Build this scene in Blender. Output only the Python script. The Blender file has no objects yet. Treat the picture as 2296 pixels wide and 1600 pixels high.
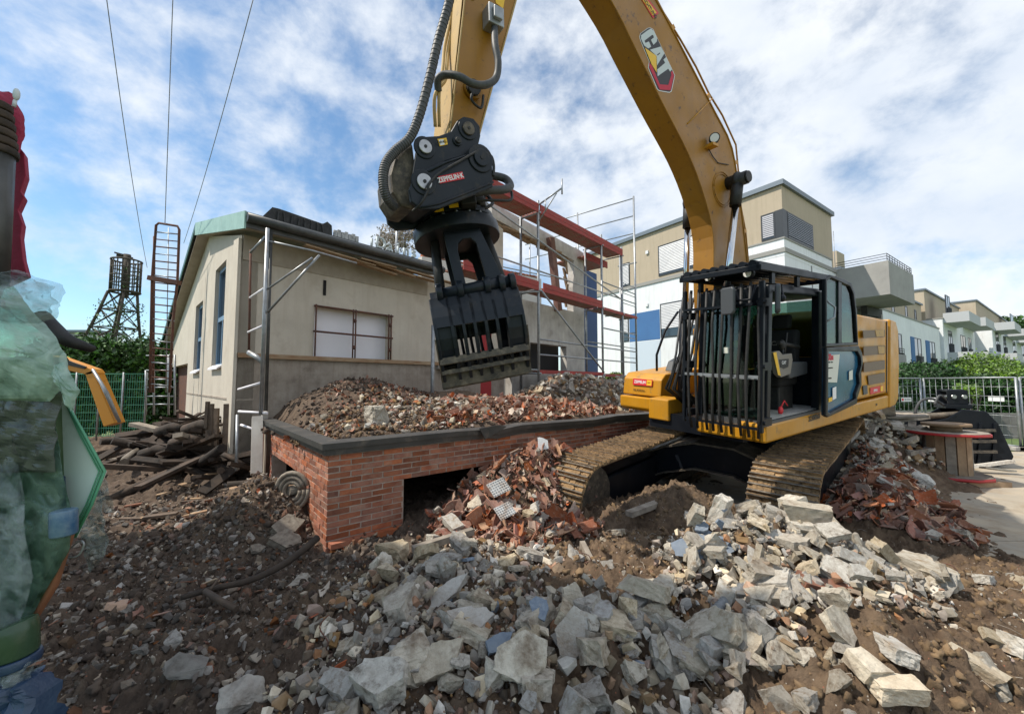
import bpy, bmesh, math, random
import numpy as np
from mathutils import Vector, Matrix, Euler
from mathutils import noise as mnoise

S = bpy.context.scene
COL = S.collection
PI = math.pi
R = math.radians

# ---------------------------------------------------------------- camera
FPX, CX, CY = 900.0, 1148.0, 800.0          # focal length and centre for a picture 2296 wide
PITCH = math.atan(57 / FPX)
CAMZ = 1.9
cam_data = bpy.data.cameras.new('camera')
cam_data.sensor_width = 36.0
cam_data.lens = FPX / 2296 * 36.0
cam_data.clip_start = 0.05
cam_data.clip_end = 2000
cam = bpy.data.objects.new('camera', cam_data)
cam.location = (0, 0, CAMZ)
cam.rotation_euler = (PI / 2 + PITCH, 0, 0)
COL.objects.link(cam)
S.camera = cam

# ---------------------------------------------------------------- sky and sun
SUN_AZ = R(187)      # direction the sun stands in, measured from +x towards +y
SUN_EL = R(54)
world = bpy.data.worlds.new('World')
S.world = world
world.use_nodes = True
wt = world.node_tree
wt.nodes.clear()
def N(t, kind, **kw):
    n = t.nodes.new(kind)
    for k, v in kw.items():
        setattr(n, k, v)
    return n
wo = N(wt, 'ShaderNodeOutputWorld')
bg = N(wt, 'ShaderNodeBackground')
sky = N(wt, 'ShaderNodeTexSky', sky_type='NISHITA', sun_disc=False)
sky.sun_elevation = SUN_EL
sky.sun_rotation = PI / 2 - SUN_AZ
sky.altitude = 200
sky.air_density = 1.0
sky.dust_density = 0.6
sky.ozone_density = 2.0
tc = N(wt, 'ShaderNodeTexCoord')
sep = N(wt, 'ShaderNodeSeparateXYZ')
wt.links.new(tc.outputs['Generated'], sep.inputs[0])
mx = N(wt, 'ShaderNodeMath', operation='MAXIMUM'); mx.inputs[1].default_value = 0.0
wt.links.new(sep.outputs['Z'], mx.inputs[0])
ad = N(wt, 'ShaderNodeMath', operation='ADD'); ad.inputs[1].default_value = 0.42
wt.links.new(mx.outputs[0], ad.inputs[0])
dvx = N(wt, 'ShaderNodeMath', operation='DIVIDE'); dvy = N(wt, 'ShaderNodeMath', operation='DIVIDE')
wt.links.new(sep.outputs['X'], dvx.inputs[0]); wt.links.new(ad.outputs[0], dvx.inputs[1])
wt.links.new(sep.outputs['Y'], dvy.inputs[0]); wt.links.new(ad.outputs[0], dvy.inputs[1])
cmb = N(wt, 'ShaderNodeMapping'); cmb.inputs['Scale'].default_value = (1, 1, 1.45); cmb.inputs['Location'].default_value = (3.1, .4, .2)
wt.links.new(tc.outputs['Generated'], cmb.inputs[0])
n1 = N(wt, 'ShaderNodeTexNoise'); n1.inputs['Scale'].default_value = 7.0; n1.inputs['Detail'].default_value = 9
n1.inputs['Roughness'].default_value = 0.60; n1.inputs['Distortion'].default_value = 0.1
n2 = N(wt, 'ShaderNodeTexNoise'); n2.inputs['Scale'].default_value = 1.5; n2.inputs['Detail'].default_value = 4
wt.links.new(cmb.outputs[0], n1.inputs['Vector']); wt.links.new(cmb.outputs[0], n2.inputs['Vector'])
# denser cloud to the east (right) and overhead, thinner low in the west
bias = N(wt, 'ShaderNodeMath', operation='MULTIPLY_ADD'); bias.inputs[1].default_value = 0.16; bias.inputs[2].default_value = 0.0
wt.links.new(sep.outputs['X'], bias.inputs[0])
s1 = N(wt, 'ShaderNodeMath', operation='MULTIPLY_ADD'); s1.inputs[1].default_value = 0.45
wt.links.new(n2.outputs['Fac'], s1.inputs[0]); wt.links.new(n1.outputs['Fac'], s1.inputs[2])
s2 = N(wt, 'ShaderNodeMath', operation='ADD')
wt.links.new(s1.outputs[0], s2.inputs[0]); wt.links.new(bias.outputs[0], s2.inputs[1])
lowb = N(wt, 'ShaderNodeMapRange'); lowb.inputs['From Min'].default_value = 0.02; lowb.inputs['From Max'].default_value = 0.34
lowb.inputs['To Min'].default_value = -0.13; lowb.inputs['To Max'].default_value = 0.0
wt.links.new(sep.outputs['Z'], lowb.inputs['Value'])
s3 = N(wt, 'ShaderNodeMath', operation='ADD')
wt.links.new(s2.outputs[0], s3.inputs[0]); wt.links.new(lowb.outputs[0], s3.inputs[1])
cov = N(wt, 'ShaderNodeMapRange', interpolation_type='SMOOTHSTEP')
cov.inputs['From Min'].default_value = 0.44; cov.inputs['From Max'].default_value = 0.88
cov.inputs['To Max'].default_value = 0.93
wt.links.new(s3.outputs[0], cov.inputs['Value'])
# cloud brightness: bright wisps, greyer where thick
n3 = N(wt, 'ShaderNodeTexNoise'); n3.inputs['Scale'].default_value = 5.5; n3.inputs['Detail'].default_value = 6
wt.links.new(cmb.outputs[0], n3.inputs['Vector'])
cr = N(wt, 'ShaderNodeValToRGB')
cr.color_ramp.elements[0].position = 0.32; cr.color_ramp.elements[0].color = (7.3, 8.0, 9.0, 1)
cr.color_ramp.elements[1].position = 0.68; cr.color_ramp.elements[1].color = (9.6, 9.9, 10.2, 1)
wt.links.new(n3.outputs['Fac'], cr.inputs[0])
skg = N(wt, 'ShaderNodeMixRGB', blend_type='MULTIPLY'); skg.inputs[0].default_value = 1.0
skg.inputs[2].default_value = (1.30, 1.55, 1.58, 1)
wt.links.new(sky.outputs[0], skg.inputs[1])
mixs = N(wt, 'ShaderNodeMixRGB')
wt.links.new(cov.outputs[0], mixs.inputs[0]); wt.links.new(skg.outputs[0], mixs.inputs[1]); wt.links.new(cr.outputs[0], mixs.inputs[2])
wt.links.new(mixs.outputs[0], bg.inputs['Color'])
bg.inputs['Strength'].default_value = 0.10
wt.links.new(bg.outputs[0], wo.inputs[0])

sun_data = bpy.data.lights.new('sun', 'SUN')
sun_data.energy = 4.6
sun_data.angle = R(0.55)
sun_data.color = (1.0, 0.93, 0.82)
sun = bpy.data.objects.new('sun', sun_data)
sv = Vector((math.cos(SUN_AZ) * math.cos(SUN_EL), math.sin(SUN_AZ) * math.cos(SUN_EL), math.sin(SUN_EL)))
sun.rotation_euler = (-sv).to_track_quat('-Z', 'Y').to_euler()
sun.location = sv * 50
COL.objects.link(sun)

S.view_settings.view_transform = 'Standard'
S.view_settings.look = 'None'
S.view_settings.gamma = 1.0
S.view_settings.exposure = 0.15
S.cycles.max_bounces = 6
S.cycles.transparent_max_bounces = 12
S.cycles.use_denoising = True

# ---------------------------------------------------------------- helpers
rng = random.Random(7)
def ray(x, y):
    a = (x - CX) / FPX; b = (CY - y) / FPX
    return Vector((a, math.cos(PITCH) - b * math.sin(PITCH), math.sin(PITCH) + b * math.cos(PITCH)))
CAM = Vector((0, 0, CAMZ))
def at(x, y, Y):
    """the point of the place seen at picture position (x, y) that stands Y metres in front"""
    d = ray(x, y); return CAM + d * (Y / d.y)
def on_plane(x, y, p0, n):
    d = ray(x, y); return CAM + d * ((Vector(p0) - CAM).dot(n) / d.dot(n))
def proj(P):
    d = Vector(P) - CAM
    f = d.y * math.cos(PITCH) + d.z * math.sin(PITCH); u = -d.y * math.sin(PITCH) + d.z * math.cos(PITCH)
    return CX + FPX * d.x / f, CY - FPX * u / f

class MB:
    """collects shapes, then links them as ONE mesh object"""
    def __init__(s): s.v = []; s.f = []; s.sm = []
    def add(s, vs, fs, smooth=False):
        o = len(s.v); s.v += [tuple(v) for v in vs]
        s.f += [tuple(i + o for i in f) for f in fs]; s.sm += [smooth] * len(fs); return s
    def box(s, x0, x1, y0, y1, z0, z1, M=None):
        vs = [Vector((x, y, z)) for z in (z0, z1) for y in (y0, y1) for x in (x0, x1)]
        if M is not None: vs = [M @ v for v in vs]
        return s.add(vs, [(0, 2, 3, 1), (4, 5, 7, 6), (0, 1, 5, 4), (2, 6, 7, 3), (0, 4, 6, 2), (1, 3, 7, 5)])
    def beam(s, a, b, w, h, up=(0, 0, 1)):
        a = Vector(a); b = Vector(b); d = (b - a).normalized(); up = Vector(up)
        x = d.cross(up)
        if x.length < 1e-4: x = d.cross(Vector((0, 1, 0)))
        x.normalize(); u = x.cross(d)
        vs = [p + x * (sx * w / 2) + u * (su * h / 2) for p in (a, b) for su in (-1, 1) for sx in (-1, 1)]
        return s.add(vs, [(0, 1, 3, 2), (4, 6, 7, 5), (0, 4, 5, 1), (2, 3, 7, 6), (0, 2, 6, 4), (1, 5, 7, 3)])
    def tube(s, pts, r, n=8, cap=True, r2=None):
        pts = [Vector(p) for p in pts]; m = len(pts); rings = []
        ref = None
        for i, p in enumerate(pts):
            d = (pts[min(i + 1, m - 1)] - pts[max(i - 1, 0)]).normalized()
            if ref is None:
                ref = d.orthogonal().normalized()
            x = (ref - d * ref.dot(d))
            if x.length < 1e-5: x = d.orthogonal()
            x.normalize(); ref = x; y = d.cross(x)
            rr = r if r2 is None else r + (r2 - r) * i / max(1, m - 1)
            rings.append([p + (x * math.cos(2 * PI * k / n) + y * math.sin(2 * PI * k / n)) * rr for k in range(n)])
        vs = [v for rg in rings for v in rg]
        fs = [(i * n + k, i * n + (k + 1) % n, (i + 1) * n + (k + 1) % n, (i + 1) * n + k) for i in range(m - 1) for k in range(n)]
        s.add(vs, fs, True)
        if cap:
            s.add(rings[0], [tuple(range(n))[::-1]]); s.add(rings[-1], [tuple(range(n))])
        return s
    def prism(s, poly, ext):
        """poly: list of 3D points in one plane, pushed along ext"""
        poly = [Vector(p) for p in poly]; e = Vector(ext); n = len(poly)
        vs = poly + [p + e for p in poly]
        fs = [tuple(range(n))[::-1], tuple(range(n, 2 * n))] + [(i, (i + 1) % n, n + (i + 1) % n, n + i) for i in range(n)]
        return s.add(vs, fs)
    def ball(s, c, r, nu=12, nv=8, sc=(1, 1, 1), M=None):
        c = Vector(c); vs = []; fs = []
        for j in range(nv + 1):
            th = PI * j / nv
            for i in range(nu):
                ph = 2 * PI * i / nu
                p = Vector((math.sin(th) * math.cos(ph) * r * sc[0], math.sin(th) * math.sin(ph) * r * sc[1], math.cos(th) * r * sc[2]))
                if M is not None: p = M @ p
                vs.append(c + p)
        for j in range(nv):
            for i in range(nu):
                a = j * nu + i; b = j * nu + (i + 1) % nu
                fs.append((a, b, b + nu, a + nu))
        return s.add(vs, fs, True)
    def build(s, name, m, parent=None, label=None, cat=None, group=None, kind=None, bevel=0, mat4=None, fix=True, inv=None, seg=2):
        me = bpy.data.meshes.new(name)
        me.from_pydata(s.v, [], s.f)
        me.polygons.foreach_set('use_smooth', s.sm)
        me.materials.append(m)
        me.update()
        if fix and len(s.f) < 60000:
            bm = bmesh.new(); bm.from_mesh(me)
            bmesh.ops.remove_doubles(bm, verts=bm.verts, dist=1e-5)
            bmesh.ops.recalc_face_normals(bm, faces=bm.faces); bm.to_mesh(me); bm.free()
        return link(name, me, parent, label, cat, group, kind, bevel, mat4, inv, seg)

def link(name, me, parent=None, label=None, cat=None, group=None, kind=None, bevel=0, mat4=None, inv=None, seg=2):
    o = bpy.data.objects.new(name, me); COL.objects.link(o)
    if parent is not None: o.parent = parent
    if inv is not None and (parent is None or parent.parent is None): o.matrix_parent_inverse = inv
    if mat4 is not None: o.matrix_basis = mat4
    if bevel:
        b = o.modifiers.new('bevel', 'BEVEL'); b.width = bevel; b.segments = seg; b.limit_method = 'ANGLE'; b.angle_limit = R(35)
    tag(o, label, cat, group, kind)
    return o
def tag(o, label=None, cat=None, group=None, kind=None):
    if label: o['label'] = label
    if cat: o['category'] = cat
    if group: o['group'] = group
    if kind: o['kind'] = kind
    elif cat: o['kind'] = 'thing'
    return o
def empty(name, loc=(0, 0, 0), label=None, cat=None, group=None, M=None):
    o = bpy.data.objects.new(name, None); COL.objects.link(o)
    if M is not None: o.matrix_basis = M
    else: o.location = loc
    o.empty_display_size = 0.2
    return tag(o, label, cat, group)
def text_obj(name, s, size, M, m, parent=None, inv=None, ext=0.0015, bold=0.0, sx=1.0, align='CENTER'):
    cu = bpy.data.curves.new(name, 'FONT'); cu.body = s; cu.size = size; cu.extrude = ext; cu.offset = bold
    cu.align_x = align; cu.align_y = 'CENTER'; cu.resolution_u = 3
    tmp = bpy.data.objects.new('tmp', cu); COL.objects.link(tmp)
    bpy.context.view_layer.update()
    me = bpy.data.meshes.new_from_object(tmp.evaluated_get(bpy.context.evaluated_depsgraph_get()))
    bpy.data.objects.remove(tmp)
    me.materials.clear(); me.materials.append(m)
    me.transform(Matrix.Diagonal((sx, 1, 1, 1)))
    return link(name, me, parent, mat4=M, inv=inv)
def frame(o, x, y, z):
    """4x4 matrix with the given axes and origin"""
    return Matrix(((x[0], y[0], z[0], o[0]), (x[1], y[1], z[1], o[1]), (x[2], y[2], z[2], o[2]), (0, 0, 0, 1)))

# ---------------------------------------------------------------- materials
def mat(name, base, rough=0.8, col2=None, scale=4.0, mix=(0.35, 0.65), bump=0.0, bscale=40.0, metal=0.0,
        rnd=0.0, island=False, dirt=None, dscale=1.6, damt=(0.5, 0.75), spec=0.5, stretch=None, coat=0.0, attr=None, bdist=0.01, gloss_var=0.0, hue=0.0, palette=None, streak=None):
    m = bpy.data.materials.new(name); m.use_nodes = True
    t = m.node_tree; t.nodes.clear()
    out = N(t, 'ShaderNodeOutputMaterial'); p = N(t, 'ShaderNodeBsdfPrincipled')
    t.links.new(p.outputs[0], out.inputs[0])
    p.inputs['Roughness'].default_value = rough; p.inputs['Metallic'].default_value = metal
    p.inputs['Specular IOR Level'].default_value = spec
    p.inputs['Coat Weight'].default_value = coat
    tcn = N(t, 'ShaderNodeTexCoord'); vec = tcn.outputs['Object']
    if stretch:
        mp = N(t, 'ShaderNodeMapping'); mp.inputs['Scale'].default_value = stretch
        t.links.new(vec, mp.inputs[0]); vec = mp.outputs[0]
    oi = N(t, 'ShaderNodeObjectInfo')
    if rnd and not island:
        va = N(t, 'ShaderNodeVectorMath', operation='ADD')
        sc_ = N(t, 'ShaderNodeMath', operation='MULTIPLY'); sc_.inputs[1].default_value = 37.0
        t.links.new(oi.outputs['Random'], sc_.inputs[0]); t.links.new(vec, va.inputs[0]); t.links.new(sc_.outputs[0], va.inputs[1]); vec = va.outputs[0]
    col = None
    def rgb(c): return (c[0], c[1], c[2], 1)
    if col2 is not None:
        nz = N(t, 'ShaderNodeTexNoise'); nz.inputs['Scale'].default_value = scale; nz.inputs['Detail'].default_value = 7; nz.inputs['Roughness'].default_value = 0.62
        t.links.new(vec, nz.inputs['Vector'])
        mr = N(t, 'ShaderNodeMapRange'); mr.inputs['From Min'].default_value = mix[0]; mr.inputs['From Max'].default_value = mix[1]
        t.links.new(nz.outputs['Fac'], mr.inputs['Value'])
        mc = N(t, 'ShaderNodeMixRGB'); mc.inputs[1].default_value = rgb(base); mc.inputs[2].default_value = rgb(col2)
        t.links.new(mr.outputs[0], mc.inputs[0]); col = mc.outputs[0]
    else:
        rg = N(t, 'ShaderNodeRGB'); rg.outputs[0].default_value = rgb(base); col = rg.outputs[0]
    if palette:
        if island: src_ = N(t, 'ShaderNodeNewGeometry').outputs['Random Per Island']
        else: src_ = oi.outputs['Random']
        rp = N(t, 'ShaderNodeValToRGB'); rp.color_ramp.interpolation = 'CONSTANT'; els = rp.color_ramp.elements
        while len(els) < len(palette): els.new(0.5)
        for k_, c_ in enumerate(palette): els[k_].position = k_ / len(palette); els[k_].color = rgb(c_)
        t.links.new(src_, rp.inputs[0])
        np_ = N(t, 'ShaderNodeTexNoise'); np_.inputs['Scale'].default_value = scale; np_.inputs['Detail'].default_value = 8; np_.inputs['Roughness'].default_value = .7
        t.links.new(vec, np_.inputs['Vector']); mp_ = N(t, 'ShaderNodeMapRange'); mp_.inputs['From Min'].default_value = .35; mp_.inputs['From Max'].default_value = .68
        t.links.new(np_.outputs['Fac'], mp_.inputs['Value']); ml = N(t, 'ShaderNodeMixRGB', blend_type='MULTIPLY'); ml.inputs[2].default_value = (.62, .58, .53, 1)
        t.links.new(mp_.outputs[0], ml.inputs[0]); t.links.new(rp.outputs[0], ml.inputs[1]); col = ml.outputs[0]
    if streak is not None:
        mps = N(t, 'ShaderNodeMapping'); mps.inputs['Scale'].default_value = (2.2, 2.2, .16); t.links.new(tcn.outputs['Object'], mps.inputs[0])
        ns = N(t, 'ShaderNodeTexNoise'); ns.inputs['Scale'].default_value = 3.0; ns.inputs['Detail'].default_value = 8; ns.inputs['Roughness'].default_value = .7; t.links.new(mps.outputs[0], ns.inputs['Vector'])
        mrs = N(t, 'ShaderNodeMapRange'); mrs.inputs['From Min'].default_value = .5; mrs.inputs['From Max'].default_value = .78; mrs.inputs['To Max'].default_value = .75; t.links.new(ns.outputs['Fac'], mrs.inputs['Value'])
        mcs = N(t, 'ShaderNodeMixRGB'); mcs.inputs[2].default_value = rgb(streak); t.links.new(mrs.outputs[0], mcs.inputs[0]); t.links.new(col, mcs.inputs[1]); col = mcs.outputs[0]
    if dirt is not None:
        nd = N(t, 'ShaderNodeTexNoise'); nd.inputs['Scale'].default_value = dscale; nd.inputs['Detail'].default_value = 9; nd.inputs['Roughness'].default_value = 0.68
        t.links.new(vec, nd.inputs['Vector'])
        md = N(t, 'ShaderNodeMapRange'); md.inputs['From Min'].default_value = damt[0]; md.inputs['From Max'].default_value = damt[1]
        t.links.new(nd.outputs['Fac'], md.inputs['Value'])
        mc = N(t, 'ShaderNodeMixRGB'); mc.inputs[2].default_value = rgb(dirt)
        t.links.new(md.outputs[0], mc.inputs[0]); t.links.new(col, mc.inputs[1]); col = mc.outputs[0]
    if rnd:
        mr = N(t, 'ShaderNodeMapRange'); mr.inputs['To Min'].default_value = 1 - rnd; mr.inputs['To Max'].default_value = 1 + rnd
        if island:
            ge = N(t, 'ShaderNodeNewGeometry'); src = ge.outputs['Random Per Island']
        else: src = oi.outputs['Random']
        t.links.new(src, mr.inputs['Value'])
        hs = N(t, 'ShaderNodeHueSaturation'); t.links.new(mr.outputs[0], hs.inputs['Value']); t.links.new(col, hs.inputs['Color'])
        if hue:
            fr = N(t, 'ShaderNodeMath', operation='MULTIPLY'); fr.inputs[1].default_value = 7.13
            fr2 = N(t, 'ShaderNodeMath', operation='FRACT'); t.links.new(src, fr.inputs[0]); t.links.new(fr.outputs[0], fr2.inputs[0])
            m2 = N(t, 'ShaderNodeMapRange'); m2.inputs['To Min'].default_value = 1 - hue; m2.inputs['To Max'].default_value = 1 + hue
            t.links.new(fr2.outputs[0], m2.inputs['Value']); t.links.new(m2.outputs[0], hs.inputs['Saturation'])
        col = hs.outputs[0]
    t.links.new(col, p.inputs['Base Color'])
    if gloss_var:
        ng = N(t, 'ShaderNodeTexNoise'); ng.inputs['Scale'].default_value = 3.0; ng.inputs['Detail'].default_value = 6
        t.links.new(vec, ng.inputs['Vector'])
        mg = N(t, 'ShaderNodeMapRange'); mg.inputs['To Min'].default_value = rough - gloss_var; mg.inputs['To Max'].default_value = rough + gloss_var
        mg.inputs['From Min'].default_value = 0.3; mg.inputs['From Max'].default_value = 0.7
        t.links.new(ng.outputs['Fac'], mg.inputs['Value']); t.links.new(mg.outputs[0], p.inputs['Roughness'])
    if bump:
        nb = N(t, 'ShaderNodeTexNoise'); nb.inputs['Scale'].default_value = bscale; nb.inputs['Detail'].default_value = 6; nb.inputs['Roughness'].default_value = 0.65
        t.links.new(vec, nb.inputs['Vector'])
        bp = N(t, 'ShaderNodeBump'); bp.inputs['Strength'].default_value = bump; bp.inputs['Distance'].default_value = bdist
        t.links.new(nb.outputs['Fac'], bp.inputs['Height']); t.links.new(bp.outputs[0], p.inputs['Normal'])
    return m

def glass(name, tint, refl=0.12, alpha=0.85):
    m = bpy.data.materials.new(name); m.use_nodes = True
    t = m.node_tree; t.nodes.clear()
    out = N(t, 'ShaderNodeOutputMaterial'); tr = N(t, 'ShaderNodeBsdfTransparent'); gl = N(t, 'ShaderNodeBsdfGlossy')
    tr.inputs[0].default_value = (tint[0], tint[1], tint[2], 1); gl.inputs['Roughness'].default_value = 0.04
    lw = N(t, 'ShaderNodeLayerWeight'); lw.inputs[0].default_value = 0.35
    ma = N(t, 'ShaderNodeMath', operation='MULTIPLY_ADD'); ma.inputs[1].default_value = 0.7; ma.inputs[2].default_value = refl
    t.links.new(lw.outputs['Fresnel'], ma.inputs[0])
    mi = N(t, 'ShaderNodeMixShader'); t.links.new(ma.outputs[0], mi.inputs[0]); t.links.new(tr.outputs[0], mi.inputs[1]); t.links.new(gl.outputs[0], mi.inputs[2])
    t.links.new(mi.outputs[0], out.inputs[0]); return m

M_ = {}
M_['yellow'] = mat('yellow_paint', (0.56, 0.255, 0.008), 0.42, col2=(0.50, 0.225, 0.008), scale=2.5, streak=(0.36, 0.19, 0.035), dirt=(0.20, 0.13, 0.06), dscale=7.0, damt=(0.57, 0.74), coat=0.1, gloss_var=0.12, bump=0.04, bscale=60)
M_['yellow_shaded'] = mat('shaded_yellow_paint', (0.36, 0.162, 0.008), 0.46, col2=(0.30, 0.132, 0.010), scale=2.0, streak=(0.27, 0.13, 0.02), dirt=(0.07, 0.04, 0.018), dscale=9.0, damt=(0.595, 0.70), gloss_var=0.12)  # machine yellow darkened for the boom's shaded side; streaks and dirt are wear
M_['yellow_dust_and_sun'] = mat('dusty_and_sunlit_yellow_paint', (0.52, 0.34, 0.12), 0.7, col2=(0.44, 0.30, 0.13), scale=4, dirt=(0.12, 0.09, 0.06), dscale=6, damt=(0.6, 0.75))  # dusty yellow; its lighter tone also gives the stick front its sunlight
M_['black'] = mat('black_paint', (0.006, 0.008, 0.012), 0.36, col2=(0.010, 0.012, 0.016), scale=5, dirt=(0.05, 0.045, 0.04), dscale=5, damt=(0.62, 1.0), gloss_var=0.1, spec=0.22)
M_['grapple'] = mat('grapple_black_paint', (0.009, 0.013, 0.019), 0.38, col2=(0.014, 0.019, 0.026), scale=5, dirt=(0.075, 0.06, 0.045), dscale=6, damt=(0.57, 0.85), gloss_var=0.1, spec=0.3)
M_['wornsteel'] = mat('worn_muddy_steel', (0.14, 0.115, 0.085), 0.6, col2=(0.05, 0.045, 0.04), scale=9, dirt=(0.26, 0.21, 0.15), dscale=12, damt=(0.5, 0.75), metal=0.35, bump=0.4, bscale=70)
M_['hose'] = mat('grey_spiral_hose', (0.04, 0.043, 0.047), 0.55, col2=(0.07, 0.07, 0.07), scale=20)
M_['rubber'] = mat('black_rubber', (0.012, 0.012, 0.013), 0.6, col2=(0.03, 0.028, 0.025), scale=14)
M_['steel'] = mat('bright_steel', (0.45, 0.45, 0.44), 0.28, metal=0.9, col2=(0.3, 0.3, 0.3), scale=12)
M_['chrome'] = mat('chrome_rod', (0.6, 0.6, 0.6), 0.12, metal=1.0)
M_['galv'] = mat('galvanised_tube', (0.36, 0.38, 0.40), 0.42, metal=0.55, col2=(0.26, 0.27, 0.28), scale=9, dirt=(0.22, 0.17, 0.12), dscale=4, damt=(0.58, 0.8))
M_['red'] = mat('faded_red_board', (0.36, 0.035, 0.028), 0.7, col2=(0.24, 0.04, 0.032), scale=4, dirt=(0.22, 0.12, 0.09), dscale=7, damt=(0.55, 0.8), stretch=(1, 1, 3))
M_['redpaint'] = mat('red_steel_paint', (0.40, 0.02, 0.025), 0.5, col2=(0.36, 0.02, 0.02), scale=5, dirt=(0.2, 0.1, 0.08), dscale=6, damt=(0.6, 0.8))
M_['deck'] = mat('worn_deck_timber', (0.24, 0.15, 0.11), 0.8, col2=(0.30, 0.08, 0.06), scale=5, bump=0.3, bscale=30)
M_['plank'] = mat('raw_timber', (0.33, 0.22, 0.13), 0.8, col2=(0.22, 0.14, 0.08), scale=6, rnd=0.25, bump=0.35, bscale=50, stretch=(1, 1, 1))
M_['oldwood'] = mat('weathered_timber', (0.30, 0.26, 0.21), 0.85, col2=(0.17, 0.14, 0.11), scale=8, rnd=0.3, bump=0.4, bscale=60)
M_['darkwood'] = mat('wet_dark_timber', (0.055, 0.04, 0.03), 0.85, col2=(0.12, 0.085, 0.06), scale=5, rnd=0.5, bump=0.5, bscale=40)
M_['stucco'] = mat('beige_stucco', (0.62, 0.56, 0.47), 0.92, col2=(0.54, 0.485, 0.405), scale=1.5, streak=(0.47, 0.40, 0.31), dirt=(0.42, 0.35, 0.27), dscale=1.3, damt=(0.56, 0.8), bump=0.35, bscale=90, bdist=0.006)
M_['stucco_low'] = mat('grubby_rough_render', (0.42, 0.36, 0.30), 0.95, streak=(0.22, 0.17, 0.13), col2=(0.32, 0.27, 0.22), scale=2.5, dirt=(0.20, 0.16, 0.13), dscale=3, damt=(0.5, 0.75), bump=0.7, bscale=35)
M_['plaster'] = mat('grey_plaster', (0.58, 0.55, 0.50), 0.92, streak=(0.38, 0.34, 0.29), col2=(0.42, 0.39, 0.36), scale=2, dirt=(0.30, 0.26, 0.21), dscale=2, damt=(0.58, 0.8), bump=0.4, bscale=50)
M_['soffit'] = mat('soffit_boards', (0.42, 0.37, 0.30), 0.9, col2=(0.34, 0.29, 0.23), scale=3, bump=0.2, bscale=40)
M_['brokenwood'] = mat('split_brown_board', (0.30, 0.17, 0.09), 0.85, col2=(0.42, 0.31, 0.2), scale=6, bump=0.5, bscale=30, stretch=(0.6, 0.6, 3))
M_['mint'] = mat('mint_green_fascia', (0.34, 0.52, 0.46), 0.55, col2=(0.26, 0.42, 0.37), scale=4, dirt=(0.2, 0.2, 0.17), dscale=3, damt=(0.6, 0.8))
M_['greendark'] = mat('dark_green_trim', (0.04, 0.12, 0.10), 0.5)
M_['gutter'] = mat('dark_grey_gutter', (0.05, 0.052, 0.052), 0.45, col2=(0.09, 0.09, 0.085), scale=6, metal=0.3)
M_['roofblack'] = mat('black_roofing_felt', (0.022, 0.023, 0.025), 0.75, col2=(0.05, 0.05, 0.05), scale=10, bump=0.6, bscale=14)
M_['white'] = mat('white_and_bright_opening', (0.88, 0.86, 0.90), 0.6, col2=(0.83, 0.81, 0.86), scale=1)  # white sills and rungs; also stands in for brightness through the window opening
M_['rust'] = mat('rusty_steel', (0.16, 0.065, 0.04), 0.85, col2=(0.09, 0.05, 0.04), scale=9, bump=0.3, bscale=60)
M_['brick'] = mat('red_clinker_brick', (0.40, 0.148, 0.078), 0.85, col2=(0.26, 0.09, 0.052), scale=7, rnd=0.36, hue=0.12, dirt=(0.34, 0.245, 0.185), dscale=4, damt=(0.50, 0.78), bump=0.7, bscale=45)
M_['mortar'] = mat('grey_mortar', (0.50, 0.40, 0.33), 0.95, col2=(0.32, 0.25, 0.2), scale=8, bump=0.4, bscale=50)
M_['brick_stuff'] = mat('red_clinker_brick_far', (0.30, 0.105, 0.065), 0.85, col2=(0.21, 0.07, 0.05), scale=7, rnd=0.28, island=True, bump=0.5, bscale=60)
M_['zinc'] = mat('dark_zinc_flashing', (0.055, 0.055, 0.053), 0.5, col2=(0.085, 0.08, 0.075), scale=3, metal=0.25, dirt=(0.2, 0.17, 0.14), dscale=4, damt=(0.55, 0.8), bump=0.1, bscale=6, bdist=0.03)
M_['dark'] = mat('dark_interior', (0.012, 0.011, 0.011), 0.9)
M_['conc'] = mat('broken_concrete', (0.40, 0.365, 0.315), 0.95, palette=[(.56,.51,.43),(.47,.43,.37),(.62,.57,.48),(.50,.44,.35),(.44,.42,.39),(.58,.51,.40)], col2=(0.30, 0.27, 0.23), scale=7, rnd=0.20, hue=0.35, dirt=(0.17, 0.125, 0.085), dscale=5, damt=(0.50, 0.68), bump=1.0, bscale=45, bdist=0.012)
M_['conc_cream'] = mat('cream_plaster_rubble', (0.60, 0.55, 0.46), 0.95, palette=[(.66,.61,.52),(.58,.54,.47),(.70,.66,.58),(.54,.47,.36),(.52,.50,.46),(.62,.54,.42)], col2=(0.50, 0.45, 0.37), scale=8, rnd=0.18, hue=0.3, dirt=(0.26, 0.18, 0.11), dscale=5, damt=(0.52, 0.72), bump=1.0, bscale=45, bdist=0.012)
M_['conc_blue'] = mat('blue_grey_slab', (0.15, 0.19, 0.25), 0.8, col2=(0.26, 0.30, 0.35), scale=7, rnd=0.2, dirt=(0.4, 0.38, 0.34), dscale=6, damt=(0.6, 0.75), bump=0.5, bscale=60)
M_['conc_stuff'] = mat('small_rubble', (0.40, 0.36, 0.30), 0.95, palette=[(.51,.46,.38),(.40,.36,.30),(.57,.52,.43),(.30,.22,.15),(.45,.41,.36),(.34,.22,.16),(.62,.56,.46),(.27,.20,.14)], col2=(0.27, 0.235, 0.195), scale=9, rnd=0.38, hue=0.5, island=True, dirt=(0.2, 0.15, 0.1), dscale=3, damt=(0.52, 0.75), bump=0.6, bscale=60)
M_['conc_dark'] = mat('damp_grey_rubble', (0.32, 0.295, 0.26), 0.92, col2=(0.22, 0.20, 0.175), scale=8, rnd=0.3, hue=0.4, dirt=(0.10, 0.075, 0.055), dscale=4, damt=(0.5, 0.75), bump=0.7, bscale=55)
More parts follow.
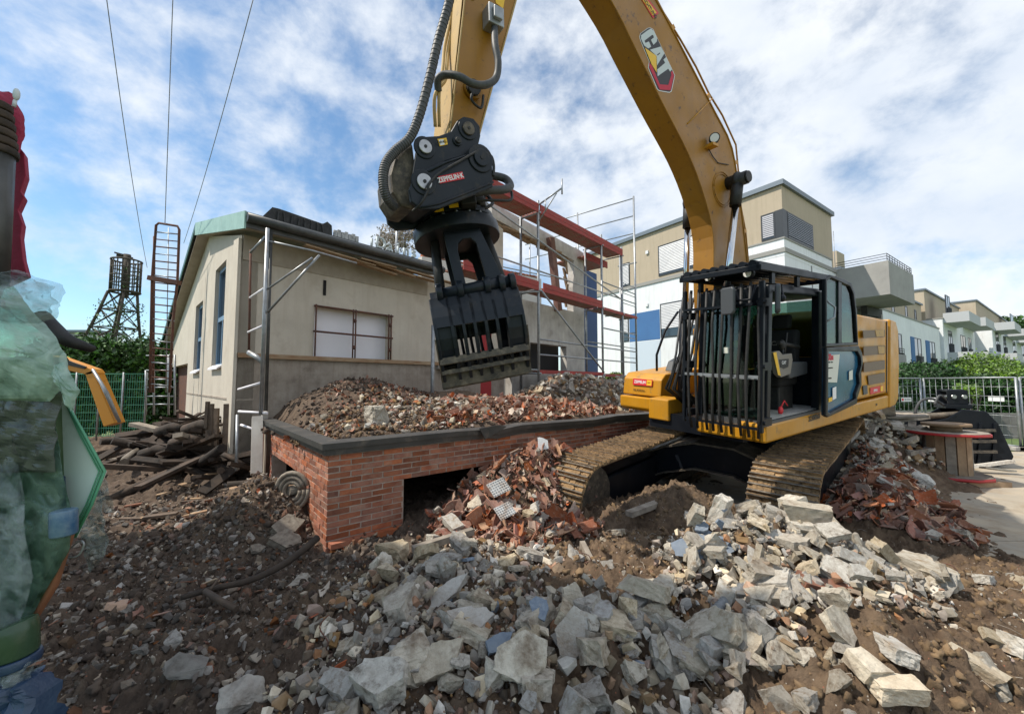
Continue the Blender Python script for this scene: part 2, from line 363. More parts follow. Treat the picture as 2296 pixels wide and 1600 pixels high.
M_['conc_dark_stuff'] = mat('damp_small_rubble', (0.20, 0.165, 0.14), 0.92, palette=[(.21,.18,.15),(.15,.12,.095),(.28,.245,.21),(.17,.095,.065),(.125,.095,.075),(.33,.295,.255),(.19,.155,.125)], col2=(0.12, 0.09, 0.075), scale=8, rnd=0.5, hue=0.5, island=True, bump=0.6, bscale=60)
M_['tile'] = mat('terracotta_shard', (0.38, 0.165, 0.10), 0.88, palette=[(.40,.17,.10),(.30,.125,.08),(.45,.22,.14),(.26,.13,.09),(.36,.13,.08),(.42,.28,.20)], col2=(0.27, 0.115, 0.075), scale=6, rnd=0.32, hue=0.25, dirt=(0.36, 0.27, 0.21), dscale=5, damt=(0.52, 0.78), bump=0.4, bscale=50)
M_['tile_stuff'] = mat('terracotta_fragments', (0.38, 0.165, 0.10), 0.88, palette=[(.40,.17,.10),(.30,.125,.08),(.45,.22,.14),(.26,.13,.09),(.36,.13,.08),(.44,.36,.28)], col2=(0.27, 0.115, 0.075), scale=6, rnd=0.38, hue=0.3, island=True, dirt=(0.40, 0.32, 0.25), dscale=5, damt=(0.5, 0.72), bump=0.4, bscale=50)
M_['clod'] = mat('soil_clods', (0.21, 0.138, 0.075), 1.0, col2=(0.12, 0.078, 0.043), scale=7, rnd=0.3, island=True, bump=0.9, bscale=45)
M_['clod_dark'] = mat('dark_soil_clods', (0.115, 0.085, 0.064), 1.0, col2=(0.065, 0.047, 0.037), scale=7, rnd=0.4, island=True, bump=0.9, bscale=45)
M_['mud'] = mat('dried_mud_on_steel', (0.34, 0.215, 0.105), 0.95, col2=(0.17, 0.105, 0.05), scale=11, rnd=0.3, dirt=(0.05, 0.032, 0.02), dscale=16, damt=(0.52, 0.66), bump=1.0, bscale=30, bdist=0.02)
M_['apt_beige'] = mat('beige_facade', (0.46, 0.38, 0.28), 0.9, streak=(.34, .28, .2), col2=(0.43, 0.355, 0.26), scale=1, bump=0.1, bscale=40)
M_['apt_white'] = mat('white_facade', (0.82, 0.83, 0.84), 0.9, streak=(.58, .58, .57), col2=(0.74, 0.75, 0.765), scale=0.6, bump=0.1, bscale=40)
M_['apt_blue'] = mat('blue_facade', (0.055, 0.16, 0.36), 0.8, col2=(0.05, 0.14, 0.32), scale=1)
M_['apt_band'] = mat('grey_band', (0.30, 0.29, 0.27), 0.8)
M_['roofedge'] = mat('slate_grey_roof_edge', (0.16, 0.19, 0.22), 0.5, metal=0.3)
M_['frame'] = mat('anthracite_frame', (0.03, 0.034, 0.04), 0.45)
M_['blind'] = mat('aluminium_blind', (0.60, 0.60, 0.60), 0.5, metal=0.2, col2=(0.52, 0.52, 0.53), scale=3)
M_['blind_d'] = mat('grey_blind', (0.20, 0.21, 0.24), 0.5, metal=0.2)
M_['win'] = mat('window_glass', (0.03, 0.045, 0.06), 0.06, spec=0.8)
M_['balcony'] = mat('balcony_concrete', (0.36, 0.35, 0.33), 0.85, col2=(0.30, 0.29, 0.275), scale=1.2, dirt=(0.2, 0.19, 0.17), dscale=1.2, damt=(0.6, 0.85), bump=0.2, bscale=25)
M_['leaf'] = mat('hedge_leaves', (0.05, 0.115, 0.022), 0.6, rnd=0.55, island=True, hue=0.3)
M_['leaf_l'] = mat('light_leaves', (0.13, 0.22, 0.035), 0.6, rnd=0.5, island=True, hue=0.3)
M_['leaf_d'] = mat('dark_hedge_leaves', (0.028, 0.075, 0.018), 0.6, rnd=0.5, island=True, hue=0.3)
M_['leaf_p'] = mat('pale_blossom_leaves', (0.32, 0.27, 0.22), 0.7, rnd=0.4, island=True)
M_['bark'] = mat('bark', (0.09, 0.065, 0.045), 0.95, col2=(0.05, 0.04, 0.03), scale=10, bump=0.6, bscale=30)
M_['grass'] = mat('grass', (0.07, 0.13, 0.03), 0.9, col2=(0.12, 0.15, 0.05), scale=6, bump=0.5, bscale=40)
M_['pave'] = mat('dusty_concrete_pavement', (0.44, 0.365, 0.265), 0.92, col2=(0.30, 0.27, 0.22), scale=1.3, dirt=(0.23, 0.155, 0.085), dscale=1.7, damt=(0.50, 0.74), bump=0.25, bscale=40)
M_['crate_y'] = mat('orange_yellow_arm', (0.62, 0.26, 0.02), 0.5, dirt=(0.2, 0.12, 0.05), dscale=6, damt=(0.6, 0.8))
M_['orange'] = mat('orange_plastic', (0.65, 0.16, 0.03), 0.5, dirt=(0.3, 0.15, 0.07), dscale=6, damt=(0.55, 0.8))
M_['sign_red'] = mat('red_sign_print', (0.62, 0.02, 0.03), 0.45)
M_['sign_white'] = mat('white_print', (0.80, 0.80, 0.80), 0.5)
M_['sign_yellow'] = mat('yellow_print', (0.85, 0.50, 0.02), 0.45)
M_['sign_black'] = mat('black_print', (0.012, 0.012, 0.014), 0.45)
M_['sign_grey'] = mat('light_grey_print', (0.55, 0.60, 0.60), 0.4)
M_['paper'] = mat('paper_notice', (0.66, 0.68, 0.60), 0.7)
M_['poster_red'] = mat('poster_red', (0.55, 0.02, 0.05), 0.6)
M_['glass_cab'] = glass('cab_glass', (0.34, 0.48, 0.43), 0.03)
M_['glass_blue'] = glass('blue_tinted_glass', (0.20, 0.48, 0.62), 0.05)
M_['bluefab'] = mat('blue_panel', (0.012, 0.075, 0.16), 0.2, col2=(0.02, 0.12, 0.22), scale=3)
M_['film'] = glass('clear_plastic_film', (0.88, 0.92, 0.92), 0.16)
M_['seat'] = mat('black_seat_fabric', (0.012, 0.012, 0.013), 0.85)
M_['grey_pl'] = mat('dark_grey_plastic', (0.06, 0.065, 0.07), 0.5)
M_['console'] = mat('grey_console', (0.22, 0.20, 0.17), 0.6)
M_['mesh_vent'] = mat('perforated_vent', (0.155, 0.115, 0.08), 0.6, col2=(0.20, 0.15, 0.10), scale=120, mix=(0.45, 0.55))
M_['lattice'] = mat('weathered_lattice_steel', (0.085, 0.072, 0.055), 0.9, col2=(0.045, 0.035, 0.025), scale=5)
M_['pearl'] = mat('dark_charred_wood', (0.022, 0.017, 0.013), 0.9, col2=(0.075, 0.05, 0.035), scale=5, rnd=0.5, bump=0.6, bscale=30)
# ---------------------------------------------------------------- ground
def vnoise(x, y, seed=0):
    xi = np.floor(x).astype(np.int64); yi = np.floor(y).astype(np.int64)
    xf = x - xi; yf = y - yi
    def h(a, b):
        n = (a * 374761393 + b * 668265263 + seed * 974634777) & 0x7fffffff
        n = ((n ^ (n >> 13)) * 1274126177) & 0x7fffffff
        return ((n ^ (n >> 16)) & 0xffff) / 65535.0
    u = xf * xf * (3 - 2 * xf); v = yf * yf * (3 - 2 * yf)
    return (h(xi, yi) * (1 - u) + h(xi + 1, yi) * u) * (1 - v) + (h(xi, yi + 1) * (1 - u) + h(xi + 1, yi + 1) * u) * v
def fbm(x, y, o=5, seed=0, gain=0.5):
    s = 0; a = 1; t = 0
    for i in range(o):
        s = s + a * vnoise(x * 2 ** i + 17.3 * i, y * 2 ** i - 9.1 * i, seed + i); t += a; a *= gain
    return s / t
def gauss(x, y, cx, cy, rx, ry, h, rot=0.0, p=1.0):
    c, s_ = math.cos(rot), math.sin(rot)
    u = ((x - cx) * c + (y - cy) * s_) / rx; v = (-(x - cx) * s_ + (y - cy) * c) / ry
    return h * np.exp(-((u * u + v * v) ** p))
# house and garage frames (shared by the ground, walls and rubble)
HC = Vector((-5.29, 7.7, 0)); HL = Vector((0.661, 0.751, 0)).normalized(); HD = Vector((-0.706, 0.708, 0)).normalized()
GC = Vector((-2.03, 4.5, 0)); GL = Vector((0.76, 0.65, 0)).normalized(); GD = Vector((-0.65, 0.76, 0)).normalized()
GTOP = 1.12
def base_h(x, y):
    x = np.asarray(x, float); y = np.asarray(y, float)
    # pavement region to the right stays bare: soil ends there
    edge = x - (2.55 + 0.30 * (y - 2.4)) + 0.5 * (fbm(x * 0.9, y * 0.9, 3, 5) - 0.5)
    soil_r = gauss(x, y, 4.0, 3.35, 1.55, 0.50, 0.26, 0.60, 1.6) + gauss(x, y, 2.3, 2.55, 0.8, 0.42, 0.22, 0.3, 1.4)
    b = 0.05 - 0.16 / (1 + np.exp(-edge * 9))
    h = b + soil_r
    h = h + gauss(x, y, 2.4, 3.5, 1.05, 0.75, 0.52, 0.2)                 # pale heap in front of the near track
    h = h + gauss(x, y, 0.10, 2.75, 1.05, 0.75, 0.24, 0.2)                 # grey heap in the middle foreground
    h = h + gauss(x, y, -0.55, 3.65, 0.9, 0.5, 0.22, 0.5)
    h = h + gauss(x, y, 2.15, 5.35, 0.75, 0.6, 0.50, 0.1)                  # clay mound between the tracks
    h = h + gauss(x, y, 1.10, 3.95, 1.0, 0.6, 0.18, 0.0)
    h = h + gauss(x, y, 0.05, 5.75, 1.05, 0.62, 0.62, 0.71)                # tile heap along the garage wall
    h = h + gauss(x, y, 0.65, 6.15, 0.55, 0.35, 0.40, 0.71)
    h = h + gauss(x, y, 5.25, 5.85, 1.1, 0.7, 0.60, 0.9)                   # tile heap right of the machine
    h = h + gauss(x, y, 6.5, 7.3, 0.9, 0.6, 0.55, 0.9)
    h = h + gauss(x, y, 7.7, 8.7, 1.2, 1.0, 1.15, 0.6)                      # timber and plaster heap behind it
    h = h + gauss(x, y, -3.15, 5.1, 0.62, 0.55, 0.62, -0.5, 1.3)           # brown mound left of the garage
    h = h + gauss(x, y, -6.6, 8.9, 1.7, 1.0, 0.85, -0.6)                   # charred timber heap
    h = h + gauss(x, y, -8.5, 11.5, 2.5, 1.2, 0.6, -0.6)
    h = h + gauss(x, y, 1.9, 13.4, 3.6, 1.7, 2.0, 0.85)                    # grey rubble behind the garage
    h = h + gauss(x, y, 5.4, 15.6, 2.0, 1.6, 1.55, 0.85)
    h = h + gauss(x, y, 4.0, 7.6, 2.4, 1.9, -0.10, 0.8)
    return h
def fine_h(x, y):
    amp = 0.88 + 0.12 / (1 + np.exp((x - 3.2) * 3))
    n = (fbm(x * 3.1, y * 3.1, 6, 3, 0.66) - 0.5) * 0.28 + np.abs(fbm(x * 7.0, y * 7.0, 6, 9, 0.78) - 0.5) * 0.34
    return n * amp
GX0, GX1, GY0, GY1 = -12.0, 10.0, 1.2, 17.0
def terrain_patch(x0, x1, y0, y1, step):
    xs = np.arange(x0, x1 + 1e-6, step); ys = np.arange(y0, y1 + 1e-6, step)
    X, Y = np.meshgrid(xs, ys)
    Z = base_h(X, Y) + fine_h(X, Y)
    return xs, ys, X, Y, Z
def H(x, y):
    return float(base_h(x, y) + fine_h(np.asarray(x, float), np.asarray(y, float)))
def grid_mesh(name, X, Y, Z, m, kind='structure', mask=None, colors=None):
    ny, nx = X.shape
    co = np.stack([X, Y, Z], -1).reshape(-1, 3)
    idx = np.arange(nx * ny).reshape(ny, nx)
    q = np.stack([idx[:-1, :-1], idx[:-1, 1:], idx[1:, 1:], idx[1:, :-1]], -1).reshape(-1, 4)
    if mask is not None: q = q[mask[:-1, :-1].reshape(-1)]
    me = bpy.data.meshes.new(name)
    me.vertices.add(len(co)); me.vertices.foreach_set('co', co.ravel())
    me.loops.add(q.size); me.loops.foreach_set('vertex_index', q.ravel().astype(np.int32))
    me.polygons.add(len(q)); me.polygons.foreach_set('loop_start', np.arange(0, q.size, 4, dtype=np.int32))
    me.polygons.foreach_set('loop_total', np.full(len(q), 4, dtype=np.int32))
    me.update(calc_edges=True)
    me.polygons.foreach_set('use_smooth', [True] * len(q))
    if colors is not None:
        ca = me.color_attributes.new('soil', 'FLOAT_COLOR', 'POINT')
        c = np.zeros((len(co), 4)); c[:, 0] = colors.ravel(); c[:, 3] = 1
        ca.data.foreach_set('color', c.ravel())
    me.materials.append(m)
    return link(name, me, kind=kind)

# one soil material: the kind of soil (ochre clay / dark earth) is an attribute of the place
def soil_material():
    m = bpy.data.materials.new('site_soil'); m.use_nodes = True
    t = m.node_tree; p = t.nodes['Principled BSDF']; p.inputs['Roughness'].default_value = 1.0; p.inputs['Specular IOR Level'].default_value = 0.2
    tcn = N(t, 'ShaderNodeTexCoord')
    at_ = N(t, 'ShaderNodeAttribute', attribute_name='soil')
    def nz(sc, det=8, r=0.65):
        n = N(t, 'ShaderNodeTexNoise'); n.inputs['Scale'].default_value = sc; n.inputs['Detail'].default_value = det; n.inputs['Roughness'].default_value = r
        t.links.new(tcn.outputs['Object'], n.inputs['Vector']); return n
    def mixc(a, b, f):
        mc = N(t, 'ShaderNodeMixRGB'); mc.inputs[1].default_value = (*a, 1); mc.inputs[2].default_value = (*b, 1)
        mr = N(t, 'ShaderNodeMapRange'); mr.inputs['From Min'].default_value = 0.38; mr.inputs['From Max'].default_value = 0.62
        t.links.new(f, mr.inputs['Value']); t.links.new(mr.outputs[0], mc.inputs[0]); return mc
    a = nz(6); b = nz(1.1)
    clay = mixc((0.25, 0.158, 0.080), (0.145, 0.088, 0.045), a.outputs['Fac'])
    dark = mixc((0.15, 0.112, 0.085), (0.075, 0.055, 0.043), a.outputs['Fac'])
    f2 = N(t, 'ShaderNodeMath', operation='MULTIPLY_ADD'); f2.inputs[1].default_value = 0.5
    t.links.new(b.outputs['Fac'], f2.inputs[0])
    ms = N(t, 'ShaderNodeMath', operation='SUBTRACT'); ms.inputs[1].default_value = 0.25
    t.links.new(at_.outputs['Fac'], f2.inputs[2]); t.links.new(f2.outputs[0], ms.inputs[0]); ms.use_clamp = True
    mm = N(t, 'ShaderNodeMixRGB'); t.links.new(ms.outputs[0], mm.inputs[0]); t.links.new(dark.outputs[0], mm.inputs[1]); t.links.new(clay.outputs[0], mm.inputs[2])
    # pale crumbs of plaster and red tile dust worked into the soil
    vo = N(t, 'ShaderNodeTexVoronoi'); vo.inputs['Scale'].default_value = 42
    t.links.new(tcn.outputs['Object'], vo.inputs['Vector'])
    cr_ = N(t, 'ShaderNodeMapRange'); cr_.inputs['From Min'].default_value = 0.20; cr_.inputs['From Max'].default_value = 0.12
    t.links.new(vo.outputs['Distance'], cr_.inputs['Value'])
    sp = N(t, 'ShaderNodeSeparateColor'); t.links.new(vo.outputs['Color'], sp.inputs[0])
    gt = N(t, 'ShaderNodeMath', operation='GREATER_THAN'); gt.inputs[1].default_value = 0.72
    t.links.new(sp.outputs[0], gt.inputs[0])
    mu = N(t, 'ShaderNodeMath', operation='MULTIPLY'); t.links.new(cr_.outputs[0], mu.inputs[0]); t.links.new(gt.outputs[0], mu.inputs[1])
    cc = N(t, 'ShaderNodeMixRGB'); cc.inputs[1].default_value = (0.42, 0.38, 0.32, 1); cc.inputs[2].default_value = (0.33, 0.13, 0.08, 1)
    g2 = N(t, 'ShaderNodeMath', operation='GREATER_THAN'); g2.inputs[1].default_value = 0.6; t.links.new(sp.outputs[1], g2.inputs[0]); t.links.new(g2.outputs[0], cc.inputs[0])
    m3 = N(t, 'ShaderNodeMixRGB'); t.links.new(mu.outputs[0], m3.inputs[0]); t.links.new(mm.outputs[0], m3.inputs[1]); t.links.new(cc.outputs[0], m3.inputs[2])
    t.links.new(m3.outputs[0], p.inputs['Base Color'])
    bn = nz(26, 8, 0.7); bp = N(t, 'ShaderNodeBump'); bp.inputs['Strength'].default_value = 0.9; bp.inputs['Distance'].default_value = 0.03
    t.links.new(bn.outputs['Fac'], bp.inputs['Height']); t.links.new(bp.outputs[0], p.inputs['Normal'])
    return m
M_['soil'] = soil_material()
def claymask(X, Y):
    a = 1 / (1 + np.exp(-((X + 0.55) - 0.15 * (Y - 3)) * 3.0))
    # lighter clay tone also in a strip at the foot of the garage
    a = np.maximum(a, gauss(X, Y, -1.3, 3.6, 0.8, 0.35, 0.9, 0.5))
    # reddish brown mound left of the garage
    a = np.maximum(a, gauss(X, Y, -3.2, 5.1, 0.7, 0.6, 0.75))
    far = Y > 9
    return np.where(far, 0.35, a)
def under_garage(X, Y):
    px = X - GC.x; py = Y - GC.y
    det = GL.x * GD.y - GL.y * GD.x
    a = (px * GD.y - py * GD.x) / det; b = (GL.x * py - GL.y * px) / det
    return a, b
_, _, X, Y, Z = terrain_patch(-3.9, 5.6, 1.25, 6.6, 0.02)
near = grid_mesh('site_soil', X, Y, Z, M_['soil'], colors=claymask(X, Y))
_, _, X, Y, Z = terrain_patch(-14, 12, 1.2, 19, 0.06)
msk = ~((X > -3.86) & (X < 5.54) & (Y > 1.29) & (Y < 6.5))
Z2 = Z.copy(); Z2 -= 0.012
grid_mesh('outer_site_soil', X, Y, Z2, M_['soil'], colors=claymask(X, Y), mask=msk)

# pavement: concrete yard to the right, with a joint
mb = MB(); mb.box(1.6, 30, -1.0, 4.95, -0.25, 0.0); mb.box(1.6, 30, 4.965, 11.2, -0.25, 0.0)
mb.build('concrete_pavement', M_['pave'], kind='structure')
mb = MB(); mb.box(-300, 400, -60, 500, -0.6, -0.30)
mb.build('ground', M_['grass'], kind='structure')
mb = MB(); mb.box(6, 60, 11.2, 16.0, -0.29, 0.004)
mb.build('grass_verge', M_['grass'], kind='structure')
# ---------------------------------------------------------------- old house (left)
def P3(o, a, b, s, t, z): return Vector((o.x + a.x * s + b.x * t, o.y + a.y * s + b.y * t, z))
house = empty('house', tuple(HC), 'beige rendered house with a mint green gable edge, half pulled down behind the brick garage', 'house')
hinv = Matrix.Translation(-HC)
HN = Vector((HL.y, -HL.x, 0))         # out of the long wall
HM = -HL                              # out of the gable wall
def hp(s, t, z): return P3(HC, HL, HD, s, t, z)
def wall_with_holes(mb, org, du, dn, u0, u1, z0, z1, holes, th):
    """wall in direction du, thickness th behind (against dn), with rectangular openings (u0,u1,z0,z1)"""
    us = sorted({u0, u1, *[h[0] for h in holes], *[h[1] for h in holes]}); zs = sorted({z0, z1, *[h[2] for h in holes], *[h[3] for h in holes]})
    for a, b in zip(us, us[1:]):
        for c, d in zip(zs, zs[1:]):
            m = ((a + b) / 2, (c + d) / 2)
            if any(h[0] < m[0] < h[1] and h[2] < m[1] < h[3] for h in holes): continue
            p = [org + du * a, org + du * b]
            vs = [Vector((q.x, q.y, z)) for z in (c, d) for q in (p[0], p[1], p[1] - dn * th, p[0] - dn * th)]
            mb.add(vs, [(0, 1, 2, 3), (4, 7, 6, 5), (0, 4, 5, 1), (1, 5, 6, 2), (2, 6, 7, 3), (3, 7, 4, 0)])
# long wall
mb = MB(); wall_with_holes(mb, HC, HL, HN, 0.0, 8.0, 2.44, 4.78, [(1.42, 3.3, 2.47, 3.60)], 0.3)
mb.build('long_wall', M_['stucco'], house, inv=hinv)
mb = MB(); wall_with_holes(mb, HC, HL, HN, 0.0, 7.6, -0.1, 2.38, [], 0.3)
mb.build('rough_base_wall', M_['stucco_low'], house, inv=hinv)
mb = MB(); mb.prism([hp(0, 0, 2.38) + HN * 0.07, hp(0, 0, 2.47) + HN * 0.07, hp(0, 0, 2.47) - HN * 0.2, hp(0, 0, 2.38) - HN * 0.2], HL * 5.6)
mb.build('ledge', M_['brokenwood'], house, inv=hinv)
# damaged strip, holes and scars
mb = MB(); mb.prism([hp(0.02, 0, 4.78) + HN * 0.05, hp(0.02, 0, 4.30) + HN * 0.02, hp(0.02, 0, 4.30) - HN * 0.02, hp(0.02, 0, 4.78) - HN * 0.02], HL * 4.4)
mb.build('exposed_batten_strip', M_['soffit'], house, inv=hinv)
mb = MB(); mb.box(-0.03, 0.03, -0.02, 0.02, -0.17, 0.17, frame(hp(1.62, 0, 4.02), HL, -HN, Vector((0, 0, 1))))
mb.build('wall_scar', M_['dark'], house, inv=hinv)
# window opening: white sheet in place of the brightness beyond, pipe rails in front
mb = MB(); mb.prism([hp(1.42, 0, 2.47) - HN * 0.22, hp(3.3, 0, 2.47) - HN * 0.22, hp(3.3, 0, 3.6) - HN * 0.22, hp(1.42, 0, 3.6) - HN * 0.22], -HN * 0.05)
wn = mb.build('bright_opening_sheet', M_['white'], house, inv=hinv)
mb = MB()
for z in (3.02, 3.585):
    mb.tube([hp(1.40, 0, z) + HN * 0.03, hp(3.36, 0, z) + HN * 0.03], 0.022)
for s_ in (1.44, 2.30, 2.36, 3.24, 3.31):
    mb.tube([hp(s_, 0, 2.47) + HN * 0.035, hp(s_, 0, 3.62) + HN * 0.035], 0.018)
for s_ in (2.33, 3.27):
    for z in (2.72, 3.35): mb.ball(hp(s_, 0, z) + HN * 0.04, 0.05, 6, 5)
mb.build('window_rail', M_['rust'], house, inv=hinv)
# gable wall
RZ, EZ, FZ = 5.80, 4.78, 2.95
gt = None
W1 = (1.46, 2.75, 2.26, 4.62); W2 = (4.5, 5.8, 2.22, 4.15)
def gtop(t):
    return EZ + (RZ - EZ) * t / 4.0 if t < 4 else RZ + (FZ - RZ) * (t - 4.0) / 9.4
mb = MB()
cuts = sorted({0, 0.45, W1[0], W1[1], W2[0], W2[1], 4.0, 7.0, 13.4})
for a, b in zip(cuts, cuts[1:]):
    hs = [w for w in (W1, W2) if w[0] <= (a + b) / 2 <= w[1]]
    segs = [(-0.1, 1.55)] + ([(1.58, hs[0][2]), (hs[0][3], None)] if hs else [(1.58, None)])
    if a >= 7.0: segs = [(-0.1, 0.3), (2.5, None)]
    for c, d in segs:
        za, zb = (gtop(a), gtop(b)) if d is None else (d, d)
        mb.prism([hp(0, a, c), hp(0, b, c), hp(0, b, zb), hp(0, a, za)], HL * 0.3)
mb.build('gable_wall', M_['stucco'], house, inv=hinv)
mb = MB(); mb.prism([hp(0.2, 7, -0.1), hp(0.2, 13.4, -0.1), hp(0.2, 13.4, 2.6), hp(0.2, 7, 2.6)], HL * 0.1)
mb.build('shaded_brown_wall', M_['rust'], house, inv=hinv)  # brown wall and the shade on it both put into this panel's colour
mb = MB()      # corner pier, slightly proud
mb.prism([hp(-0.06, -0.04, -0.1), hp(-0.06, 0.42, -0.1), hp(-0.06, 0.42, 4.76), hp(-0.06, -0.04, 4.70)], HL * 0.055)
mb.build('corner_pier', M_['stucco'], house, inv=hinv)
mb = MB(); mb.prism([hp(-0.01, 0.0, 1.545), hp(-0.01, 6.9, 1.545), hp(-0.01, 6.9, 1.585), hp(-0.01, 0, 1.585)], HL * 0.1)
mb.build('base_joint', M_['stucco_low'], house, inv=hinv)
for w in (W1, W2):
    f = MB(); zb = w[2] + (w[3] - w[2]) * 0.48
    for (a, b, c, d) in ((w[0], w[0] + .09, w[2], w[3]), (w[1] - .09, w[1], w[2], w[3]), (w[0] + .09, w[1] - .09, w[3] - .09, w[3]), (w[0] + .09, w[1] - .09, w[2], w[2] + .08), (w[0] + .09, w[1] - .09, zb - .05, zb + .05), ((w[0] + w[1]) / 2 - .03, (w[0] + w[1]) / 2 + .03, w[2] + .08, zb - .05)):
        f.prism([hp(0.08, a, c), hp(0.08, b, c), hp(0.08, b, d), hp(0.08, a, d)], HL * 0.09)
    fo = f.build('window_frame', mat('blue_window_frame', (0.16, 0.26, 0.38), 0.5) if w is W1 else bpy.data.materials['blue_window_frame'], house, inv=hinv)
    g = MB(); g.prism([hp(0.13, w[0] + .05, w[2] + .05), hp(0.13, w[1] - .05, w[2] + .05), hp(0.13, w[1] - .05, w[3] - .05), hp(0.13, w[0] + .05, w[3] - .05)], HL * 0.03)
    g.build('pane', M_['win'], fo, inv=hinv)
    g = MB(); g.prism([hp(0.02, w[0] + 0.05, w[2]), hp(0.02, w[1] - 0.05, w[2]), hp(-0.08, w[1] - 0.05, w[2] - 0.07), hp(-0.08, w[0] + 0.05, w[2] - 0.07)], Vector((0, 0, 0.04)))
    g.build('sill', M_['white'], fo, inv=hinv)
# roof: two slopes; the verge runs out a little wider towards the ridge
EV = 0.62; RT_ = 4.0
def OVt(t): return 0.06 + 0.22 * min(1.0, max(0.0, (t + EV) / (RT_ + EV)))
def roof_z(t): return (5.02 + (6.05 - 5.02) * (t + EV) / (RT_ + EV)) if t < RT_ else 6.05 + (3.22 - 6.05) * (t - RT_) / 10.0
OV = OVt(-EV)
def slab_between(mb, ta, tb, s1, d0, d1, ds=0.0):
    za, zb = roof_z(ta), roof_z(tb); A_ = -OVt(ta) + ds; B_ = -OVt(tb) + ds
    top = [hp(A_, ta, za - d0), hp(B_, tb, zb - d0), hp(s1, tb, zb - d0), hp(s1, ta, za - d0)]; bot = [p - Vector((0, 0, d1 - d0)) for p in top]
    mb.add(top + bot, [(0, 1, 2, 3), (7, 6, 5, 4), (0, 4, 5, 1), (1, 5, 6, 2), (2, 6, 7, 3), (3, 7, 4, 0)])
mb = MB(); slab_between(mb, -EV, RT_, 4.55, 0, 0.10); slab_between(mb, RT_, 14.0, 4.55, 0, 0.10)
roof = mb.build('roof', M_['roofblack'], house, inv=hinv)
mb = MB(); slab_between(mb, -EV + .02, RT_, 4.5, 0.24, 0.26, 0.03); slab_between(mb, RT_, 14.0, 0.15, 0.24, 0.26, 0.03)
mb.build('soffit', M_['soffit'], roof, inv=hinv)
mb = MB(); slab_between(mb, -EV, RT_, 0, -0.03, 0.30, -0.03)
def verge(ta, tb, d0, d1, nm_, mt):
    mb = MB(); A_ = -OVt(ta) - 0.03; B_ = -OVt(tb) - 0.03
    mb.prism([hp(A_, ta, roof_z(ta) + d0), hp(B_, tb, roof_z(tb) + d0), hp(B_, tb, roof_z(tb) - d1), hp(A_, ta, roof_z(ta) - d1)], HL * 0.03); mb.build(nm_, M_[mt], roof, inv=hinv)
verge(-EV, RT_, 0.03, 0.30, 'fascia', 'mint'); verge(RT_, 14.0, 0.03, 0.13, 'fascia', 'greendark')
mb = MB(); z = roof_z(-EV)
mb.tube([hp(s_, -EV - 0.06, z - 0.10 - 0.005 * k) for k, s_ in enumerate(np.linspace(-OV, 4.5, 6))], 0.085, 10)
mb.prism([hp(-OV, -EV, z + 0.02), hp(-OV, -EV, z - 0.27), hp(-OV, -EV + 0.03, z - 0.27), hp(-OV, -EV + 0.03, z + 0.02)], HL * (OV + 4.5))
mb.build('gutter', M_['gutter'], roof, inv=hinv)
# broken boards that hang at the torn end of the roof
rr = random.Random(3)
for k in range(7):
    mb = MB(); a = hp(1.0 + 0.4 * k, -EV + 0.1 + 0.06 * (k % 3), z - 0.31 - 0.02 * (k % 3)); b = a + HL * rr.uniform(0.9, 1.7) + Vector((0, 0, rr.uniform(-0.12, 0.0)))
    mb.beam(a, b, 0.16, 0.028); mb.build('soffit_board', M_['brokenwood'], roof, inv=hinv)
# things on the roof
rollt = MB()
Fr = frame(hp(-0.05, -0.25, roof_z(-0.25) + 0.02), HL, HD, Vector((0, 0, 1)))
rollt.prism([Fr @ Vector(p) for p in ((0.3, 0, 0), (1.72, 0, 0), (1.70, 0, 0.27), (1.60, 0, 0.33), (1.50, 0, 0.25), (0.62, 0, 0.30), (0.5, 0, 0.29))], Fr.to_3x3() @ Vector((0, 0.35, 0)))
for k in range(8):
    rollt.beam(Fr @ Vector((0.6 + k * 0.13, -0.02, 0.02)), Fr @ Vector((0.6 + k * 0.13 + rr.uniform(-.03, .03), -0.02, 0.24)), 0.04, 0.03)
rollt.build('roofing_felt_stack', M_['roofblack'], label='long black stack of roofing felt lying on the house roof edge', cat='roofing felt')
mb = MB()
for k in range(7):
    a = Fr @ Vector((1.80 + k * 0.085, 0.05, 0.0)); mb.beam(a, a + Vector((0, 0, 0.20 + 0.03 * (k % 2))), 0.07, 0.06, up=HD)
mb.build('roof_vent_block', mat('grey_louvre', (0.22, 0.23, 0.23), 0.6, col2=(0.5, 0.5, 0.5), scale=9), label='grey ribbed vent block on the roof beside the felt stack', cat='vent')
# white skeleton letters behind
tl = empty('roof_sign', tuple(hp(3.1, -0.25, 5.05)), 'thin pale letters standing along the edge of the house roof', 'sign')
for k, ch in enumerate('iDains'):
    o_ = hp(2.62 + k * 0.24, -0.25, roof_z(-.25) + 0.20)
    text_obj('letter', ch, 0.40, frame(o_, HL, Vector((0, 0, 1)), HN), M_['sign_grey'], tl, Matrix.Translation(-hp(3.1, -0.25, 5.05)), ext=0.03)
mb = MB(); mb.beam(hp(2.5, -.25, roof_z(-.25) + .05), hp(4.0, -.25, roof_z(-.25) + .05), 0.03, 0.04)
mb.build('sign_rail', M_['galv'], tl, inv=Matrix.Translation(-hp(3.1, -0.25, 5.05)))

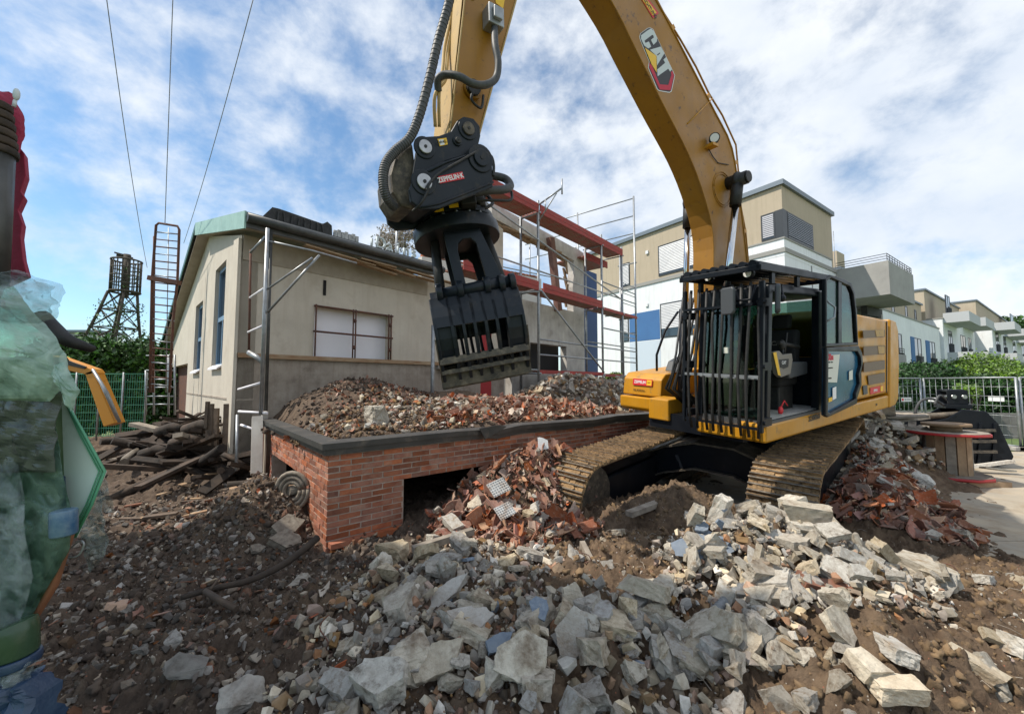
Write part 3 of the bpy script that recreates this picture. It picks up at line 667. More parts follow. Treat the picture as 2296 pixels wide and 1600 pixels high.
# ---------------------------------------------------------------- torn-open upper part of the building
ruin = empty('ruined_building', tuple(hp(8, 0, 0)), 'two-storey plastered wall left standing inside the scaffold, with a hanging concrete beam', 'ruin')
rinv = Matrix.Translation(-hp(8, 0, 0))
mb = MB(); wall_with_holes(mb, HC, HL, HN, 8.0, 12.75, -0.1, 4.85, [(9.0, 11.35, 2.35, 3.35)], 0.3); mb.build('lower_wall', M_['plaster'], ruin, inv=rinv)
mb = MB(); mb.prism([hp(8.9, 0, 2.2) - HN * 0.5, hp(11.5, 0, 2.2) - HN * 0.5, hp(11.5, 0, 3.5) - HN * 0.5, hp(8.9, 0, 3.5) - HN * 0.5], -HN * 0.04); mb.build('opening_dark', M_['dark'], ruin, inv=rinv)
mb = MB(); mb.prism([hp(11.9, 0, 4.85), hp(12.75, 0, 4.85), hp(12.75, 0, 7.55), hp(12.3, 0, 7.62), hp(11.9, 0, 7.6), hp(12.0, 0, 6.6), hp(11.85, 0, 5.9)], -HN * 0.32); mb.build('corner_pillar', M_['plaster'], ruin, inv=rinv)
mb = MB(); mb.prism([hp(6.6, 0, 4.2), hp(7.55, 0, 4.2), hp(7.55, 0, 7.1), hp(7.2, 0, 7.2), hp(6.6, 0, 7.15)], -HN * 0.32); mb.build('pillar', M_['stucco'], ruin, inv=rinv)
mb = MB(); mb.prism([hp(7.0, 0, 7.35), hp(11.95, 0, 7.05), hp(11.95, 0, 7.60), hp(7.0, 0, 7.85)], -HN * 0.3); mb.build('concrete_beam', M_['plaster'], ruin, inv=rinv)
for k in range(12):
    a = hp(7.2 + 0.36 * k, 0.0, 7.29 - 0.02 * k - rr.uniform(0, .05)) - HN * rr.uniform(0.02, 0.2)
    mb = MB(); mb.beam(a, a + HL * rr.uniform(0.5, 1.0) + Vector((0, 0, rr.uniform(-.1, .04))), 0.2, 0.07); mb.build('torn_lath', M_['plank'], ruin, inv=rinv)
mb = MB(); mb.beam(hp(10.65, 0, 4.7) + HN * 0.1, hp(10.15, 0, 7.5) + HN * 0.1, 0.28, 0.2, up=HN); mb.build('timber_post', mat('reddish_stained_timber', (0.17, 0.075, 0.055), 0.8, col2=(0.23, 0.13, 0.10), scale=5, bump=0.3, bscale=30), ruin, inv=rinv)
for k in range(5):
    mb = MB(); a = hp(11.5 + rr.uniform(-.1, .15), 0.1, 5.0 + 0.35 * k); mb.beam(a, a + Vector((rr.uniform(-.15, .15), 0, 0.6)), 0.12, 0.05, up=HN); mb.build('torn_lath', M_['plank'], ruin, inv=rinv)
# inner back wall with broken brick crest
mb = MB(); mb.prism([hp(6.6, 3.6, 0), hp(14.2, 3.6, 0), hp(14.2, 3.6, 7.35), hp(11, 3.6, 7.1), hp(6.6, 3.6, 6.75)], -HN * 0.25); mb.build('back_wall', mat('pale_inner_wall', (0.66, 0.63, 0.58), 0.9, col2=(0.58, 0.55, 0.5), scale=2), ruin, inv=rinv)
for k in range(26):
    s_ = 6.7 + 0.285 * k; zt = 6.78 + (s_ - 6.6) * 0.08 + rr.uniform(-0.01, 0.02)
    mb = MB(); Mx = frame(hp(s_, 3.6, zt), HL, -HN, Vector((0, 0, 1))); mb.box(0, 0.25, 0.02, 0.25, 0, 0.085, Mx); mb.build('brick', M_['brick'], ruin, inv=rinv)
# broken edge where the lower wall meets the heap: stones standing proud
for k in range(14):
    s_ = 4.9 + 0.22 * k
    mb = MB(); Mx = frame(hp(s_, -0.06, 2.30 - 0.1 * abs(math.sin(k * 1.7))), HL, -HN, Vector((0, 0, 1))) @ Euler((rr.uniform(-.3, .3), rr.uniform(-.3, .3), rr.uniform(-.4, .4))).to_matrix().to_4x4()
    mb.box(-0.12, 0.12, -0.1, 0.1, -0.05, 0.05, Mx); mb.build('loose_stone', M_['conc'], house, inv=hinv, bevel=0.01)
mb = MB(); c0 = at(1090, 760, 11.0)
mb.box(-0.14, 0.14, -0.12, -0.10, -1.4, 1.9, Matrix.Translation((c0.x, c0.y, 2.3))); mb.box(-0.14, 0.14, 0.10, 0.12, -1.4, 1.9, Matrix.Translation((c0.x, c0.y, 2.3))); mb.box(-0.012, 0.012, -0.10, 0.10, -1.4, 1.9, Matrix.Translation((c0.x, c0.y, 2.3)))
mb.build('steel_column', M_['redpaint'], label='red painted steel column standing behind the grapple', cat='steel column')

# ---------------------------------------------------------------- brick garage
garage = empty('brick_garage', tuple(GC), 'low red brick garage with a dark metal roof edge, filled and topped with rubble', 'garage')
ginv = Matrix.Translation(-GC)
GN = Vector((GL.y, -GL.x, 0)); GM = Vector((-GD.y, GD.x, 0))          # outward normals of long and short wall
GLEN, GWID = 6.6, 3.25
BH, BL = 0.0665, 0.252
NC = 16
Z0 = GTOP - 0.02 - NC * BH
HOLE_L = (0.9, 4.6, -0.2, Z0 + 10 * BH)       # long wall opening
HOLE_D = (1.05, 3.12, -0.2, Z0 + 10 * BH)      # short wall opening
mb = MB(); wall_with_holes(mb, GC - GN * 0.005, GL, GN, 0.005, GLEN, -0.3, GTOP - 0.02, [(HOLE_L[0], HOLE_L[1], -0.3, HOLE_L[3])], 0.22)
wall_with_holes(mb, GC - GM * 0.005, GD, GM, 0.23, GWID, -0.3, GTOP - 0.02, [(HOLE_D[0], HOLE_D[1], -0.3, HOLE_D[3])], 0.22)
wall_o = mb.build('mortar_wall', M_['mortar'], garage, inv=ginv)
bm_ = {}
def brick_mesh(L, seed):
    r_ = random.Random(seed); b = MB(); j = lambda a: a + r_.uniform(-0.0025, 0.0025)
    vs = [(j(x), j(y), j(z)) for z in (0, BH - 0.014) for y in (0, -0.09) for x in (0, L - 0.014)]
    b.add(vs, [(0, 1, 3, 2), (4, 6, 7, 5), (0, 4, 5, 1), (2, 3, 7, 6), (0, 2, 6, 4), (1, 5, 7, 3)])
    me = bpy.data.meshes.new('brick'); me.from_pydata(b.v, [], b.f); me.materials.append(M_['brick'])
    bm = bmesh.new(); bm.from_mesh(me); bmesh.ops.recalc_face_normals(bm, faces=bm.faces); bm.to_mesh(me); bm.free()
    return me
full = [brick_mesh(BL, i) for i in range(8)]; halfs = [brick_mesh(BL / 2, i + 20) for i in range(4)]
bricks = []
for row in range(NC):
    for wall_i, (du, dn, Lw, hole) in enumerate(((GL, GN, GLEN, HOLE_L), (GD, GM, GWID, HOLE_D))):
        z = Z0 + row * BH; u = 0.0 if (row + wall_i) % 2 == 0 else -BL / 2
        if wall_i == 1: u += 0.0
        while u < Lw:
            a, b = max(u, 0), min(u + BL, Lw)
            ln = b - a
            seg = [(a, ln)]
            if z < hole[3] - 0.01:
                if a >= hole[0] - 0.02 and b <= hole[1] + 0.02: seg = []
                elif a < hole[0] < b: seg = [(a, hole[0] - a)]
                elif a < hole[1] < b: seg = [(hole[1], b - hole[1])]
            for a_, l_ in seg:
                if l_ > 0.05:
                    p = GC + du * (a_ + 0.005) + dn * 0.0
                    bricks.append((p, du, dn, z, l_, (p - Vector((0, 0, 0))).length - row * 0.02, row, wall_i))
            u += BL
bricks.sort(key=lambda q: q[5])
stuff = MB()
for i, (p, du, dn, z, l_, _, row, wi) in enumerate(bricks):
    Mx = frame((p.x, p.y, z), du, dn, Vector((0, 0, 1)))
    proud = rr.uniform(-0.002, 0.004)
    Mx = Mx @ Matrix.Translation((0, proud, 0))
    me = rr.choice(full) if l_ > BL * 0.75 else rr.choice(halfs)
    sx = l_ / (BL if l_ > BL * 0.75 else BL / 2)
    if i < 300:
        link('brick', me, wall_o, mat4=Mx @ Matrix.Diagonal((sx, 1, 1, 1)), inv=ginv if False else Matrix.Translation(Vector((0, 0, 0))))
    else:
        stuff.box(0, l_ - 0.014, -0.09, 0, 0, BH - 0.014, Mx)
stuff.build('far_bricks', M_['brick_stuff'], wall_o, kind='stuff')
for b in list(wall_o.children): b.matrix_parent_inverse = Matrix.Translation(Vector((0, 0, 0))) 
# base step at the corner
for k in range(5):
    for row in range(3):
        mb = MB(); u = 0.02 + k * 0.255 + (0.12 if row % 2 else 0)
        Mx = frame((GC.x + GL.x * u, GC.y + GL.y * u, -0.03 + row * BH), GL, GN, Vector((0, 0, 1)))
        mb.box(0, 0.245, 0.01, 0.11, 0, BH - 0.01, Mx); mb.build('brick', M_['brick'], garage, inv=ginv)
# roof slab and metal edge
mb = MB(); mb.prism([P3(GC, GL, GD, 0.1, 0.1, GTOP - 0.09), P3(GC, GL, GD, GLEN, 0.1, GTOP - 0.09), P3(GC, GL, GD, GLEN, 4.6, GTOP - 0.09), P3(GC, GL, GD, 0.1, 4.6, GTOP - 0.09)], Vector((0, 0, 0.09)))
mb.build('roof_slab', M_['conc_dark'], garage, inv=ginv)
def edge_profile(o_out):  # (out, z)
    return [(0.0, GTOP - 0.015), (0.05, GTOP - 0.02), (0.055, GTOP + 0.045), (0.09, GTOP + 0.05), (0.095, GTOP + 0.115), (-0.10, GTOP + 0.13), (-0.10, GTOP + 0.06), (0.0, GTOP + 0.05)]
mb = MB(); pr = edge_profile(0)
ringA = [GC + GD * (GWID + 0.6) + GM * o_ + Vector((0, 0, z)) for o_, z in pr]
ringB = [GC + GM * o_ + GN * o_ + Vector((0, 0, z)) for o_, z in pr]
segsL = [GC + GL * u + GN * o_ + Vector((0, 0, z + dz)) for u, dz in ((1.6, 0.005), (2.2, -0.01), (2.35, -0.03), (2.8, 0.01), (3.6, 0.0), (4.6, -0.015), (5.3, 0.02), (GLEN, 0)) for o_, z in pr]
n = len(pr); rings = ringA + ringB + segsL; m_ = len(rings) // n
mb.add(rings, [(i * n + k, i * n + (k + 1) % n, (i + 1) * n + (k + 1) % n, (i + 1) * n + k) for i in range(m_ - 1) for k in range(n)])
mb.add(rings[:n], [tuple(range(n))]); mb.add(rings[-n:], [tuple(range(n))])
edge_o = mb.build('metal_roof_edge', M_['zinc'], garage, inv=ginv)
mb = MB()
q = GC + GL * 1.95 + GN * 0.135
mb.prism([q + Vector((0, 0, GTOP + 0.14)), q + GL * 0.10 + Vector((0, 0, GTOP - 0.02)), q + GL * 0.5 + Vector((0, 0, GTOP + 0.13)), q + GL * 0.35 + Vector((0, 0, GTOP + 0.165))], GN * 0.012)
mb.build('bent_flashing', M_['zinc'], edge_o, inv=ginv)
# interior: dark back, floor
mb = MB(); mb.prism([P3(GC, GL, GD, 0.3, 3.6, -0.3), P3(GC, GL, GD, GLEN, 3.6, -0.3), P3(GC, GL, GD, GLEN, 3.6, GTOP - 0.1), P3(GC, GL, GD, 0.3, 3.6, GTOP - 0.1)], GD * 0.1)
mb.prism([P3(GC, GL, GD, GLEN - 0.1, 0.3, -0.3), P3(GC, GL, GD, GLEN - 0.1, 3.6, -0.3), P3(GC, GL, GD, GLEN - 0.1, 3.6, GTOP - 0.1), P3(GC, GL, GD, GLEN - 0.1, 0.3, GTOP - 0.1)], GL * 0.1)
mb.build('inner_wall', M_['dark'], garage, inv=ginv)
# pilaster at the far end of the short wall (grey frames)
for k, (t, w, mm_) in enumerate(((3.32, 0.10, 'darkwood'), (3.45, 0.10, 'soffit'), (3.58, 0.12, 'rust'), (3.8, 0.22, 'plaster'))):
    mb = MB(); a = GC + GD * t + GM * 0.02; mb.beam(a + Vector((0, 0, -0.1)), a + Vector((0, 0, GTOP + (0.0 if k < 3 else 0.25))), 0.08, w, up=GD); mb.build('door_frame', M_[mm_], garage, inv=ginv)

# ---------------------------------------------------------------- apartment houses
AO = Vector((12.65, 18.3, 0)); AU = Vector((0.822, 0.569, 0)).normalized(); AW = Vector((-0.551, 0.834, 0)).normalized()
AN = Vector((AU.y, -AU.x, 0)); AM = Vector((-AW.y, AW.x, 0))         # outward normals: right facade (faces camera side), left facade
class Bld:
    def __init__(s, root, o): s.root = root; s.o = Vector(o); s.inv = Matrix.Translation(-s.o)
    def P(s, u, w, z): return AO + AU * u + AW * w + Vector((0, 0, z))
    def blk(s, name, m, u0, u1, w0, w1, z0, z1, parent=None, bevel=0):
        mb = MB(); mb.prism([s.P(u0, w0, z0), s.P(u1, w0, z0), s.P(u1, w1, z0), s.P(u0, w1, z0)], Vector((0, 0, z1 - z0)))
        return mb.build(name, m, parent or s.root, inv=s.inv, bevel=bevel)
    def window_l(s, w0, w1, z0, z1, blind=1.0, mb_='blind', u=0.0):
        """window in the left facade (plane u): frame, pane, slatted blind"""
        mb = MB(); t_ = 0.07
        for a, b, c, d in ((w0, w1, z0, z0 + t_), (w0, w1, z1 - t_, z1), (w0, w0 + t_, z0 + t_, z1 - t_), (w1 - t_, w1, z0 + t_, z1 - t_)):
            mb.prism([s.P(u - 0.03, a, c), s.P(u - 0.03, b, c), s.P(u - 0.03, b, d), s.P(u - 0.03, a, d)], AU * 0.1)
        f = mb.build('window', M_['frame'], s.root, inv=s.inv)
        mb = MB(); mb.prism([s.P(u - 0.008, w0 + t_, z0 + t_), s.P(u - 0.008, w1 - t_, z0 + t_), s.P(u - 0.008, w1 - t_, z1 - t_), s.P(u - 0.008, w0 + t_, z1 - t_)], AU * 0.006)
        mb.build('pane', M_['win'], f, inv=s.inv)
        if blind > 0:
            zz = z1 - t_; n = int((z1 - z0 - 2 * t_) * blind / 0.09); mb = MB()
            for k in range(n):
                z = zz - k * 0.09
                mb.prism([s.P(u - 0.016, w0 + t_, z), s.P(u - 0.016, w1 - t_, z), s.P(u - 0.04, w1 - t_, z - 0.082), s.P(u - 0.04, w0 + t_, z - 0.082)], Vector((0, 0, 0.006)))
            mb.build('blind', M_[mb_], f, inv=s.inv)
        return f
    def window_r(s, u0, u1, z0, z1, blind=0.0, mb_='blind', w=0.0, mull=1):
        mb = MB(); t_ = 0.07
        rects = [(u0, u1, z0, z0 + t_), (u0, u1, z1 - t_, z1), (u0, u0 + t_, z0 + t_, z1 - t_), (u1 - t_, u1, z0 + t_, z1 - t_)]
        if mull: um = (u0 + u1) / 2; rects.append((um - t_ / 2, um + t_ / 2, z0 + t_, z1 - t_))
        for a, b, c, d in rects:
            mb.prism([s.P(a, w - 0.03, c), s.P(b, w - 0.03, c), s.P(b, w - 0.03, d), s.P(a, w - 0.03, d)], AW * 0.1)
        f = mb.build('window', M_['frame'], s.root, inv=s.inv)
        mb = MB(); mb.prism([s.P(u0 + t_, w - 0.008, z0 + t_), s.P(u1 - t_, w - 0.008, z0 + t_), s.P(u1 - t_, w - 0.008, z1 - t_), s.P(u0 + t_, w - 0.008, z1 - t_)], AW * 0.006)
        mb.build('pane', M_['win'], f, inv=s.inv)
        if blind > 0:
            n = int((z1 - z0 - 2 * t_) * blind / 0.09); mb = MB()
            for k in range(n):
                z = z1 - t_ - k * 0.09
                mb.prism([s.P(u0 + t_, w - 0.016, z), s.P(u1 - t_, w - 0.016, z), s.P(u1 - t_, w - 0.04, z - 0.082), s.P(u0 + t_, w - 0.04, z - 0.082)], Vector((0, 0, 0.006)))
            mb.build('blind', M_[mb_], f, inv=s.inv)
        return f
    def balcony(s, u0, u1, w0, z0, h, m, rail=True, dep=1.6):
        b = s.blk('balcony', m, u0, u1, w0 - dep, w0, z0, z0 + 0.25)
        s.blk('parapet', m, u0, u1, w0 - dep, w0 - dep + 0.12, z0 + 0.25, z0 + h, b)
        s.blk('parapet', m, u0, u0 + 0.12, w0 - dep + 0.12, w0, z0 + 0.25, z0 + h, b)
        s.blk('parapet', m, u1 - 0.12, u1, w0 - dep + 0.12, w0, z0 + 0.25, z0 + h, b)
        if rail:
            mb = MB(); zt = z0 + h
            for k in range(3):
                z = zt + 0.12 + k * 0.13
                mb.tube([s.P(u0 + .06, w0, z), s.P(u0 + .06, w0 - dep + .06, z), s.P(u1 - .06, w0 - dep + .06, z), s.P(u1 - .06, w0, z)], 0.018, 6)
            n_ = int((u1 - u0) / 0.5)
            for k in range(n_ + 1):
                uu = u0 + .06 + (u1 - u0 - .12) * k / n_; mb.tube([s.P(uu, w0 - dep + .06, zt), s.P(uu, w0 - dep + .06, zt + 0.4)], 0.014, 5)
            mb.build('railing', M_['frame'], b, inv=s.inv)
        return b
A = empty('apartment_building', tuple(AO), 'three-storey apartment house with beige top storey and blue panel, behind the machine', 'apartment house')
B = Bld(A, AO)
B.blk('white_storeys', M_['apt_white'], 0, 14.0, 0, 12.9, -0.2, 7.95)
B.blk('grey_band', M_['apt_band'], -0.06, 14.0, -0.06, 12.9, 7.955, 8.16)
B.blk('beige_top_storey', M_['apt_beige'], 0.01, 6.3, 0.01, 12.9, 8.165, 11.15)
B.blk('roof_edge', M_['roofedge'], -0.12, 6.42, -0.12, 13.0, 11.155, 11.38)
# corner: the white parapet rises at the corner window
B.blk('corner_parapet', M_['apt_white'], -0.012, 6.0, -0.012, 2.5, 7.80, 8.58)
B.blk('parapet_cap', M_['apt_band'], -0.05, 6.03, -0.05, 2.55, 8.585, 8.66)
f = B.window_l(0.33, 0.95, 8.70, 9.98, 0.98, 'blind_d'); 
f = B.window_r(0.45, 3.5, 8.70, 9.98, 0.98, 'blind_d', mull=0)
B.blk('corner_column', M_['frame'], -0.02, 0.42, -0.02, 0.33, 8.665, 10.0)
B.window_l(4.3, 6.8, 8.3, 10.15, 1.0)
B.window_l(9.0, 9.8, 8.2, 9.75, 1.0)
f1 = B.window_l(4.3, 6.75, 4.55, 6.6, 0.8, 'blind')
B.blk('blue_panel', M_['apt_blue'], -0.012, 0.1, 6.8, 9.1, 4.5, 6.3)
B.window_l(9.15, 9.9, 4.55, 6.1, 0.7)
B.blk('pale_blue_panel', mat('pale_blue_facade', (0.55, 0.62, 0.70), 0.9), -0.012, 0.1, 6.8, 9.1, 1.2, 4.45)
for w_, z_ in ((1.9, 9.8), (7.5, 9.9), (7.6, 6.6)):
    B.blk('vent_cap', M_['apt_white'], -0.08, 0.0, w_, w_ + 0.18, z_, z_ + 0.2)
mb = MB()
for x_, z_ in ((5.9, 12.2), (8.6, 11.0)):
    mb.tube([B.P(x_, 0.6, 8), B.P(x_, 0.6, z_)], 0.02, 6)
mb.build('antenna_mast', M_['galv'], A, inv=B.inv)
mb = MB()
mb.tube([B.P(3.1, -0.015, 7.8), B.P(3.1, -0.015, 0)], 0.03, 6); mb.build('wall_joint', M_['apt_band'], A, inv=B.inv)
# roof terrace behind the corner block and its balcony
B.blk('beige_set_back', M_['apt_beige'], 6.31, 7.9, 1.5, 12, 8.165, 9.9); B.blk('roof_edge', M_['roofedge'], 6.43, 8.0, 1.4, 12.1, 9.905, 10.05)
bal = B.balcony(6.6, 11.6, 0, 6.4, 1.75, M_['balcony'], True, 2.2)
bal2 = B.balcony(8.0, 12.6, 0, 2.2, 1.35, M_['balcony'], True, 1.5)
B.blk('balcony_column', M_['balcony'], 11.6, 11.9, -0.7, -0.4, -0.2, 6.05)
# next houses along the row
def row_house(u0, u1, wset, ztop, zband, label, wins, bals, colr='apt_white', colt='apt_beige'):
    o = AO + AU * u0 + AW * wset
    a = empty('apartment_building', tuple(o), label, 'apartment house', 'apartment houses in the row to the right')
    b = Bld(a, o); 
    b.blk('white_storeys', M_[colr], u0, u1, wset, wset + 10, -0.2, zband); b.blk('beige_top_storey', M_[colt], u0 + 0.01, u1 - 0.01, wset + 1.2, wset + 9.9, zband + 0.005, ztop)
    b.blk('roof_edge', M_['roofedge'], u0 - 0.12, u1 + 0.12, wset + 1.05, wset + 10.1, ztop + 0.005, ztop + 0.18); b.blk('grey_band', M_['apt_band'], u0 - 0.05, u1 + 0.05, wset - 0.05, wset + 1.15, zband + 0.005, zband + 0.12)
    for q_ in wins:
        f = b.window_r(q_[0], q_[1], q_[2], q_[3], 0, w=wset)
        if len(q_) > 4: b.blk('blue_shutter', M_['apt_blue'], q_[0] - q_[4], q_[0] - 0.02, wset - 0.05, wset + 0.02, q_[2], q_[3])
        if q_[3] - q_[2] > 2.0:
            mb = MB()
            for k in range(10):
                uu = q_[0] + (q_[1] - q_[0]) * k / 9; mb.tube([b.P(uu, wset - 0.12, q_[2]), b.P(uu, wset - 0.12, q_[2] + 1.0)], 0.02, 4, cap=False)
            mb.tube([b.P(q_[0], wset - 0.12, q_[2] + 1.0), b.P(q_[1], wset - 0.12, q_[2] + 1.0)], 0.03, 4); mb.build('railing', M_['frame'], f, inv=b.inv)
    for (ub, ue, zb) in bals: b.balcony(ub, ue, wset, zb, 1.0, mat('pale_balcony', (0.45, 0.46, 0.47), 0.7) if 'pale_balcony' not in bpy.data.materials else bpy.data.materials['pale_balcony'], False, 1.8)
    return b
row_house(14.2, 38.0, 0.8, 9.9, 7.3, 'long white apartment house with blue shutters, next beyond the concrete balcony', [(17.2, 18.6, 3.6, 5.4, 1.3), (21.5, 23.5, 3.2, 5.8, 1.2), (27.5, 30.0, 3.2, 5.8, 1.2), (33.2, 35.5, 3.2, 5.8, 1.5), (21.5, 23.5, 0.4, 2.6), (28, 30, 0.4, 2.6)], [])
bb = row_house(38.6, 58, 0.6, 11.6, 8.4, 'beige apartment house with glass balconies, further down the row', [(41, 43, 8.9, 11.2), (48, 51, 5.0, 7.4), (41, 43, 5, 7.4), (53, 55, 5, 7.4)], [(39, 46, 8.0), (40, 47, 4.0), (50, 57, 8.4), (50, 57, 4.4)])
row_house(59, 110, -0.8, 12.6, 9.2, 'last pale apartment house with balconies at the far right end', [(62, 65, 6, 8.6), (70, 73, 6, 8.6), (62, 65, 1.5, 4), (82, 86, 6, 8.6), (96, 100, 6, 8.6), (82, 86, 10.5, 13)], [(60, 68, 8.6), (72, 82, 8.6), (60, 68, 4.6), (88, 98, 8.6), (72, 82, 4.6)])
for u_ in (15.2, ):
    pass
# dark beige top-storey windows on the second house
b2 = Bld(bpy.data.objects['apartment_building.001'], bpy.data.objects['apartment_building.001'].location)
for u_ in (19.5, 23.0, 27.0, 31.5, 35): b2.window_r(u_, u_ + 0.8, 7.6, 9.2, 0, w=2.0, mull=0)
B3 = Bld(bpy.data.objects['apartment_building.001'], bpy.data.objects['apartment_building.001'].location)
B3.blk('stair_head', M_['apt_beige'], 14.25, 15.8, 2.1, 5, 10.1, 11.3)
# grey block and blue wall strip seen through the scaffold
mb = MB(); pL = hp(14.3, 1.0, 0); mb.prism([pL, pL + HL * 1.3, pL + HL * 1.3 - HN * 0.4, pL - HN * 0.4], Vector((0, 0, 7.4)))
mb.build('site_container_wall', mat('dark_blue_wall', (0.012, 0.055, 0.17), 0.6), label='tall dark blue wall strip right of the ruin, behind the scaffold', cat='wall')
# ---------------------------------------------------------------- excavator
PA, PB = 0.02, 0.09                                   # slope of the rubble it stands on
NV = Vector((-PA, -PB, 1)).normalized()
ang = R(-147.5)
FV = Vector((math.cos(ang), math.sin(ang), 0)); FV.z = PA * FV.x + PB * FV.y; FV.normalize()
LV = NV.cross(FV)
EO = Vector((4.06, 7.47, 0.13))
EM = frame(EO, FV, LV, NV); EMI = EM.inverted()
exc = empty('excavator', M=EM, label='yellow crawler excavator with caged black cab, holding a black demolition grapple over the rubble', cat='excavator')
def ep(px, py, yl):
    """local point of the machine seen at (px, py), on the upright plane yl to the side of its centre line"""
    P = on_plane(px, py, EM @ Vector((0, yl, 0)), LV); return EMI @ P
def part(mb, name, m, parent=exc, **k): return mb.build(name, M_[m], parent, **k)

# upper frame skirt
mb = MB()
mb.prism([(-2.9, 1.45, 1.22), (1.93, 1.45, 1.22), (1.93, 1.45, 1.46), (-2.9, 1.45, 1.46)], (0, -0.35, 0))
part(mb, 'side_skirt', 'yellow', bevel=0.03)
mb = MB(); mb.prism([(1.93, 1.42, 1.22), (1.93, 0.50, 1.22), (1.93, 0.50, 1.40), (1.93, 1.42, 1.40)], (-0.3, 0, 0)); part(mb, 'front_skirt', 'yellow', bevel=0.03)
mb = MB(); mb.box(-2.7, -0.1, -1.35, 1.1, 1.15, 1.40); mb.box(-0.1, 1.8, -0.42, 1.1, 1.15, 1.40); part(mb, 'main_frame', 'black')
mb = MB(); mb.tube([(0, 0, 0.85), (0, 0, 1.15)], 0.75, 28); part(mb, 'slew_ring', 'black')
# engine hood and rear
mb = MB()
mb.prism([(-2.62, 1.46, 1.50), (-0.15, 1.46, 1.50), (-0.15, 1.46, 2.86), (-0.35, 1.36, 3.0), (-2.62, 1.36, 3.0), (-2.62, 1.46, 2.9)][:4] + [(-2.62, 1.46, 2.86)], (0, -1.2, 0))
part(mb, 'engine_hood', 'yellow', bevel=0.05)
mb = MB(); mb.box(-2.6, -0.9, -1.40, 0.24, 1.5, 2.84); part(mb, 'engine_bay', 'yellow', bevel=0.05)
mb = MB()
for k in range(9): mb.box(-2.5 + 0.17 * k, -2.42 + 0.17 * k, 0.4, 1.3, 2.87, 2.89)
part(mb, 'hood_grille', 'grey_pl')
mb = MB()
prof = [(-2.66, 1.22), (-3.0, 1.24), (-3.16, 1.34), (-3.2, 2.0), (-3.14, 2.66), (-3.0, 2.84), (-2.66, 2.88)]
pts = []
cw = MB(); arc = [(1.47, 0.0), (1.30, -0.10), (0.8, -0.16), (0, -0.2), (-0.8, -0.16), (-1.3, -0.1), (-1.47, 0.0)]
rings = [[(x + (dx if x < -2.7 else 0), y, z) for x, z in prof] for y, dx in arc]
n = len(prof); vs = [p for rg in rings for p in rg]
cw.add(vs, [(i * n + k, i * n + (k + 1) % n, (i + 1) * n + (k + 1) % n, (i + 1) * n + k) for i in range(len(arc) - 1) for k in range(n)])
cw.add(rings[0], [tuple(range(n))]); cw.add(rings[-1], [tuple(range(n))])
part(cw, 'counterweight', 'yellow', bevel=0.03)
# panel seams and vents on the hood
for x in (-0.72, -2.50):
    mb = MB(); mb.box(x - 0.012, x + 0.012, 1.458, 1.468, 1.52, 2.84); part(mb, 'panel_seam', 'sign_black')
vents = [((-2.42, -1.30), (2.42, 2.60)), ((-2.42, -1.30), (2.06, 2.24)), ((-2.42, -1.22), (1.72, 1.92)), ((-2.30, -1.45), (1.50 + 0.04, 1.66))]
vq = [[(1934, 741), (1983, 739), (1983, 755), (1935, 758)], [(1935, 777), (1984, 774), (1984, 793), (1936, 797)], [(1936, 813), (1983, 807), (1983, 827), (1936, 834)], [(1945, 842), (1983, 835), (1983, 856), (1947, 863)]]
for q_ in vq:
    mb = MB(); mb.prism([ep(x, y, 1.462) for x, y in q_], (0, 0.008, 0)); part(mb, 'hood_vent', 'mesh_vent')
for q_ in ([(1962, 740), (1982, 739), (1982, 754), (1965, 755)], [(1968, 776), (1983, 775), (1983, 792), (1970, 793)]):
    mb = MB(); mb.prism([ep(x, y, 1.472) for x, y in q_], (0, 0.004, 0)); part(mb, 'vent_cover', 'yellow_dust_and_sun')
mb = MB(); mb.prism([ep(x, y, 1.463) for x, y in ((1934, 865), (1943, 863), (1944, 882), (1935, 885))], (0, 0.01, 0)); part(mb, 'door_latch', 'grey_pl')
mb = MB(); mb.prism([ep(x, y, 1.463) for x, y in ((1949, 875), (1982, 869), (1982, 883), (1949, 889))], (0, 0.004, 0)) if False else None
def decal(name, quad, yl, m, parent=exc, d=0.003):
    mb = MB(); mb.prism([ep(x, y, yl) for x, y in quad], (0, d, 0)); return part(mb, name, m, parent)
def decal_text(name, s, c, right, yl, size, m, parent=exc, bold=0.0, sx=1.0):
    """lettering on an upright side plane; c = centre pixel, right = a pixel to the right along the baseline"""
    P = ep(c[0], c[1], yl); Q = ep(right[0], right[1], yl); xd = (Q - P).normalized(); yd = Vector((0, 1, 0)).cross(xd); yd.normalize()
    return text_obj(name, s, size, frame(P, xd, yd, Vector((0, 1, 0))), M_[m], parent, ext=0.0012, bold=bold, sx=sx)
st = decal('dealer_sign', [(1951, 869), (1981, 863), (1981, 877), (1951, 884)], 1.464, 'sign_red')
decal_text('lettering', 'ZEPPELIN', (1963, 875), (1973, 873), 1.468, 0.06, 'sign_white', st, 0.001, 0.75)
decal('lettering', [(1974, 865.5), (1980, 864), (1980, 876), (1974, 877.5)], 1.469, 'sign_yellow', st)
decal_text('number_marking', '22308960', (1826, 936), (1850, 929), 1.453, 0.105, 'sign_black', exc, 0.003, 0.9)
decal_text('type_marking', '330', (1965, 905 + 2), (1985, 900), 1.452, 0.06, 'grey_pl', exc)

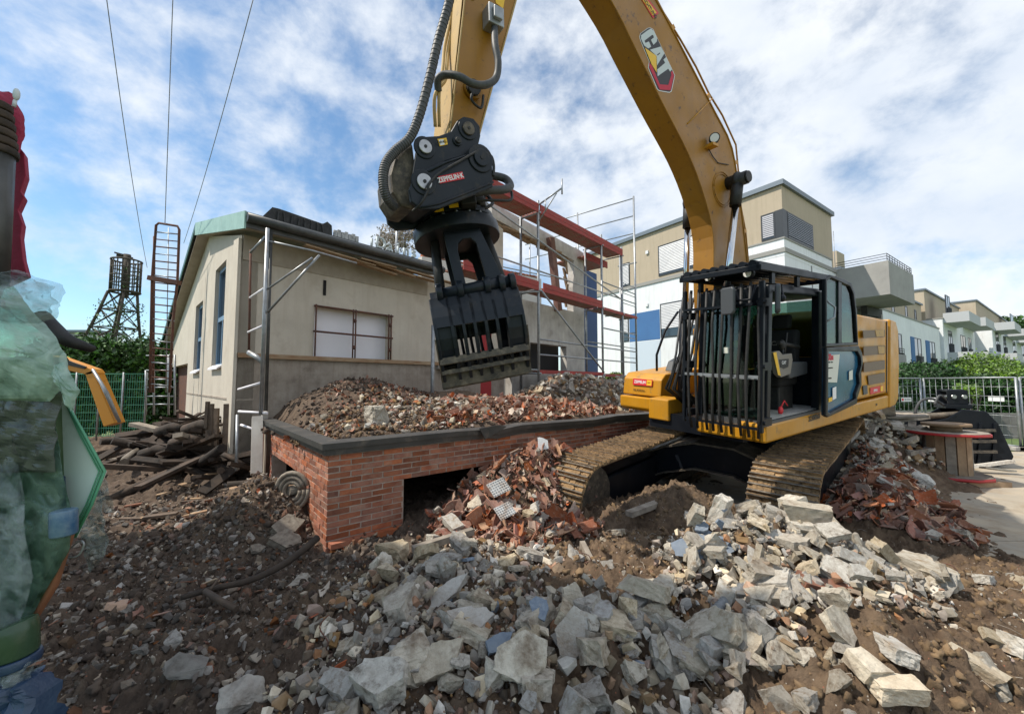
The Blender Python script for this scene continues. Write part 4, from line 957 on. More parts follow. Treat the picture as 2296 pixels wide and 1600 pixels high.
# front right tool boxes
mb = MB(); mb.prism([(1.3, -1.46, 1.27), (1.36, -1.46, 1.33), (1.36, -1.46, 1.53), (0.0, -1.46, 1.53), (0.0, -1.46, 1.27)], (0, 0.93, 0)); part(mb, 'lower_tool_box', 'yellow', bevel=0.022)
mb = MB(); mb.prism([(1.30, -1.44, 1.555), (1.26, -1.44, 1.86), (1.15, -1.44, 1.96), (0.0, -1.44, 2.02), (0.0, -1.44, 1.555)], (0, 0.86, 0)); tb = part(mb, 'upper_tool_box', 'yellow', bevel=0.025)
mb = MB(); Fb = frame((1.285, -1.20, 1.80), Vector((0, 1, 0)), Vector((-0.13, 0, 0.99)).normalized(), Vector((0.99, 0, 0.13)).normalized())
mb.box(0, 0.44, -0.06, 0.06, 0.0, 0.004, Fb)
ds = part(mb, 'dealer_sign', 'sign_red', tb)
ds.matrix_parent_inverse = Matrix.Identity(4)
mb = MB(); mb.box(0.32, 0.425, -0.048, 0.048, 0.004, 0.0065, Fb); part(mb, 'sign_tab', 'sign_yellow', tb)
text_obj('lettering', 'ZEPPELIN', 0.075, Fb @ Matrix.Translation((0.165, 0, 0.0055)), M_['sign_white'], tb, ext=0.001, bold=0.0015, sx=0.85)
text_obj('lettering', 'CAT', 0.035, Fb @ Matrix.Translation((0.37, 0, 0.008)), M_['sign_black'], tb, ext=0.0006, bold=0.0006)
Fc = frame((1.305, -1.05, 1.65), Vector((0, 1, 0)), Vector((-0.10, 0, 0.99)).normalized(), Vector((0.99, 0, 0.10)).normalized())
text_obj('lettering', '330  BF 8310-6', 0.042, Fc, M_['sign_black'], tb, ext=0.001, bold=0.001)
mb = MB(); mb.tube([(1.362, -0.72, 1.42), (1.366, -0.72, 1.42)], 0.05, 16); part(mb, 'round_sticker', 'sign_black')
text_obj('lettering', '6.4\nTEST', 0.03, frame((1.3685, -0.72, 1.42), Vector((0, 1, 0)), Vector((0, 0, 1)), Vector((1, 0, 0))), M_['sign_white'], exc, ext=0.0006)
mb = MB(); mb.prism([(0.5, -0.75, 2.02), (0.95, -0.75, 2.00), (0.85, -0.75, 2.18), (0.6, -0.75, 2.26)], (0, 0.25, 0)); part(mb, 'step_guard', 'grey_pl', bevel=0.02)
mb = MB(); mb.tube([(1.0, -0.88, 2.0), (1.0, -0.88, 2.3), (0.85, -0.80, 2.75), (0.6, -0.7, 3.1)], 0.022, 8); part(mb, 'handrail', 'black')

# ------------------------------------------------ cab
cab = empty('cab'); cab.parent = exc
X0, X1, Y0, Y1, ZF, ZR = 0.03, 1.86, 0.47, 1.44, 1.47, 3.28
mb = MB(); mb.box(X0, X1, Y0, Y1, 1.40, ZF + 0.02); part(mb, 'cab_floor', 'grey_pl', cab)
mb = MB()
mb.box(X0 + 0.1, X1 - 0.2, 0.7, 1.40, ZF + 0.022, ZF + 0.035)
part(mb, 'floor_mat', 'conc_stuff', cab)
def post(name, a, b, w, h, m='black', bev=0.012, up=(1, 0, 0)):
    mb = MB(); mb.beam(a, b, w, h, up=up); return part(mb, name, m, cab, bevel=bev)
post('pillar', (X1 - 0.02, Y1 - 0.05, 1.46), (X1 - 0.12, Y1 - 0.06, ZR - 0.05), 0.10, 0.10)
post('pillar', (X1 - 0.02, Y0 + 0.05, 1.46), (X1 - 0.12, Y0 + 0.06, ZR - 0.05), 0.08, 0.08)
post('pillar', (0.50 - 0.28, Y1 - 0.06, 1.46), (0.20, Y1 - 0.06, ZR - 0.05), 0.10, 0.22)
post('pillar', (X0 + 0.05, Y0 + 0.05, 1.46), (X0 + 0.05, Y0 + 0.06, ZR - 0.05), 0.09, 0.09)
mb = MB()
mb.prism([(X0, Y1 - 0.02, ZR - 0.13), (X1 - 0.08, Y1 - 0.02, ZR - 0.13), (X1 - 0.13, Y1 - 0.06, ZR - 0.02), (X1 - 0.3, Y1 - 0.08, ZR + 0.01), (X0 + 0.08, Y1 - 0.08, ZR + 0.01), (X0, Y1 - 0.04, ZR - 0.05)], (0, -0.90, 0))
part(mb, 'cab_roof', 'black', cab, bevel=0.03)
mb = MB(); mb.box(X0, X0 + 0.04, Y0 + 0.05, Y1 - 0.1, 1.47, 2.25); part(mb, 'rear_wall', 'black', cab)
mb = MB(); mb.box(X0 + 0.01, X0 + 0.02, Y0 + 0.08, Y1 - 0.12, 2.26, ZR - 0.15); part(mb, 'rear_window', 'glass_cab', cab)
mb = MB(); mb.box(0.1, X1 - 0.1, Y0 + 0.0, Y0 + 0.03, 1.47, 2.05); part(mb, 'right_wall', 'black', cab)
mb = MB(); mb.box(0.1, X1 - 0.12, Y0 + 0.01, Y0 + 0.02, 2.06, ZR - 0.13); part(mb, 'right_window', 'glass_cab', cab)
mb = MB(); mb.prism([(X1 - 0.0, Y0 + 0.06, 1.50), (X1 - 0.0, Y1 - 0.08, 1.50), (X1 - 0.10, Y1 - 0.08, ZR - 0.14), (X1 - 0.10, Y0 + 0.06, ZR - 0.14)], (0.008, 0, 0)); part(mb, 'windscreen', 'glass_cab', cab)
mb = MB(); mb.box(X1 - 0.13, X1 - 0.02, Y0 + 0.06, Y1 - 0.08, ZR - 0.30, ZR - 0.06); part(mb, 'front_header', 'black', cab, bevel=0.01)
mb = MB(); mb.box(X1 - 0.03, X1 + 0.015, Y0 + 0.06, Y1 - 0.08, 2.02, 2.07); part(mb, 'windscreen_bar', 'galv', cab)
# inside: seat, consoles, screen, levers
seat = MB(); seat.box(0.42, 0.98, 0.68, 1.20, 1.85, 2.02); part(seat, 'seat', 'seat', cab, bevel=0.05, seg=3)
mb = MB(); mb.prism([(0.36, 0.70, 1.98), (0.56, 0.70, 1.98), (0.44, 0.70, 2.68), (0.30, 0.70, 2.68)], (0, 0.50, 0)); bk = part(mb, 'seat_back', 'seat', cab, bevel=0.05, seg=3)
mb = MB(); mb.prism([(0.30, 0.82, 2.70), (0.42, 0.82, 2.70), (0.38, 0.82, 2.92), (0.28, 0.82, 2.92)], (0, 0.26, 0)); part(mb, 'headrest', 'seat', cab, bevel=0.04, seg=3)
nx = Vector((0.985, 0, 0.17)); text_obj('lettering', 'CAT', 0.095, frame((0.50, 0.97, 2.47), Vector((0, 1, 0)), Vector((-0.17, 0, 0.985)), nx) @ Matrix.Translation((0, 0, 0.03)), M_['console'], bk, ext=0.001, bold=0.001)
mb = MB(); mb.box(0.48, 0.92, 0.72, 1.16, 1.48, 1.85); part(mb, 'seat_base', 'rubber', cab, bevel=0.02)
mb = MB(); mb.prism([(0.45, 1.22, 2.02), (1.0, 1.22, 1.98), (1.18, 1.22, 2.14), (1.15, 1.22, 2.22), (0.45, 1.22, 2.20)], (0, 0.12, 0)); part(mb, 'armrest_console', 'grey_pl', cab, bevel=0.02)
mb = MB(); mb.prism([ep(x, y, 1.36) for x, y in ((1734, 790), (1748, 786), (1756, 795), (1776, 792), (1778, 806), (1773, 838), (1752, 846), (1744, 838))], (0, -0.06, 0)); cs = part(mb, 'side_console', 'console', cab, bevel=0.01)
mb = MB(); mb.prism([ep(x, y, 1.364) for x, y in ((1733, 790), (1740, 789), (1750, 842), (1744, 840))], (0, 0.004, 0)); part(mb, 'console_trim', 'sign_yellow', cab)
mb = MB(); mb.prism([ep(x, y, 1.363) for x, y in ((1747, 806), (1768, 804), (1767, 822), (1757, 826), (1750, 823))], (0, 0.004, 0)); lb = part(mb, 'console_badge', 'sign_black', cab)
decal_text('lettering', 'CAT', (1758, 813), (1768, 812.5), 1.369, 0.062, 'sign_white', cab, 0.001)
mb = MB(); mb.tube([(1.05, 1.28, 2.2), (1.10, 1.28, 2.42)], 0.018, 8); mb.ball((1.11, 1.28, 2.46), 0.045, 8, 6, (1, 1, 1.6)); part(mb, 'joystick', 'rubber', cab)
mb = MB(); mb.tube([(1.08, 0.72, 2.2), (1.14, 0.72, 2.42)], 0.018, 8); mb.ball((1.15, 0.72, 2.46), 0.045, 8, 6, (1, 1, 1.6)); part(mb, 'joystick', 'rubber', cab)
for y in (0.90, 1.08):
    mb = MB(); mb.tube([(1.45, y, 1.5), (1.48, y, 1.85), (1.40, y, 2.18)], 0.014, 6); mb.ball((1.4, y, 2.2), 0.035, 8, 6); mb.box(1.40, 1.62, y - 0.06, y + 0.06, 1.52, 1.54); part(mb, 'travel_pedal', 'grey_pl', cab)
mb = MB(); mb.box(1.50, 1.54, 0.52, 0.74, 2.22, 2.42); part(mb, 'display_screen', 'grey_pl', cab, bevel=0.01)
mb = MB(); mb.box(1.85, 1.853, 0.87, 0.95, 2.36, 2.44); part(mb, 'window_sticker', 'paper', cab)
mb = MB(); mb.ball(ep(1650, 771, 0.9), 0.05, 10, 8); part(mb, 'yellow_knob', 'sign_yellow', cab)
mb = MB(); mb.tube([ep(1868 - 110, 800, 1.30) + Vector((0, 0, 0)), ep(1765, 745, 1.30)], 0.012, 6); mb.tube([ep(1745, 768, 1.28), ep(1790, 778, 1.28)], 0.03, 8); part(mb, 'lever', 'rubber', cab)
# red-handled things on the floor
mb = MB(); mb.ball((1.2, 1.30, 1.55), 0.05, 8, 6, (1, .6, 1.2)); mb.tube([(1.2, 1.30, 1.58), (1.12, 1.31, 1.68), (1.0, 1.3, 1.60)], 0.01, 6); part(mb, 'red_spray_cap', 'sign_red', cab)
# open door folded back against the side
door = empty('door'); door.parent = cab
dpl = 1.56
def dpt(x, y): return ep(x, y, dpl)
outer = [(1841, 624), (1850, 616), (1884, 626), (1900, 634), (1908, 655), (1913, 700), (1916, 768), (1922, 782), (1925, 800), (1921, 830), (1922, 858), (1912, 890), (1911, 904), (1846, 934), (1840, 930)]
def rim(mb, pts, w, dep, closed=True):
    c = Vector((0, 0, 0))
    for p in pts: c += p
    c /= len(pts); inn = [p + (c - p).normalized() * w for p in pts]; n = len(pts)
    for i in range(n if closed else n - 1):
        j = (i + 1) % n; mb.prism([pts[i], pts[j], inn[j], inn[i]], (0, dep, 0))
mb = MB(); up_ = [dpt(x, y) for x, y in ((1841, 626), (1851, 617), (1884, 627), (1899, 636), (1907, 656), (1912, 700), (1915, 774), (1842, 778))]
rim(mb, up_, 0.065, 0.055); part(mb, 'upper_door_frame', 'black', door, bevel=0.012)
mb = MB(); lo_ = [dpt(x, y) for x, y in ((1842, 779), (1915, 775), (1923, 790), (1925, 812), (1920, 836), (1922, 862), (1912, 892), (1911, 904), (1846, 934), (1840, 930))]
rim(mb, lo_, 0.10, 0.06); part(mb, 'lower_door_frame', 'black', door, bevel=0.015)
mb = MB(); mb.prism([p + Vector((0, 0.02, 0)) for p in up_], (0, 0.006, 0)); part(mb, 'upper_pane', 'glass_cab', door)
mb = MB(); mb.prism([p + Vector((0, 0.012, 0)) for p in lo_], (0, 0.006, 0)); part(mb, 'lower_pane', 'bluefab', door)
mb = MB(); mb.prism([dpt(x, y) + Vector((0, 0.025, 0)) for x, y in ((1888, 628), (1893, 628), (1893, 775), (1888, 775))], (0, 0.02, 0))
mb2 = MB(); mb2.prism([dpt(x, y) + Vector((0, 0.025, 0)) for x, y in ((1872, 628), (1879, 629), (1879, 772), (1872, 772))], (0, 0.02, 0)); part(mb2, 'window_channel', 'black', door)
po = MB(); po.prism([dpt(x, y) + Vector((0, 0.022, 0)) for x, y in ((1845, 797), (1878, 794), (1872, 857), (1843, 856))], (0, 0.004, 0)); pn = part(po, 'notice', 'paper', door)
def dtext(s, c, rt, size, m, bold=0.0, sx=1.0): decal_text('lettering', s, c, rt, dpl + 0.028, size, m, door, bold, sx)
dtext('100m', (1861, 801), (1871, 800), 0.125, 'poster_red', 0.005, 0.85)
dtext('ABSTAND  halten', (1860, 812), (1870, 811), 0.032, 'sign_black')
dtext('IM GEFAHRENBEREICH', (1859, 825), (1869, 824), 0.026, 'sign_black')
dtext('TEL. 0 30 8310', (1858, 848), (1868, 847), 0.032, 'sign_black')
for q_, m_ in ((((1861, 869), (1869, 866), (1869, 892), (1861, 896)), 'sign_white'), (((1852, 892), (1860, 889), (1860, 898), (1852, 901)), 'sign_yellow'), (((1904 - 6, 832), (1906, 829), (1906, 850), (1898, 852)), 'paper')):
    mb = MB(); mb.prism([dpt(x, y) + Vector((0, 0.03, 0)) for x, y in q_], (0, 0.003, 0)); part(mb, 'sticker', m_, door)
mb = MB(); mb.tube([dpt(1848, 720) + Vector((0, 0.03, 0)), dpt(1854, 712) + Vector((0, 0.09, 0)), dpt(1855, 690) + Vector((0, 0.09, 0)), dpt(1848, 675) + Vector((0, 0.03, 0))], 0.014, 6); part(mb, 'door_handle', 'galv', door)
# mirrors
for (cx, cy, w, h, yl, arm) in ((1659, 677, 34, 52, 1.12, [(1675, 700), (1690, 672), (1700, 640)]), (1758, 670, 36, 54, 1.62, [(1758, 668), (1757, 640), (1722, 637)])):
    c = ep(cx, cy, yl); c = c + Vector((0.25 if yl < 1.3 else 0.1, 0, 0))
    k = 1.0
    wv = Vector((0.25, 1, 0)).normalized() * 0.10 if yl < 1.3 else Vector((0.9, 0.45, 0)).normalized() * 0.11
    uv = Vector((0, 0, 1)) * 0.175; nv = wv.normalized().cross(uv.normalized())
    mb = MB(); mb.prism([c + wv * a + uv * b for a, b in ((-1, -0.8), (-0.7, -1), (0.7, -1), (1, -0.8), (1, 0.85), (0.8, 1), (-0.8, 1), (-1, 0.85))], nv * 0.05)
    m_o = part(mb, 'mirror', 'grey_pl', cab, bevel=0.018)
    mb = MB(); P_ = [ep(x, y, yl if i == 0 else 1.36) + Vector((0.1, 0.02, 0)) for i, (x, y) in enumerate(arm)]; mb.tube([c + nv * -0.03] + P_[1:], 0.014, 8); mb.ball(c - nv * 0.02, 0.045, 8, 6); part(mb, 'mirror_arm', 'black', cab)
# work lamps
for (x, y) in ((1587, 622), (1676, 613)):
    p = on_plane(x, y, EM @ Vector((1.98, 0, 0)), FV); p = EMI @ p
    mb = MB(); mb.tube([p + Vector((-0.08, 0, 0)), p + Vector((0.0, 0, 0))], 0.058, 16); lo = part(mb, 'lamp', 'black', cab)
    mb = MB(); mb.tube([p + Vector((0.0, 0, 0)), p + Vector((0.012, 0, 0))], 0.048, 16); part(mb, 'lamp_lens', 'sign_white', lo)
# front guard: bent bars in a frame, a few centimetres proud of the glass
GXf = 2.06
guard = empty('front_guard'); guard.parent = exc
for k in range(9):
    y = 0.49 + k * 0.117; r_ = random.Random(k)
    x_t = GXf - 0.06; zt = ZR - 0.02
    pts = [(GXf - 0.02, y + r_.uniform(-.02, .02), 1.30), (GXf + 0.03, y + r_.uniform(-.02, .02), 1.55), (GXf + r_.uniform(-.01, .03), y + r_.uniform(-.03, .03), 2.1), (GXf - 0.02 + r_.uniform(-.01, .02), y + r_.uniform(-.02, .02), 2.75), (x_t, y, zt)]
    mb = MB(); mb.tube(pts, 0.0185, 8); part(mb, 'guard_bar', 'rubber', guard)
for z, yy0, yy1 in ((2.98, 0.40, 1.36), (2.07, 0.42, 1.44), (1.42, 0.42, 1.44)):
    mb = MB(); mb.beam((GXf + 0.0, yy0, z), (GXf + 0.0, yy1, z), 0.022, 0.035); part(mb, 'guard_crossbar', 'black' if z != 2.07 else 'galv', guard)
for y in (0.40, 1.46):
    mb = MB(); mb.beam((GXf, y, 1.38), (GXf - 0.05, y, ZR - 0.02), 0.04, 0.05, up=(1, 0, 0)); part(mb, 'guard_frame', 'black', guard, bevel=0.006)
for (y, z) in ((0.42, 2.2), (0.42, 2.9), (1.45, 2.2), (1.45, 3.0), (0.42, 1.5), (1.45, 1.5)):
    mb = MB(); mb.box(X1 - 0.02, GXf, y - 0.03, y + 0.03, z - 0.05, z + 0.05); mb.tube([(GXf - 0.03, y - 0.05, z), (GXf - 0.03, y + 0.05, z)], 0.025, 8); part(mb, 'guard_hinge', 'black', guard)
# roof guard
rg_ = empty('roof_guard'); rg_.parent = exc
zt = ZR + 0.11
mb = MB(); mb.box(-0.12, GXf + 0.06, 1.43, 1.47, zt, zt + 0.09); part(mb, 'guard_rail', 'black', rg_, bevel=0.006)
mb = MB(); mb.box(-0.12, GXf + 0.06, 0.40, 0.44, zt, zt + 0.09); part(mb, 'guard_rail', 'black', rg_, bevel=0.006)
mb = MB(); mb.box(GXf + 0.02, GXf + 0.06, 0.38, 1.49, zt - 0.01, zt + 0.06); part(mb, 'guard_rail', 'black', rg_, bevel=0.006)
mb = MB(); mb.box(-0.16, -0.12, 0.38, 1.49, zt, zt + 0.09); part(mb, 'guard_rail', 'black', rg_, bevel=0.006)
for k in range(8):
    y = 0.49 + k * 0.127; mb = MB(); mb.tube([(GXf + 0.05, y, zt + 0.085), (0.0 if k < 7 else 0.6, y, zt + 0.085)], 0.046, 10); part(mb, 'roof_bar', 'black', rg_)
for (x, y) in ((1.7, 1.42), (1.0, 1.42), (0.2, 1.42), (1.7, 0.45), (0.2, 0.45)):
    mb = MB(); mb.box(x - 0.04, x + 0.04, y - 0.02, y + 0.02, ZR - 0.03, zt); part(mb, 'guard_bracket', 'black', rg_)
mb = MB(); mb.box(-0.125, -0.02, 1.471, 1.475, zt + 0.02, zt + 0.075); part(mb, 'side_marker', 'sign_yellow', rg_)

# ------------------------------------------------ boom, stick
bl = [(1.18, 4.26), (1.81, 5.32), (2.41, 5.88), (3.4, 6.84)]
bu = [(0.2, 4.08), (0.36, 4.88), (0.63, 5.7), (1.6, 6.52), (2.52, 7.23)]
def spline(p, n=6):
    out = []
    for i in range(len(p) - 1):
        a = p[max(i - 1, 0)]; b = p[i]; c = p[i + 1]; d = p[min(i + 2, len(p) - 1)]
        for k in range(n):
            t = k / n; out.append(tuple(0.5 * ((2 * b[j]) + (-a[j] + c[j]) * t + (2 * a[j] - 5 * b[j] + 4 * c[j] - d[j]) * t * t + (-a[j] + 3 * b[j] - 3 * c[j] + d[j]) * t ** 3) for j in range(2)))
    out.append(p[-1]); return out
BW = 0.40; BF = 0.05
lowp = [ep(x, y, BW) for x, y in ((1369, 0), (1425, 110), (1484, 229), (1543, 344), (1576, 430), (1598, 518))]
upp = [ep(x, y, BW) for x, y in ((1470, 0), (1516, 85), (1560, 170), (1604, 255), (1640, 330), (1658, 440), (1672, 560))]
lo2 = [(p.x, p.z) for p in lowp][::-1]; up2 = [(p.x, p.z) for p in upp][::-1]
# foot of the boom goes down between the cab and the tool box; tip goes on beyond the picture
lo2 = [(1.02, 1.75), (1.22, 2.6), (1.28, 3.5)] + lo2 + [(lo2[-1][0] + 0.95, lo2[-1][1] + 0.62), (lo2[-1][0] + 1.9, lo2[-1][1] + 0.95)]
up2 = [(0.42, 1.75), (0.30, 2.6), (0.22, 3.4)] + up2 + [(up2[-1][0] + 0.9, up2[-1][1] + 0.55), (lo2[-1][0] + 0.1, lo2[-1][1] + 0.42)]
lo_s = spline(lo2, 5); up_s = spline(up2, 5)
m_ = 44
def resample(p, m):
    L = [0]
    for a, b in zip(p, p[1:]): L.append(L[-1] + math.hypot(b[0] - a[0], b[1] - a[1]))
    out = []
    for k in range(m):
        t = L[-1] * k / (m - 1); i = max(0, min(len(p) - 2, next((q for q in range(len(L) - 1) if L[q + 1] >= t - 1e-9), len(p) - 2)))
        f = (t - L[i]) / max(1e-9, L[i + 1] - L[i]); out.append((p[i][0] + (p[i + 1][0] - p[i][0]) * f, p[i][1] + (p[i + 1][1] - p[i][1]) * f))
    return out
lo_r = resample(lo_s, m_); up_r = resample(up_s, m_)
mb = MB(); vs = []
for a, b in zip(lo_r, up_r):
    vs += [(a[0], BW, a[1]), (b[0], BW, b[1]), (b[0], BF, b[1]), (a[0], BF, a[1])]
fs = [(i * 4 + k, i * 4 + (k + 1) % 4, i * 4 + 4 + (k + 1) % 4, i * 4 + 4 + k) for i in range(m_ - 1) for k in range(4)] + [(0, 1, 2, 3), (m_ * 4 - 4, m_ * 4 - 3, m_ * 4 - 2, m_ * 4 - 1)]
mb.add(vs, fs)
boom = part(mb, 'boom', 'yellow_shaded', bevel=0.012)
# weld rims along both edges, lifting-eye boss, welded bead
for side in (BW + 0.004, ):
    mb = MB()
    mb.tube([(a[0] + 0.012, side, a[1]) for a in lo_r], 0.012, 6); mb.tube([(b[0], side, b[1]) for b in up_r], 0.012, 6); part(mb, 'weld_seam', 'yellow_shaded', boom)
mb = MB(); a = ep(1541, 278, BW); b = ep(1596, 222, BW); mb.tube([a + Vector((0, .006, 0)), b + Vector((0, .006, 0))], 0.009, 6); part(mb, 'weld_seam', 'yellow', boom)
pc = ep(1683 - 0, 1000, BW)
pc = ep(1632, 412, BW); pc2 = ep(1620, 425, BW)
mb = MB()
for r_ in (0.27, 0.235):
    mb.tube([pc2 + Vector((r_ * math.cos(t), 0.004, r_ * math.sin(t))) for t in np.linspace(0, 2 * PI, 28)], 0.008, 5)
part(mb, 'boss_ring', 'yellow_shaded', boom)
mb = MB(); mb.tube([pc + Vector((0, 0, 0)), pc + Vector((0, 0.30, 0))], 0.10, 18); mb.tube([pc + Vector((0, 0.30, 0)), pc + Vector((0, 0.33, 0))], 0.085, 18); part(mb, 'cylinder_pin', 'rubber', boom)
# boom cylinders
for side in (1, -1):
    top = Vector((pc.x, 0.56, pc.z)) if side > 0 else Vector((0.80, -0.34, 4.95)); base = Vector((1.62, 0.56, 1.42)) if side > 0 else Vector((1.02, -0.34, 1.45))
    d = (base - top).normalized(); L = (base - top).length
    mb = MB(); mb.tube([top + d * 0.0, top + d * 0.42], 0.085, 16); mb.ball(top, 0.13, 12, 8, (1, 0.6, 1)); part(mb, 'rod_eye', 'rubber')
    mb = MB(); mb.tube([top + d * 0.3, top + d * (L - 1.6)], 0.052, 16); part(mb, 'cylinder_rod', 'chrome')
    mb = MB(); mb.tube([top + d * (L - 1.62), base], 0.085, 18); mb.tube([top + d * (L - 1.66), top + d * (L - 1.42)], 0.10, 18); mb.tube([top + d * (L - 0.5), top + d * (L - 0.46)], 0.095, 18); mb.tube([base + Vector((0, -.12, 0)), base + Vector((0, .12, 0))], 0.12, 16); part(mb, 'cylinder_barrel', 'black')
mb = MB(); mb.box(1.45, 1.85, -0.40, -0.02, 1.28, 1.62); part(mb, 'boom_foot_bracket', 'yellow', bevel=0.02)
# valve blocks, hoses between boom foot and cab
rh = random.Random(5)
for k in range(9):
    y = -0.05 + 0.045 * k; a = Vector((1.5, y, 1.55)); pts = [a, a + Vector((0.28 + rh.uniform(-.05, .1), rh.uniform(-.05, .05), 0.25)), a + Vector((0.1 + rh.uniform(-.1, .1), rh.uniform(-.05, .05), 0.8)), a + Vector((-0.1, 0, 1.4 + rh.uniform(0, .4)))]
    mb = MB(); pp = []
    for i in range(len(pts) - 1):
        for t in (0, .33, .66): pp.append(pts[i].lerp(pts[i + 1], t))
    mb.tube(pts, 0.018, 8); part(mb, 'hydraulic_hose', 'rubber' if k % 3 else 'hose')
# boom hydraulic lines on the back edge
for k, (off, y, m, r_) in enumerate(((0.06, 0.30, 'yellow_shaded', 0.018), (0.10, 0.20, 'yellow_shaded', 0.018), (0.17, 0.33, 'yellow_shaded', 0.014), (0.12, 0.05, 'rubber', 0.024), (0.10, -0.15, 'rubber', 0.024), (0.22, 0.10, 'yellow_shaded', 0.014))):
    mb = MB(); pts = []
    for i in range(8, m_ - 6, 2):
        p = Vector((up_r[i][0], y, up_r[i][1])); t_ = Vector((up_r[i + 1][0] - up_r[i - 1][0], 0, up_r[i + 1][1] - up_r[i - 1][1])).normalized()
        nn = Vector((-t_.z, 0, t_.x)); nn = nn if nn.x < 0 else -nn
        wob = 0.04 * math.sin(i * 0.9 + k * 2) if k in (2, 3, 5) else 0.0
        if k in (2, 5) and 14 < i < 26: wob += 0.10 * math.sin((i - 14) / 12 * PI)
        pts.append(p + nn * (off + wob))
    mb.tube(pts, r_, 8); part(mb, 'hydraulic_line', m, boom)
for i in (12, 17, 22, 27, 32, 36):
    p = Vector((up_r[i][0], 0.1, up_r[i][1])); t_ = Vector((up_r[i + 1][0] - up_r[i - 1][0], 0, up_r[i + 1][1] - up_r[i - 1][1])).normalized(); nn = Vector((-t_.z, 0, t_.x)); nn = nn if nn.x < 0 else -nn
    mb = MB(); mb.beam(p - Vector((0, 0.28, 0)) + nn * 0.07, p + Vector((0, 0.28, 0)) + nn * 0.07, 0.06, 0.13, up=nn); part(mb, 'line_clamp', 'yellow', boom)
# lamp on the boom side
lp_ = ep(1585, 326, BW); mb = MB(); mb.box(-0.07, 0.07, 0, 0.14, -0.06, -0.02, Matrix.Translation(lp_)); part(mb, 'lamp_bracket', 'yellow', boom)
mb = MB(); q = lp_ + Vector((0.0, 0.12, 0.06)); dv = Vector((0.75, 0.5, -0.2)).normalized(); mb.tube([q - dv * 0.08, q], 0.075, 18); bo = part(mb, 'lamp', 'rubber', boom)
mb = MB(); mb.tube([q, q + dv * 0.012], 0.06, 18); part(mb, 'lamp_lens', 'sign_white', bo)
mb = MB(); mb.tube([lp_ + Vector((0, .02, -.05)), ep(1597, 352, BW) + Vector((0, .012, 0)), ep(1608, 366, BW) + Vector((0, .012, 0)), ep(1632, 370, BW) + Vector((0, .012, 0))], 0.007, 6); part(mb, 'lamp_cable', 'rubber', boom)
# logo on the boom: layered print, drawn in the plane of the boom side
def z5(x, y): return ((1640 + x * 200 / 1455) / 1.18380, (40 + y * 200 / 1600 * 1.1) / 1.18380)
def logo(name, pts, lay, m, par):
    mb = MB(); mb.prism([ep(*z5(x, y), BW) + Vector((0, 0.001 + 0.0022 * lay, 0)) for x, y in pts], (0, 0.0018, 0)); return part(mb, name, m, par, fix=True)
lg = logo('logo', [(430, 360), (570, 258), (620, 245), (680, 280), (760, 450), (1050, 1060), (1100, 1170), (1035, 1480), (990, 1505), (790, 1470), (750, 1430), (580, 1020), (598, 900), (430, 500), (412, 430)], 0, 'sign_white', boom)
logo('logo_field', [(436, 365), (575, 265), (620, 255), (675, 290), (755, 455), (1043, 1065), (1088, 1170), (1025, 1468), (990, 1490), (795, 1455), (762, 1425), (592, 1020), (606, 900), (440, 500), (422, 430)], 1, 'sign_black', lg)
logo('logo_red', [(600, 925), (660, 1000), (735, 1190), (800, 1345), (965, 1358), (1025, 1165), (1015, 1110), (1048, 1085), (1075, 1170), (1010, 1460), (800, 1445), (600, 1020)], 2, 'poster_red', lg)
logo('letter_c', [(440, 400), (560, 310), (630, 270), (690, 320), (750, 450), (745, 520), (680, 585), (630, 490), (690, 440), (670, 395), (650, 395), (505, 505), (525, 550), (590, 520), (635, 620), (580, 655), (500, 600), (440, 470)], 2, 'sign_grey', lg)
logo('letter_a', [(610, 680), (820, 618), (890, 750), (750, 980), (742, 800)], 2, 'sign_grey', lg)
logo('letter_gap', [(745, 775), (800, 735), (808, 750), (760, 790)], 3, 'sign_black', lg)
logo('letter_t', [(870, 870), (925, 820), (1035, 1060), (1000, 1100), (965, 1045), (760, 1190), (752, 1060), (905, 930)], 2, 'sign_grey', lg)
logo('logo_triangle', [(510, 640), (735, 800), (740, 1120), (640, 960)], 3, 'sign_yellow', lg)
q6 = [(1445, -2), (1463, 38), (1448, 50), (1425, 0)]
sg = decal('warning_plate', [(1436, -4), (1453, -2), (1477, 30), (1464, 42)], BW + 0.003, 'sign_red', boom)
sg = MB(); sg.prism([ep(x, y, BW + 0.007) for x, y in ((1440, 0), (1452, 2), (1472, 29), (1464, 36))], (0, 0.002, 0)); part(sg, 'plate_print', 'sign_yellow', boom)
decal_text('lettering', 'ACHTUNG', (1458, 19), (1466, 31), BW + 0.011, 0.075, 'sign_black', boom, 0.001, 0.8)

# stick
SW = 0.22
sl = [ep(x, y, SW) for x, y in ((1042, 0), (1024, 158), (1010, 285), (1004, 330))]
sr = [ep(x, y, SW) for x, y in ((1157, 0), (1122, 127), (1081, 276), (1068, 325))]
s_l = [(p.x, p.z) for p in sl]; s_r = [(p.x, p.z) for p in sr]
tl_, tr_ = s_l[0], s_r[0]
s_l = [(tl_[0] - 0.12, tl_[1] + 1.5), (tl_[0] - 0.08, tl_[1] + 0.8)] + s_l; s_r = [(tr_[0] - 0.28, tr_[1] + 1.35), (tr_[0] - 0.16, tr_[1] + 0.7)] + s_r
la, lb_ = resample(s_l, 24), resample(s_r, 24)
mb = MB(); vs = []
for a, b in zip(la, lb_): vs += [(a[0], SW, a[1]), (b[0], SW, b[1]), (b[0], -SW, b[1]), (a[0], -SW, a[1])]
mb.add(vs, [(i * 4 + k, i * 4 + (k + 1) % 4, i * 4 + 4 + (k + 1) % 4, i * 4 + 4 + k) for i in range(23) for k in range(4)] + [(0, 1, 2, 3), (92, 93, 94, 95)])
